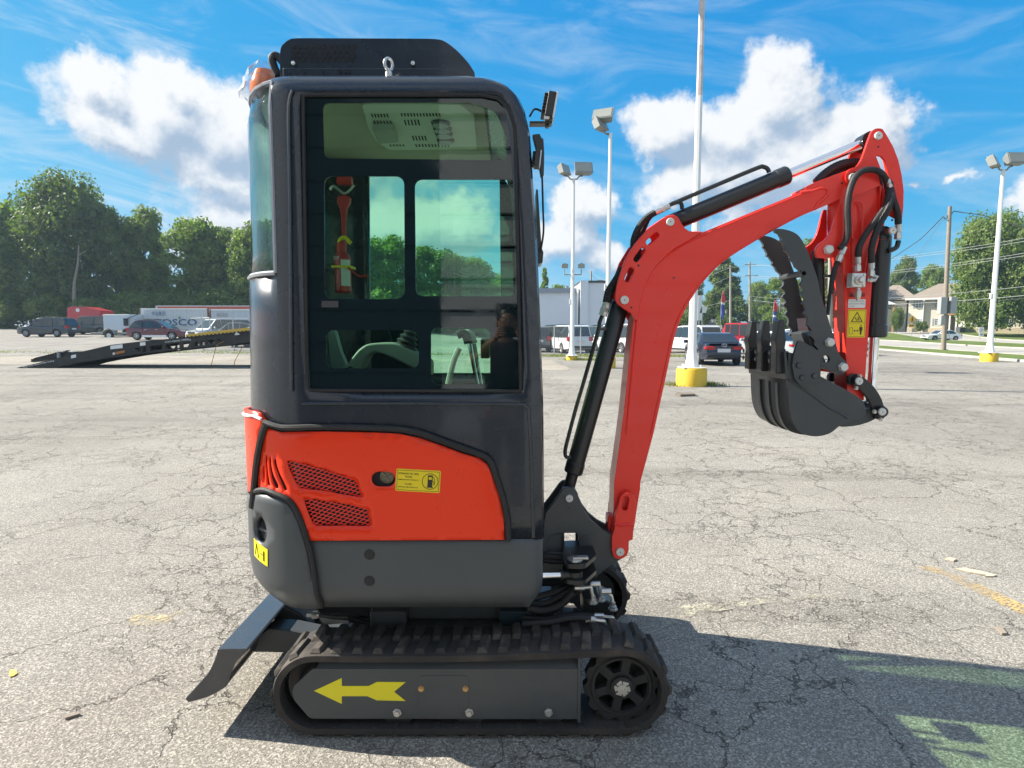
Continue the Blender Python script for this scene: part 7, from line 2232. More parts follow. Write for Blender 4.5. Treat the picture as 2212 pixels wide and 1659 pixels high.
# dozer blade
bl_prof = cat2([(218, 585), (205, 628), (180, 680), (140, 728), (82, 792)], 4) + cat2([(96, 808), (170, 788), (226, 760), (258, 735), (272, 690)], 4) + [(292, 640), (345, 590), (340, 583)]
m = plate([[c3(*p) for p in bl_prof]], 1.975, 2.83, Yref=1.975); m.build('dozer_blade', M_blade, EX, bevel=.006, seg=3)
arm = [c3(*p) for p in [(330, 600), (350, 555), (430, 500), (520, 508), (625, 530), (760, 520), (760, 600), (620, 606), (420, 600)]]
for ya in (2.20, 2.50): plate([arm], ya, ya + .09, Yref=2.2).build('blade_arm', M_frame, EX, bevel=.006)
m = plate([[c3(*p) for p in [(440, 440), (480, 400), (560, 440), (640, 520), (560, 560), (470, 520)]]], 2.33, 2.45, Yref=2.33); m.build('blade_bracket', M_frame, EX, bevel=.008)
m = MB(); m.cyl(at(*c3(560, 470), 2.395), at(*c3(760, 500), 2.395), .035, n=16); m.build('blade_cylinder', M_blackp, EX)

# ---------------------------------------------------------------- swing bracket
YA = 2.365                                   # mid plane of the arm
def two(loops, yn, yf, th, name, mat, bevel=.004, parent=EX):
    """near and far plate of a pair, same real shape"""
    a = plate(loops, yn, yn + th).build(name, mat, parent, bevel=bevel)
    b = plate(loops, yf - th, yf, Yref=yn).build(name, mat, parent, bevel=bevel)
    return a, b
swing = [c5(*p) for p in [(245, 652), (262, 637), (290, 631), (318, 638), (338, 664), (352, 710), (385, 780), (425, 835), (480, 880), (540, 912), (560, 960), (625, 985), (625, 1040), (590, 1064), (520, 1110), (470, 1150), (420, 1162), (330, 1160), (150, 1160), (120, 1130), (120, 905), (150, 780), (190, 728)]]
swh = [c5(*p) for p in fillet([(155, 960), (175, 920), (240, 905), (330, 905), (345, 930), (345, 1060), (330, 1080), (170, 1090), (150, 1060)], 10)]
sw_n, sw_f = two([swing, swh], 2.298, 2.432, .022, 'swing_bracket', M_frame)
m = plate([[c5(*p) for p in [(60, 880), (150, 880), (175, 905), (240, 905), (238, 1160), (60, 1160)]]], 2.307, 2.423, Yref=2.31); m.build('swing_post', M_frame, EX, bevel=.006)
m = MB(); m.cyl(at(*c5(190, 1190), YA), at(*c5(190, 880), YA), .05, n=22); m.build('king_pin', M_frame, EX)
def pin(pt, y0, y1, r, cap=M_pin, parent=EX, name='pin', head=None):
    q = at(*pt, y0); m = MB(); m.cyl((q.x, y0 + .002, q.z), (q.x, y1, q.z), r * .8, n=16); p_ = m.build(name, M_zinc, parent)
    m = MB(); m.lathe([(0, .006), (r * .12, .0061), (r * .13, .004), (r * .15, .0062), (r * .92, .006), (r, .004), (r, -.004)], (q.x, y0, q.z), (0, -1, 0), 22); m.build('pin_cap', cap, p_)
    m = MB(); m.lathe([(0, .0066), (r * .14, .0066), (r * .14, .003)], (q.x, y0, q.z), (0, -1, 0), 10); m.build('grease_hole', M_ink, p_)
    return q
pin(c5(289, 697), 2.295, 2.436, .0155)
m = MB(); q = at(*c5(289, 755), 2.2970); m.lathe([(0, 0), (.004, 0)], q, (0, -1, 0), 8); m.build('grease_hole', M_ink, EX)
# frame nose behind the bracket, swing cylinder
m = plate([[c3(*p) for p in [(1540, 200), (1600, 180), (1720, 195), (1790, 210), (1795, 300), (1700, 330), (1540, 330)]]], 2.30, 2.46, Yref=2.30); m.build('swing_frame', M_blackp, EX, bevel=.012)
m = MB(); m.cyl(at(*c3(1480, 285), 2.12), at(*c3(1648, 278), 2.14), .0125, n=16); m.build('swing_rod', M_chrome, EX)
m = MB(); m.cyl(at(*c3(1640, 278), 2.14), at(*c3(1712, 276), 2.145), .021, n=16); m.cyl(at(*c3(1700, 258), 2.145), at(*c3(1700, 298), 2.145), .03, n=18); m.build('rod_eye', M_blackp, EX)
for dy, nm in ((235, 'swing_lug'), (300, 'swing_lug')):
    q0 = at(*c3(1700, dy), 2.145)
    m = MB(); m.prism([fillet([(q0.x - .045, 2.11), (q0.x + .03, 2.10), (q0.x + .09, 2.2), (q0.x + .09, 2.36), (q0.x - .02, 2.36), (q0.x - .045, 2.2)], .03)], lambda p: (p[0], p[1], q0.z), lambda p: (p[0], p[1], q0.z + .016)); m.build(nm, M_blackp, EX, recalc=True, bevel=.004)
q0 = at(*c3(1700, 232), 2.145)
m = MB(); m.lathe([(.030, 0), (.030, .006), (.012, .006), (.012, .014), (0, .014)], (q0.x, q0.y, q0.z + .016), n=20); m.obox((q0.x + .02, q0.y, q0.z + .026), (.03, 0, 0), (0, .012, 0), (0, 0, .004)); m.build('swing_pin', M_zinc, EX, bevel=.001)
# hoses and fittings between the tracks
m = MB()
for pts, yy, r in (([(1500, 380), (1580, 360), (1640, 340), (1690, 325)], 2.2, .014), ([(1500, 400), (1580, 395), (1640, 365), (1700, 330)], 2.18, .014), ([(1500, 415), (1570, 425), (1640, 400), (1690, 350)], 2.15, .014), ([(1500, 430), (1580, 440), (1650, 395), (1720, 340)], 2.22, .014),
                   ([(1480, 455), (1580, 460), (1680, 445), (1780, 447)], 2.16, .012), ([(1480, 480), (1580, 475), (1690, 455), (1765, 460)], 2.10, .012), ([(1490, 495), (1560, 500), (1640, 470), (1700, 460)], 2.14, .012),
                   ([(1570, 200), (1640, 205), (1720, 200)], 2.27, .012), ([(1570, 215), (1640, 222), (1720, 212)], 2.27, .012)):
    m.tube([at(*c3(*p), yy) for p in pts], r, n=10, ring=.05, sub=10)
m.build('hydraulic_hose', M_hose, EX)
m = plate([[c3(*p) for p in [(1735, 380), (1800, 370), (1865, 400), (1860, 470), (1740, 480)]]], 2.22, 2.36, Yref=2.22); m.build('valve_block', M_blackp, EX, bevel=.006)
for (xa, ya), (xb_, yb_), (xc_, yc_), yy in (((1720, 330), (1765, 330), (1775, 372), 2.15), ((1785, 315), (1800, 320), (1808, 362), 2.2), ((1830, 345), (1850, 365), (1858, 400), 2.18), ((1800, 448), (1855, 455), (1868, 500), 2.16), ((1765, 462), (1820, 470), (1838, 510), 2.10)):
    m = MB()
    a, b, c = at(*c3(xa, ya), yy), at(*c3(xb_, yb_), yy), at(*c3(xc_, yc_), yy)
    m.cyl(a - Vector((.02, 0, 0)), a + Vector((.018, 0, 0)), .012, n=10)
    m.tube([a, b.lerp(a, .3), b, b.lerp(c, .5), c], .007, n=8)
    m.lathe([(.0, .0), (.014, 0), (.014, .014), (.009, .016), (.009, .03), (0, .03)], c - Vector((0, 0, .02)), n=6)
    m.lathe([(0, 0), (.019, 0), (.019, .006), (0, .006)], c - Vector((0, 0, .022)), n=6)
    m.build('hose_elbow', M_zinc, EX)

# ---------------------------------------------------------------- boom
BY0, BY1 = 2.31, 2.42
outer = [c5(548, 1045), c5(540, 1000), c5(540, 915), c5(548, 760), c5(560, 620), c5(575, 300)]
b_left = [c4(592, 1659 - 120), c4(640, 1075), c4(655, 1000), c4(680, 890), c4(735, 780), c4(840, 680), c4(930, 628), c4(1010, 600)]
b_top = [c4(1250, 500), c4(1500, 398), c4(1525, 372), c4(1570, 350), c4(1650, 320), c4(1720, 294), c4(1760, 282)]
b_end = [(x, y) for x, y in [(1846, 372), (1853, 383), (1848, 396)]]
b_low = [c4(1740, 410), c4(1690, 440), c4(1575, 490), c4(1500, 522), c4(1370, 590), c4(1250, 660), c4(1150, 722), c4(1080, 775), c4(1000, 860), c4(940, 945), c4(890, 1040), c4(860, 1120), c4(838, 1210), c4(800, 1390), c4(745, 1640)]
b_foot = [c5(712, 600), c5(710, 645), c5(692, 750), c5(678, 850), c5(668, 940), c5(645, 950), c5(643, 1010), c5(635, 1035), c5(615, 1052), c5(582, 1063), c5(556, 1052), c5(544, 1030)]
bm_ = [c5(540, 915), c5(552, 760), c5(556, 600)] + cat2(b_left, 4) + cat2(b_top, 3)[1:] + b_end + cat2(b_low, 4) + b_foot
cut_y = c5(0, 905)[1]; bm_ = [(x, min(y, cut_y)) for x, y in bm_]
bm_ = [p for i, p in enumerate(bm_) if i == 0 or (abs(p[0] - bm_[i - 1][0]) + abs(p[1] - bm_[i - 1][1])) > .3]
bm_ = [p for i, p in enumerate(bm_) if not (p[1] == cut_y and 1 < i < len(bm_) - 1 and p[0] != max(q[0] for q in bm_ if q[1] == cut_y) and p[0] != min(q[0] for q in bm_ if q[1] == cut_y))]
boom = plate([bm_], BY0, BY1).build('boom', M_boom, EX, bevel=.005, seg=2)
# weld beads along the box edge
m = MB(); m.tube([at(*c4(*p), BY0 - .001) for p in [(660, 1040), (672, 960), (700, 870), (760, 770), (860, 690), (950, 640), (1020, 608)]], .005, n=6); m.tube([at(*p, BY0 - .001) for p in [c4(605, 1640), c4(640, 1250), c4(662, 1030)]], .0035, n=6)
off_ = [(x - (6 if y > 640 else 0), y - (4 if y < 640 else 0)) for x, y in b_low[2:]]
m.tube([at(*p, BY0 - .0008) for p in off_], .0032, n=6)
m.tube([at(*c4(*p), BY0 - .001) for p in [(1020, 608), (1250, 512), (1500, 410)]], .003, n=6)
m.build('weld_bead', M_boom, boom)
# cast end with raised tongue
m = MB(); m.tube([at(*c4(*p), BY0 - .001) for p in [(1500, 400), (1560, 392), (1600, 378), (1630, 380), (1640, 398), (1625, 425), (1590, 455), (1570, 488)]], .006, n=6); m.build('cast_edge', M_boom, boom)
# hose guard plates with slots
gp = [c4(*p) for p in [(548, 930), (556, 880), (570, 830), (600, 745), (650, 662), (722, 580), (790, 534), (820, 517), (850, 513), (872, 525), (888, 552), (905, 580), (930, 598), (1000, 600), (940, 640), (850, 690), (760, 775), (705, 870), (680, 960), (665, 1060), (645, 1050), (630, 1018), (600, 1003), (562, 975), (550, 955)]]
sl = [slot(*c4(762, 618), *c4(722, 655), 6), slot(*c4(690, 698), *c4(658, 742), 6), slot(*c4(632, 798), *c4(612, 845), 6)]
two([gp] + sl, BY0 - .016, BY1 + .016, .014, 'boom_guard', M_boom, .004)
pin(c4(832, 552), BY0 - .02, BY1 + .02, .0155); pin(c4(597, 952), BY0 - .02, BY1 + .02, .0170)
m = MB()
for p in (c4(850, 838), c4(669, 775), c4(632, 990), c4(1712, 352), c5(600, 952)):
    q = at(*p, BY0 - (.0165 if p[0] < 1385 and p[1] < 700 and p != c4(850, 838) else .0008)); m.lathe([(0, 0.0005), (.0042, .0005), (.0042, -.002)], q, (0, -1, 0), 10)
m.build('bolt_hole', M_ink, boom)
# foot: reinforcing boss with slot, lugs
ft = [c5(*p) for p in [(586, 715), (592, 688), (612, 668), (635, 662), (660, 668), (676, 690), (684, 715), (688, 752), (676, 800), (672, 850), (668, 945), (645, 950), (643, 1010), (632, 1040), (600, 1060), (575, 1060), (552, 1046), (541, 1010), (541, 925), (556, 880), (560, 800), (572, 760)]]
fs_ = slot(*c5(627, 705), *c5(620, 755), 6)
two([ft, fs_], BY0 - .030, BY1 + .030, .0165, 'boom_foot', M_boom, .004)
m = MB(); m.tube([at(*c5(*p), BY0 - .0315) for p in [(560, 845), (600, 858), (640, 852), (668, 862)]], .007, n=6); m.build('foot_step', M_boom, boom)
pin(c5(591, 1015), BY0 - .033, BY1 + .033, .0170)
# left flange hole of the foot
m = MB(); m.obox(at(*c5(527, 830), YA), (.012, 0, .0), (0, .03, 0), (0, 0, .03)); m.build('foot_gusset', M_boom, EX, bevel=.006)

# ---------------------------------------------------------------- cylinders
def cylinder(p0, p1, p2, r, rr, name, y=YA, gland=.05, tail=None):
    """barrel p0-p1, rod p1-p2"""
    a, c = at(*p0, 2.29), at(*p2, 2.29); a.y = c.y = y
    pa, pc = Vector(proj(a)), Vector(proj(c)); tt = (Vector(p1) - pa).dot(pc - pa) / (pc - pa).length_squared
    b = a.lerp(c, tt)
    d = (b - a).normalized(); ln = (b - a).length
    m = MB(); m.lathe([(0, 0), (r * .8, 0), (r, .012), (r, ln - gland), (r * 1.0, ln - gland), (r * 1.07, ln - gland + .004), (r * 1.07, ln - .006), (r * .96, ln), (rr * 1.2, ln), (rr * 1.2, ln - .01)], a, d, 32)
    bo = m.build(name, M_blackp, EX)
    m = MB(); m.cyl(b - d * .02, c, rr, n=24); m.build('rod', M_chrome, bo)
    m = MB(); e = (c - b).normalized()
    m.cyl(c - e * .02 - Vector((0, 0, 0)), c + e * .005, rr * 1.15, n=20); m.cyl(c - Vector((0, .03, 0)), c + Vector((0, .03, 0)), rr * 1.75, n=22); m.build('rod_eye', M_blackp, bo)
    m = MB(); m.cyl(a - Vector((0, .03, 0)), a + Vector((0, .03, 0)), r * .62, n=20); m.cyl(a, a + d * .05, r * .7, n=20); m.build('base_eye', M_blackp, bo)
    return bo
# arm cylinder
cylinder(c4(832, 552), c4(1436, 308), c4(1897, 110), .0345, .0190, 'arm_cylinder')
m = MB(); m.tube([at(*c4(*p), YA - .01) for p in [(745, 505), (790, 485), (835, 462), (885, 440), (1050, 370), (1275, 276), (1310, 270), (1330, 280), (1338, 298)]], .0085, n=8, sub=5); m.build('steel_pipe', M_blackp, EX)
m = MB(); m.tube([at(*c4(*p), YA - .02) for p in [(850, 455), (872, 450), (888, 458), (893, 485)]], .0085, n=8); m.build('steel_pipe', M_blackp, EX)
m = MB(); a, b = at(*c4(752, 505), YA - .02), at(*c4(825, 468), YA - .02); m.cyl(a, b, .0125, n=8); m.cyl(a.lerp(b, .45), a.lerp(b, .62), .0150, n=6); m.build('pipe_coupling', M_zinc, EX, smooth=25)
m = MB()
for dx, yy in ((0, YA - .02), (26, YA + .02)):
    m.tube([at(*c4(*p), yy) for p in [(755 - dx * .2, 503), (710 + dx * .4, 530), (670 + dx, 580), (645 + dx, 640), (642 + dx, 690), (640 + dx, 760)]], .0125, n=10, ring=.07, sub=12)
m.build('hydraulic_hose', M_hose, EX)
# boom cylinder
cylinder(c4(597, 952), c5(325, 548), c5(289, 697), .0370, .0175, 'boom_cylinder')
a_, c_ = at(*c4(597, 952), 2.29), at(*c5(289, 697), 2.29); a_.y = c_.y = YA; d_ = (c_ - a_).normalized(); L9 = (c_ - a_).length
m = MB(); m.lathe([(0, L9 * .86), (.0235, L9 * .86), (.0245, L9 * .875), (.0245, L9 * .97), (0, L9 * .97)], a_, d_, 22); m.build('rod_clevis', M_blackp, EX)
m = MB(); m.tube([at(*c4(*p), YA - .02) for p in [(488, 1020), (470, 1065), (462, 1110), (400, 1330), (350, 1500), (310, 1650)]] + [at(*c5(*p), YA - .02) for p in [(266, 405), (266, 440), (278, 455), (300, 452)]], .0080, n=8, sub=5); m.build('steel_pipe', M_blackp, EX)
a, b = at(*c4(510, 960), YA - .02), at(*c4(485, 1032), YA - .02)
m = MB(); m.cyl(a, b, .0165, n=8); m.cyl(a.lerp(b, .45), a.lerp(b, .7), .0185, n=6); m.build('pipe_coupling', M_zinc, EX, smooth=25)
m = MB(); m.tube([at(*c4(*p), YA - .02) for p in [(508, 965), (520, 910), (545, 870), (570, 830), (590, 790)]], .0190, n=10, ring=.06, sub=10); m.build('hydraulic_hose', M_hose, EX)
m = MB(); m.obox(at(*c4(487, 1100), YA - .015), (.018, 0, 0), (0, .008, 0), (0, 0, .006)); m.build('pipe_clamp', M_blackp, EX)

# ---------------------------------------------------------------- stick
SY0, SY1 = 2.315, 2.405
stick = [cs(*p) for p in [(450, 900), (445, 1000), (435, 1100), (350, 1110)]] + [(1812.5, 470), (1813, 500), (1819, 545), (1821, 600), (1824, 645), (1826.8, 764), (1829, 845), (1867, 866), (1870, 817), (1876, 734), (1884, 620), (1888, 565), (1899, 516)] + [cs(*p) for p in [(900, 1000), (870, 1300), (880, 900), (800, 760), (640, 760), (520, 800)]]
stick = [cs(450, 880), cs(440, 1000), cs(350, 1110), (1812.5, 470), (1813, 500), (1819, 545), (1821, 600), (1824, 645), (1826.8, 764), (1829, 845), (1867, 866), (1870, 817), (1876, 734), (1884, 620), (1888, 565), (1900, 516), (1902, 480), cs(900, 1200), cs(862, 1050), cs(845, 900), cs(810, 760), cs(700, 745), cs(560, 780)]
stk = plate([stick], SY0, SY1).build('stick', M_boom, EX, bevel=.004)
ear = cat2([cs(*p) for p in [(850, 183), (815, 190), (785, 212), (755, 265), (700, 420), (650, 565), (615, 630), (570, 680), (500, 705), (455, 745), (445, 810), (470, 870), (500, 900)]], 3) + \
      [cs(*p) for p in [(480, 1100), (490, 1500), (520, 1620)]] + [(1840, 540), (1842, 600), (1872, 600), (1880, 540), (1893, 518)] + \
      [cs(*p) for p in [(1085, 1612), (1145, 1565), (1165, 1400), (1185, 1200), (1190, 1000), (1165, 800), (1120, 600), (1050, 420), (960, 260), (915, 195), (885, 184)]]
eh = [[cs(*p) for p in fillet([(780, 590), (800, 555), (850, 535), (900, 545), (940, 590), (965, 700), (1000, 840), (960, 950), (905, 1000), (870, 850), (840, 720), (790, 680)], 20)],
      [cs(*p) for p in fillet([(885, 925), (905, 925), (920, 1090), (900, 1290), (880, 1200)], 8)]]
two([ear] + eh, 2.300, 2.420, .012, 'stick_ear', M_boom, .003)
# raised tongue and pads on the ear
m = MB(); m.tube([at(*cs(*p), 2.2995) for p in [(505, 1180), (530, 1145), (575, 1135), (625, 1150), (652, 1190), (660, 1300), (650, 1500), (640, 1620)]], .0045, n=6); m.tube([at(*cs(*p), 2.2995) for p in [(505, 1180), (512, 1400), (520, 1600), (545, 1640)]], .004, n=6); m.build('weld_bead', M_boom, stk)
for pt, r in ((cs(856, 283), .0150), (cs(520, 825), .0150), (cs(1040, 1520), .0145)): pin(pt, 2.297, 2.423, r)
q = at(*cs(520, 825), 2.3); m = MB(); m.lathe([(.030, 0), (.030, .004), (.022, .005), (.018, .003)], q, (0, -1, 0), 28); m.build('pivot_boss', M_boom, stk)
m = MB()
for p in (cs(858, 425), cs(1040, 1382)):
    q = at(*p, 2.2995); m.lathe([(0, .0005), (.004, .0005), (.004, -.002)], q, (0, -1, 0), 10)
m.build('bolt_hole', M_ink, stk)
# left flange of the stick: slotted strip catching the sun
for a0, a1 in ((398, 430), (455, 705), (755, 950)):
    plate([[c6(806, a0), c6(832, a0 + 4), c6(842, a1), c6(814, a1 - 6)]], 2.43, 2.445, Yref=2.43).build('side_strip', M_boom, stk, bevel=.002)
plate([[c6(812, 1185), c6(880, 1192), c6(884, 1258), c6(815, 1225)]], 2.41, 2.43, Yref=2.41).build('lower_gusset', M_boom, stk, bevel=.002)
# thumb-cylinder bracket on the left of the stick
tb_ = cat2([(1813, 440), (1806, 462), (1798, 492), (1786, 514), (1770, 526)], 4) + cat2([(1764, 534), (1761, 546), (1766, 556), (1780, 558)], 3) + [(1802, 556), (1820, 556), (1820, 440)]
two([tb_], 2.298, 2.422, .014, 'thumb_bracket', M_boom, .003)
def hexbolt(pt, y, r, name='hex_bolt'):
    q = at(*pt, y); m = MB(); m.lathe([(0, .0155), (r * .8, .0155), (r * .88, .013), (r * .9, .004), (r, .004), (r * 1.0, 0)], q, (0, -1, 0), 6); return m.build(name, M_pin, EX, smooth=20, bevel=.001)
hexbolt(c6(757, 246), 2.296, .020)
# bucket cylinder
cylinder(cs(1040, 1520), c6(1126, 876), c6(1148, 1422), .0420, .0185, 'bucket_cylinder')
cylinder(c6(757, 246), c6(722, 700), c6(766, 918), .0230, .0110, 'thumb_cylinder')
m = MB(); m.tube([at(*p, YA - .03) for p in [c6(835, 335), c6(800, 400), c6(785, 440), c6(770, 560), c6(755, 720)]], .0070, n=8); m.obox(at(*c6(752, 437), YA - .02), (.02, 0, 0), (0, .006, 0), (0, 0, .005)); m.build('steel_pipe', M_blackp, EX)
m = MB(); m.tube([at(*p, YA - .05) for p in [c6(1195, 255), c6(1225, 245), c6(1255, 225), c6(1268, 180)]], .0095, n=8); m.build('steel_pipe', M_blackp, EX)
# hoses over the stick
def hose(pts, yy, r=.0115, ring=0.0):
    m = MB()
    ys = yy if isinstance(yy, (list, tuple)) else [yy] * len(pts)
    m.tube([at(*p, y) for p, y in zip(pts, ys)], r, n=10, sub=8, ring=ring); return m.build('hydraulic_hose', M_hose, EX)
yh = 2.275
hose([c4(1700, 690), c4(1730, 650), c4(1742, 590), c4(1740, 480), c4(1750, 400), c4(1775, 330), c4(1820, 290), c4(1880, 285), c4(1925, 315), c4(1945, 370), c4(1940, 430)], [2.27] * 8 + [2.28, 2.30, 2.33], .0118)
hose([c4(1950, 340), c4(1952, 400), c4(1935, 470), c4(1880, 550), c4(1830, 620), c4(1800, 680), c4(1794, 730)], [2.30, 2.285, 2.275, 2.27, 2.27, 2.27, 2.28], .0118, .05)
hose([c4(1955, 350), c4(1962, 420), c4(1945, 490), c4(1905, 560), c4(1875, 640), c4(1862, 700), c4(1863, 760)], [2.30, 2.28, 2.262, 2.262, 2.265, 2.27, 2.28], .0125, .06)
hose([c4(1960, 380), c4(1975, 440), c4(1995, 500), c4(2000, 560)], [2.29, 2.275, 2.28, 2.30], .0125, .06)
hose([c4(1900, 300), c4(1905, 380), c4(1915, 440), c4(1905, 500)], [2.33, 2.33, 2.33, 2.33], .012, .05)
hose([c4(1580, 350), c4(1620, 310), c4(1670, 275), c4(1730, 252), c4(1790, 250), c4(1830, 265)], YA, .018, .04); hose([c4(1600, 350), c4(1650, 315), c4(1700, 290), c4(1760, 275), c4(1820, 285)], YA + .02, .018, .04)
def coupling(p0, p1, yy, r=.0115):
    a, b = at(*p0, yy), at(*p1, yy); m = MB(); m.cyl(a, a.lerp(b, .5), r, n=10); m.cyl(a.lerp(b, .5), a.lerp(b, .62), r * .8, n=8); m.cyl(a.lerp(b, .62), b, r * 1.12, n=6); return m.build('hose_coupling', M_zinc, EX, smooth=25, bevel=.001)
coupling(c4(1725, 680), c4(1692, 755), 2.27); coupling(c4(1793, 725), c4(1795, 805), 2.28); coupling(c4(1863, 755), c4(1862, 830), 2.28); coupling(c4(2001, 565), c4(1998, 640), 2.30, .0125)
coupling(c4(1945, 335), c4(1960, 375), 2.285, .009)
hose([c4(1692, 750), c4(1675, 790), c4(1662, 850), c4(1655, 920)], 2.28, .009)
# valve block on the stick
a, b = at(*c4(1763, 886), 2.26), at(*c4(1838, 812), 2.26)
m = MB(); m.box((a.x, 2.262, a.z), (b.x, 2.300, b.z)); vb = m.build('valve_block', M_zinc, EX, bevel=.003)
m = MB()
for fx in (.14, .86):
    for fz in (.14, .86): m.lathe([(0, .004), (.0045, .004), (.0055, .003), (.0055, 0)], (a.x + (b.x - a.x) * fx, 2.262, a.z + (b.z - a.z) * fz), (0, -1, 0), 10)
m.lathe([(0, .022), (.010, .022), (.012, .018), (.012, .010)], ((a.x + b.x) / 2, 2.262, (a.z + b.z) / 2), (0, -1, 0), 6); m.lathe([(.018, 0), (.018, .008), (.012, .011), (.0, .011)], ((a.x + b.x) / 2, 2.262, (a.z + b.z) / 2), (0, -1, 0), 20); m.build('cap_screw', M_zinc, vb, smooth=25)
m = MB(); c_ = at(*c4(1796, 888), 2.28); m.lathe([(0, -.05), (.006, -.05), (.007, -.044), (.009, -.040), (.011, -.030), (.011, -.012), (.007, -.010), (.007, 0)], c_, n=8)
m.build('grease_nipple', M_zinc, EX, smooth=25); m = MB(); c_ = at(*c4(1838, 850), 2.28); m.tube([c_, c_ + Vector((.03, 0, 0)), c_ + Vector((.040, 0, .012)), at(*c4(1863, 825), 2.28)], .008, n=8, smooth=False); m.lathe([(0, 0), (.011, 0), (.011, .012), (0, .012)], c_ + Vector((.008, 0, 0)), (1, 0, 0), 6); m.build('hose_elbow', M_zinc, EX, smooth=25)
# stickers on the stick
def sticker(quad, mat, y, name='sticker', r=.003):
    q0, q1, q2, q3 = [at(*p, y) for p in quad]     # tl, tr, br, bl
    ux = (q2 - q3).normalized(); uy = (q0 - q3); uy = (uy - ux * uy.dot(ux)); hh_ = uy.length; uy.normalize(); ww = (q2 - q3).length
    m = MB(); m.prism([fillet([(0, 0), (ww, 0), (ww, hh_), (0, hh_)], r, 3)], lambda p: q3 + ux * p[0] + uy * p[1], lambda p: q3 + ux * p[0] + uy * p[1] + Vector((0, .0008, 0)))
    return m.build(name, mat, EX, smooth=0, recalc=True), (lambda x, y_: q3 + ux * (x * ww) + uy * (y_ * hh_) + Vector((0, -.0005, 0))), ux, uy, ww, hh_
ys_ = SY0 - .0012
sk, D2, ux, uy, ww, hh_ = sticker([c6(896, 680), c6(1028, 680), c6(1024, 883), c6(893, 883)], M_yel, ys_)
m = MB()
def fl(P_, hole=None): m.prism([P_] + ([hole] if hole else []), lambda p: D2(*p), lambda p: D2(*p) + Vector((0, .0003, 0)))
fl(rrect(.04, .03, .96, .97, .03), rrect(.055, .04, .945, .96, .03)); fl([(.05, .515), (.95, .515), (.95, .525), (.05, .525)])
fl([(.17, .56), (.83, .56), (.5, .93)], [(.25, .585), (.75, .585), (.5, .875)])
for cx_, cy_ in ((.42, .68), (.56, .70), (.50, .63), (.60, .64)): fl([(cx_ - .04, cy_ - .02), (cx_ + .03, cy_ - .03), (cx_ + .05, cy_ + .02), (cx_, cy_ + .035)])
fl(rrect(.12, .12, .30, .36, .02), rrect(.135, .13, .285, .35, .02))
fl([(.36, .24), (.43, .285), (.43, .25), (.56, .25), (.56, .285), (.63, .24), (.56, .195), (.56, .23), (.43, .23), (.43, .195)])
fl([(.67, .38), (.83, .38), (.84, .24), (.81, .24), (.80, .34), (.795, .10), (.755, .10), (.75, .24), (.745, .10), (.705, .10), (.70, .34), (.69, .24), (.66, .24)]); fl(circ(.75, .425, .032, 12))
m.build('print', M_ink, sk, smooth=0)
sk, D2, ux, uy, ww, hh_ = sticker([c6(902, 605), c6(1026, 605), c6(1026, 668), c6(902, 668)], M_white_p, ys_)
M_greyink = paint('grey sticker ink', (.30, .30, .32), .6)
m = MB()
for s_, y in (('Do not allow people', .68), ('near machine when', .40), ('in use!', .12)): lettering(m, s_, D2(.05, y), ux, uy, ww * (.88 if len(s_) > 8 else .30), hh_ * .20)
m.build('print', M_greyink, sk, smooth=0)
sk, D2, ux, uy, ww, hh_ = sticker([c6(905, 556), c6(1026, 556), c6(1026, 590), c6(905, 590)], paint('red sticker', (.60, .045, .03), .35), ys_)
m = MB(); lettering(m, 'DANGER', D2(.38, .15), ux, uy, ww * .6, hh_ * .62, bold=True); m.prism([[(.06, .08), (.32, .08), (.19, .95)]], lambda p: D2(*p), lambda p: D2(*p) + Vector((0, .0003, 0))); m.build('print', M_ink, sk, smooth=0)

# ---------------------------------------------------------------- bucket, link, thumb
KY0, KY1 = 2.195, 2.545
M_bkt = paint('charcoal bucket paint', (.052, .060, .066), .40, .1, var=.16, scale=5, dirt=.30, dirtcol=(.10, .095, .085), bump=.08, bscale=220)
side = [c6(*p) for p in [(448, 985), (458, 1090), (465, 1190), (468, 1300), (474, 1400), (490, 1475), (520, 1540), (560, 1577), (600, 1592), (650, 1601), (700, 1600), (745, 1590), (790, 1570), (845, 1523), (900, 1500), (1000, 1470), (1028, 1440), (1032, 1395), (1015, 1345), (960, 1302), (830, 1230), (705, 1165), (640, 1060), (520, 1000)]]
bk = plate([side], KY0, KY0 + .014).build('bucket', M_bkt, EX, bevel=.003)
plate([side], KY1 - .014, KY1, Yref=KY0).build('side_plate', M_bkt, bk, bevel=.003)
# shell between the side plates follows their back edge
shell = cat2([c6(*p) for p in [(448, 985), (458, 1090), (465, 1190), (468, 1300), (474, 1400), (490, 1475), (520, 1540), (560, 1577), (600, 1592), (650, 1601), (700, 1600), (745, 1590), (790, 1570), (845, 1523), (900, 1490), (960, 1440)]], 3)
S3 = [at(x, y, KY0) for x, y in shell]
m = MB(); m.add([(p.x, yy, p.z) for p in S3 for yy in (KY0 + .003, KY1 - .003)], [(2 * i, 2 * i + 1, 2 * i + 3, 2 * i + 2) for i in range(len(S3) - 1)]); m.build('shell', M_bkt, bk, smooth=60, solid=.012)
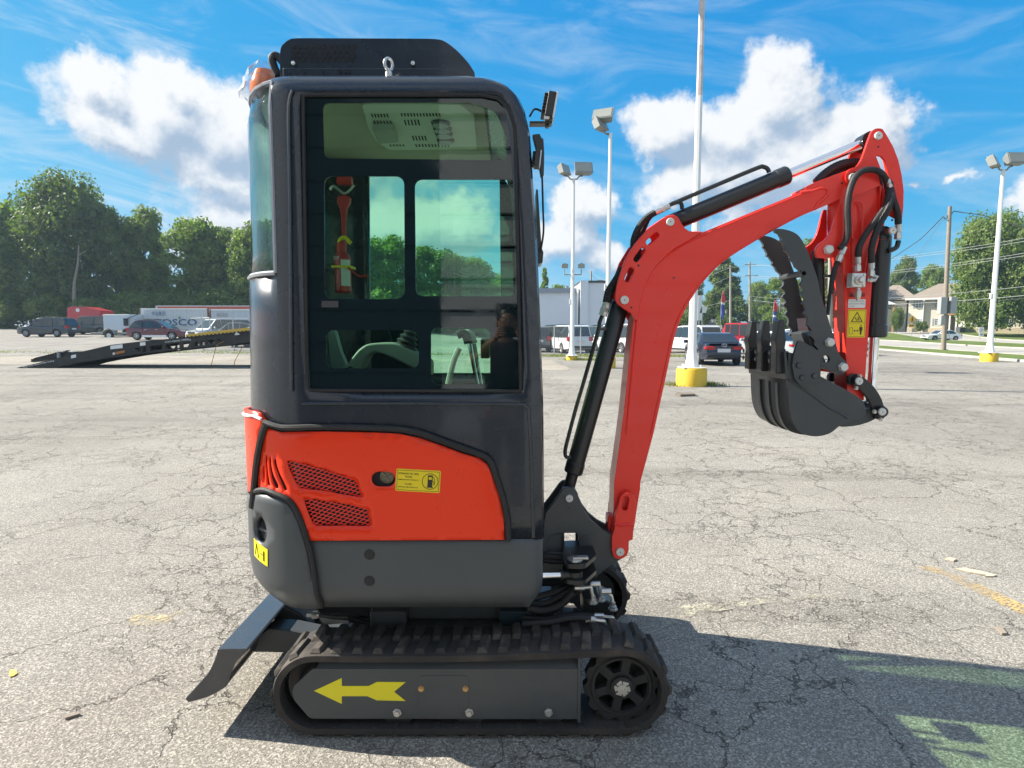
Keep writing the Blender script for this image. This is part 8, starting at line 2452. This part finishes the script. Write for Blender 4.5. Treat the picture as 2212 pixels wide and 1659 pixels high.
# wear ribs on the outside of the shell
n0 = 7
for yy in (KY0 + .085, KY0 + .165, KY0 + .25):
    m = MB(); vs = []
    for i in range(n0, len(S3) - 12):
        p = S3[i]; d = (S3[i + 1] - S3[i - 1]).normalized(); nn = Vector((-abs(d.z) if True else 0, 0, 0)); nn = Vector((d.z, 0, -d.x)); nn = nn if nn.x < 0 or nn.z < 0 else -nn
        for o, w in ((0, -.011), (.007, -.011), (.007, .011), (0, .011)): vs.append((p.x + nn.x * o, yy + w, p.z + nn.z * o))
    k = len(vs) // 4
    m.add(vs, [(4 * i + j, 4 * i + (j + 1) % 4, 4 * i + 4 + (j + 1) % 4, 4 * i + 4 + j) for i in range(k - 1) for j in range(4)] + [(0, 1, 2, 3), (4 * k - 1, 4 * k - 2, 4 * k - 3, 4 * k - 4)]); m.build('wear_rib', M_bkt, bk, recalc=True, smooth=30)
# lip and teeth
lip = [c6(440, 985), c6(452, 1190), c6(468, 1190), c6(476, 985)]
plate([lip], KY0, KY1, Yref=KY0).build('cutting_lip', M_bkt, bk, bevel=.003)
def tooth(yc):
    m = MB()
    # local: x towards the left of the picture (outwards), z up, seen from the near side
    q = at(*c6(390, 1050), KY0 + .045)
    def T(x, y, z): return (q.x + x, yc + y, q.z + z)
    w = .025
    prof = [(-.016, -.050), (.020, -.050), (.020, .045), (.010, .050), (-.016, .030)]
    m.prism([[(a, b) for a, b in prof]], lambda p: T(p[0], -w, p[1]), lambda p: T(p[0], w, p[1])); ad = m.build('tooth_adapter', M_blackp, bk, recalc=True, bevel=.005)
    m = MB()
    st_ = [(-.014, .014, .021, .012), (-.017, .017, .023, .045), (-.022, .020, .025, .078), (-.020, .018, .025, .092), (-.009, .012, .021, .157)]
    vs = []
    for xa, xb_, wy, z in st_: vs += [T(xa, -wy, z), T(xb_, -wy * .92, z), T(xb_, wy * .92, z), T(xa, wy, z)]
    k = len(st_)
    m.add(vs, [(4 * i + j, 4 * i + (j + 1) % 4, 4 * i + 4 + (j + 1) % 4, 4 * i + 4 + j) for i in range(k - 1) for j in range(4)] + [(3, 2, 1, 0), (4 * k - 4, 4 * k - 3, 4 * k - 2, 4 * k - 1)])
    m.build('tooth', M_blackp, ad, recalc=True, bevel=.004)
    m = MB()
    for z in (.0, -.03): m.lathe([(0, .004), (.008, .003), (.010, 0)], T(-.030, 0, z + .03), (-1, 0, 0), 10)
    m.build('rivet', M_blackp, ad)
for yc in (KY0 + .045, KY0 + .175, KY0 + .30): tooth(yc)
# side cutter
sc_ = [c6(*p) for p in fillet([(545, 898), (700, 985), (704, 1205), (545, 1215), (515, 1180), (498, 1085), (512, 1000)], [14, 8, 8, 20, 10, 10, 10])]
plate([sc_], KY0 - .014, KY0 - .001, Yref=KY0 - .014).build('side_cutter', M_bkt, bk, bevel=.003)
plate([sc_], KY1 + .001, KY1 + .014, Yref=KY0 - .014).build('side_cutter', M_bkt, bk, bevel=.003)
m = MB()
for p in ((545, 1085), (568, 1175), (657, 1162)):
    q = at(*c6(*p), KY0 - .0145); m.lathe([(0, .008), (.009, .008), (.011, .005), (.011, 0)], q, (0, -1, 0), 12)
m.build('cutter_bolt', M_bkt, bk)
m = MB(); m.tube([at(*c6(*p), KY0 - .001) for p in [(470, 1190), (520, 1220), (640, 1300), (760, 1390), (840, 1430), (900, 1468)]], .0045, n=6); m.build('weld_bead', M_bkt, bk)
# bucket ears at the stick foot
ear2 = [c6(*p) for p in cat2([(845, 1523), (900, 1530), (980, 1520), (1060, 1495), (1120, 1465), (1165, 1455), (1182, 1425), (1170, 1385), (1140, 1370), (1080, 1400), (1030, 1400), (960, 1440)], 3, True)]
two([ear2], 2.30, 2.43, .02, 'bucket_ear', M_bkt, .003, bk)
link = [c6(*p) for p in cat2([(905, 1200), (912, 1165), (945, 1148), (985, 1152), (1040, 1190), (1100, 1250), (1150, 1335), (1170, 1410), (1185, 1440), (1150, 1480), (1105, 1470), (1080, 1400), (1050, 1330), (1000, 1270), (950, 1235), (915, 1225)], 2, True)]
two([link], 2.285, 2.445, .018, 'bucket_link', M_blackp, .004)
for pt in (c6(980, 1200), c6(1148, 1422)):
    q = at(*pt, 2.27); m = MB(); m.cyl((q.x, 2.262, q.z), (q.x, 2.468, q.z), .021, n=22); m.build('link_bush', M_blackp, EX); pin(pt, 2.261, 2.469, .0150)
m = MB()
for pt in (c6(957, 1247), c6(1090, 1418), c6(1135, 1475), c6(985, 1160)): m.lathe([(0, .014), (.006, .014), (.006, .006), (.0085, .006), (.0085, 0)], at(*pt, 2.275), (-.2, -1, -.2), 6)
m.build('lock_bolt', M_zinc, EX, smooth=20)
# thumb
th_l = [(362, 97), (375, 118), (398, 128), (412, 150), (418, 165), (412, 185), (428, 196), (436, 215), (446, 232), (440, 252), (462, 262), (476, 285), (488, 300), (482, 318), (506, 336), (520, 370), (548, 392), (560, 430), (575, 455), (570, 480), (552, 500), (576, 520), (584, 545), (566, 560), (560, 572), (585, 596), (590, 612), (568, 636), (590, 650), (600, 680), (582, 705), (608, 735), (612, 762), (604, 790), (628, 815), (636, 835), (614, 868), (640, 880), (660, 905), (655, 935), (680, 962), (696, 1010), (705, 1090), (700, 1100)]
th_r = [(790, 1130), (840, 1152), (880, 1140), (903, 1105), (895, 1065), (870, 1042), (850, 1020), (830, 980), (805, 880), (780, 820), (752, 720), (705, 570), (680, 450), (640, 340), (600, 235), (550, 150), (500, 115), (440, 97), (400, 93)]
tp_ = [c6(*p) for p in th_l] + [c6(*p) for p in cat2(th_r, 3)]
hol = [c6(*p) for p in circ(742, 1040, 28, 14)]; hol2 = [c6(*p) for p in circ(575, 418, 16, 12)]
TY0, TY1 = 2.278, 2.452
two([tp_, hol, hol2], TY0, TY1, .016, 'thumb_plate', M_bkt, .002)
q = at(*c6(575, 418), TY0); m = MB(); m.lathe([(.0125, -.008), (.0125, TY1 - TY0 + .004), (.009, TY1 - TY0 + .004), (.009, -.008), (.0125, -.008)], q, (0, 1, 0), 18); m.build('thumb_tie', M_zinc if False else M_bkt, EX)
m = plate([[c6(*p) for p in [(620, 850), (700, 830), (760, 1080), (700, 1090), (650, 960)]]], TY0 + .018, TY1 - .018, Yref=TY0); m.build('thumb_web', M_bkt, EX, bevel=.004)
m = plate([[c6(*p) for p in [(530, 745), (604, 740), (612, 850), (545, 852)]]], TY1 - .02, TY1 - .0165, Yref=TY1 - .02); m.build('bare_patch', paint('bare grey steel', (.42, .45, .47), .5, .1), EX)
hexbolt(c6(766, 918), TY0, .0195); hexbolt(c6(862, 1098), TY0, .0195)
for pt in (c6(766, 918), c6(862, 1098)):
    q = at(*pt, TY0); m = MB(); m.cyl((q.x, TY0 + .001, q.z), (q.x, TY1 + .01, q.z), .014, n=16); m.build('thumb_pin', M_zinc, EX)
plate([[c6(*p) for p in [(705, 1085), (760, 1100), (830, 1145), (700, 1125)]]], 2.34, 2.40).build('stick_foot_plate', M_boom, stk, bevel=.002)
# ================================================================== behind the camera: what the cab glass mirrors
M_board = paint('white siding board', (.74, .74, .73), .6, 0, var=.04, scale=2)
M_board_shade = paint('shade-toned siding board', (.06, .085, .095), .6, 0, var=.05, scale=2)  # same boards in the bay's shadow, the shade put into their colour
M_boardd = paint('dark siding gap', (.06, .06, .065), .8)
SBLD = thing('siding_building', 'long white building with wide horizontal boards mirrored in the cab glass', 'building', (2, -4.2, 0))
m = MB(); m.box((-9, -9, -.05), (14, -4.06, 5.6)); m.build('wall', M_boardd, SBLD)
zb_ = 0.02; pitch = .43
bme = None
k = 0
while zb_ < 5.5:
    m = MB()
    m.add([(-.97, -4.05, zb_), (14, -4.05, zb_), (14, -4.0, zb_ + .012), (-.97, -4.0, zb_ + .012), (-.97, -4.05, zb_ + pitch - .03), (14, -4.05, zb_ + pitch - .03), (14, -4.03, zb_ + pitch - .03), (-.97, -4.03, zb_ + pitch - .03)],
          [(0, 3, 2, 1), (4, 5, 6, 7), (3, 7, 6, 2), (0, 4, 7, 3), (1, 2, 6, 5)])
    m.build('board', M_board, SBLD, smooth=0, recalc=True)
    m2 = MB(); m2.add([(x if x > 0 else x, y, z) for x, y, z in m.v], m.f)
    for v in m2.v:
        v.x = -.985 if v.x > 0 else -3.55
    m2.build('board', M_board_shade, SBLD, smooth=0, recalc=True); zb_ += pitch; k += 1
m = MB(); m.box((-12, -9, 0), (-3.56, -3.44, 5.6)); m.build('added_shade_bay', M_board, SBLD)  # unseen bay, added to cast the shadow edge on the boards
m = MB(); m.box((-9.2, -9, 5.6), (14.2, -3.94, 5.75)); m.build('roof_edge', M_dark_roof, SBLD)

# the photographer, seen only as a reflection
def person():
    P = thing('person', 'person in black T-shirt photographing with a raised phone, mirrored in the cab glass', 'person', (-.06, -.42, 0))
    M_skin = paint('skin', (.30, .17, .11), .5, var=.06)
    M_shirt = paint('black T-shirt', (.012, .012, .014), .85)
    M_jeans = paint('dark jeans', (.02, .024, .035), .85)
    M_hair = paint('black hair', (.008, .007, .007), .5)
    ox, oy = -.06, -.42
    J = {}
    def skel(name, verts, edges, mat, root=0, sub=2):
        me = bpy.data.meshes.new(name)
        me.from_pydata([Vector(v[:3]) - Vector((ox, oy, 0)) for v in verts], edges, [])
        me.materials.append(mat)
        o = bpy.data.objects.new(name, me); COL.objects.link(o); o.parent = P
        md = o.modifiers.new('skin', 'SKIN'); md.use_smooth_shade = True
        lay = me.skin_vertices[0].data if me.skin_vertices else None
        if lay is None:
            bm = bmesh.new(); bm.from_mesh(me); bm.verts.layers.skin.verify(); bm.to_mesh(me); bm.free(); lay = me.skin_vertices[0].data
        for i, v in enumerate(verts):
            lay[i].radius = (v[3], v[4] if len(v) > 4 else v[3]); lay[i].use_root = (i == root)
        s = o.modifiers.new('sub', 'SUBSURF'); s.levels = sub; s.render_levels = sub
        return o
    x, y = ox, oy
    V = [(x, y, .86, .15, .11), (x, y, 1.02, .14, .10), (x, y + .01, 1.20, .16, .11), (x, y, 1.32, .13, .09), (x, y + .01, 1.39, .055), (x, y + .03, 1.46, .055),
         (x - .17, y, 1.33, .060), (x - .27, y + .08, 1.16, .046), (x - .10, y + .32, 1.36, .036), (x - .04, y + .345, 1.40, .028),
         (x + .17, y, 1.33, .060), (x + .27, y + .08, 1.16, .046), (x + .20, y + .32, 1.36, .036), (x + .15, y + .345, 1.40, .028),
         (x - .09, y, .80, .095), (x - .10, y + .01, .46, .062), (x - .10, y - .02, .09, .042), (x - .10, y + .12, .04, .036),
         (x + .09, y, .80, .095), (x + .10, y + .01, .46, .062), (x + .10, y - .02, .09, .042), (x + .10, y + .12, .04, .036)]
    E = [(0, 1), (1, 2), (2, 3), (3, 4), (4, 5), (3, 6), (6, 7), (7, 8), (8, 9), (3, 10), (10, 11), (11, 12), (12, 13), (0, 14), (14, 15), (15, 16), (16, 17), (0, 18), (18, 19), (19, 20), (20, 21)]
    skel('body', V, E, M_skin)
    skel('t_shirt', [(x, y, .84, .165, .125), (x, y, 1.02, .155, .115), (x, y + .01, 1.20, .172, .122), (x, y, 1.325, .140, .10), (x, y + .005, 1.375, .07), (x - .175, y, 1.325, .075), (x - .235, y + .04, 1.23, .066), (x + .175, y, 1.325, .075), (x + .235, y + .04, 1.23, .066)],
         [(0, 1), (1, 2), (2, 3), (3, 4), (3, 5), (5, 6), (3, 7), (7, 8)], M_shirt)
    skel('trousers', [(x, y, .88, .158, .12), (x - .09, y, .78, .105), (x - .10, y + .01, .46, .075), (x - .10, y - .02, .10, .058), (x + .09, y, .78, .105), (x + .10, y + .01, .46, .075), (x + .10, y - .02, .10, .058)],
         [(0, 1), (1, 2), (2, 3), (0, 4), (4, 5), (5, 6)], M_jeans)
    # head with face
    hc = Vector((x + .03, y + .05, 1.52))
    m = MB(); m.ball(hc, .10, 20, 14, (.78, .95, 1.18)); m.ball(hc + Vector((0, .096, -.012)), .016, 8, 6, (.8, 1, 1.6)); m.ball(hc + Vector((0, .05, -.075)), .05, 10, 8, (.9, .8, .7))
    for s in (-1, 1): m.ball(hc + Vector((s * .079, 0, -.01)), .03, 8, 6, (.3, .7, 1.1))
    m.build('head', M_skin, P, smooth=180)
    m = MB(); m.ball(hc + Vector((0, -.014, .028)), .108, 20, 12, (.80, .92, 1.02)); rg_ = random.Random(3)
    for k in range(60):
        a = rg_.uniform(0, 2 * PI); m.ball(hc + Vector((.07 * math.cos(a), .07 * math.sin(a) - .02, rg_.uniform(.06, .12))), .022, 6, 4)
    m.build('hair', M_hair, P, smooth=180)
    m = MB()
    for s in (-1, 1): m.tube([hc + Vector((s * .034 + .026 * math.cos(k * .524), .098, .012 + .019 * math.sin(k * .524))) for k in range(13)], .0022, n=5, smooth=False, caps=False)
    m.build('glasses', M_black, P)
    m = MB(); m.obox(hc + Vector((0, .088, -.056)), (.022, 0, 0), (0, .004, 0), (0, 0, .005)); m.build('mouth', paint('lips', (.25, .10, .08), .5), P)
    # hands: palm, four fingers and thumb round the phone
    for s, wx in ((-1, x - .04), (1, x + .15)):
        w = Vector((wx, y + .345, 1.40))
        v = [(*w, .024), (w.x - s * -.0 + s * -.012, w.y + .025, w.z + .035, .030, .016), (w.x - s * .014, w.y + .03, w.z + .055, .028, .014)]; e = [(0, 1), (1, 2)]
        for k in range(4):
            b = Vector((w.x - s * .010, w.y + .045, w.z + .022 + k * .017)); i = len(v)
            ln = (.050, .058, .056, .046)[k]
            v += [(*b, .0088), (b.x - s * ln * .6, b.y + .012, b.z + .002, .0080), (b.x - s * ln, b.y + .002, b.z + .002, .0072)]; e += [(1, i), (i, i + 1), (i + 1, i + 2)]
        i = len(v); v += [(w.x - s * .012, w.y + .005, w.z + .045, .010), (w.x - s * .035, w.y + .0, w.z + .062, .0085)]; e += [(1, i), (i, i + 1)]
        skel('hand', v, e, M_skin)
    return P
person()
ph = MB(); ph.box((-.085, -.043, CAM_H - .040), (.085, -.033, CAM_H + .040))
tag(ph.build('phone', paint('black phone', (.01, .01, .012), .2), bevel=.006, origin=(0, -.038, CAM_H - .04)), 'black phone held sideways by the mirrored photographer', 'phone')

# ================================================================== thin summer air
hz = MB(); hz.box((-910, -410, -1.3), (910, 1210, 30.0))
hm_, nt = nt_new('thin summer haze'); h = N(nt)
o_ = h.n('ShaderNodeOutputMaterial'); vp = h.n('ShaderNodeVolumePrincipled')
vp.inputs['Color'].default_value = (.60, .82, 1.0, 1); vp.inputs['Density'].default_value = .00045; vp.inputs['Anisotropy'].default_value = .2
h.l(vp.outputs[0], o_.inputs['Volume'])
hm_.volume_intersection_method if hasattr(hm_, 'volume_intersection_method') else None
hzo = struct(hz.build('haze', hm_, smooth=0), 'stuff')
C.cycles.volume_bounces = 0
C.cycles.volume_max_steps = 32
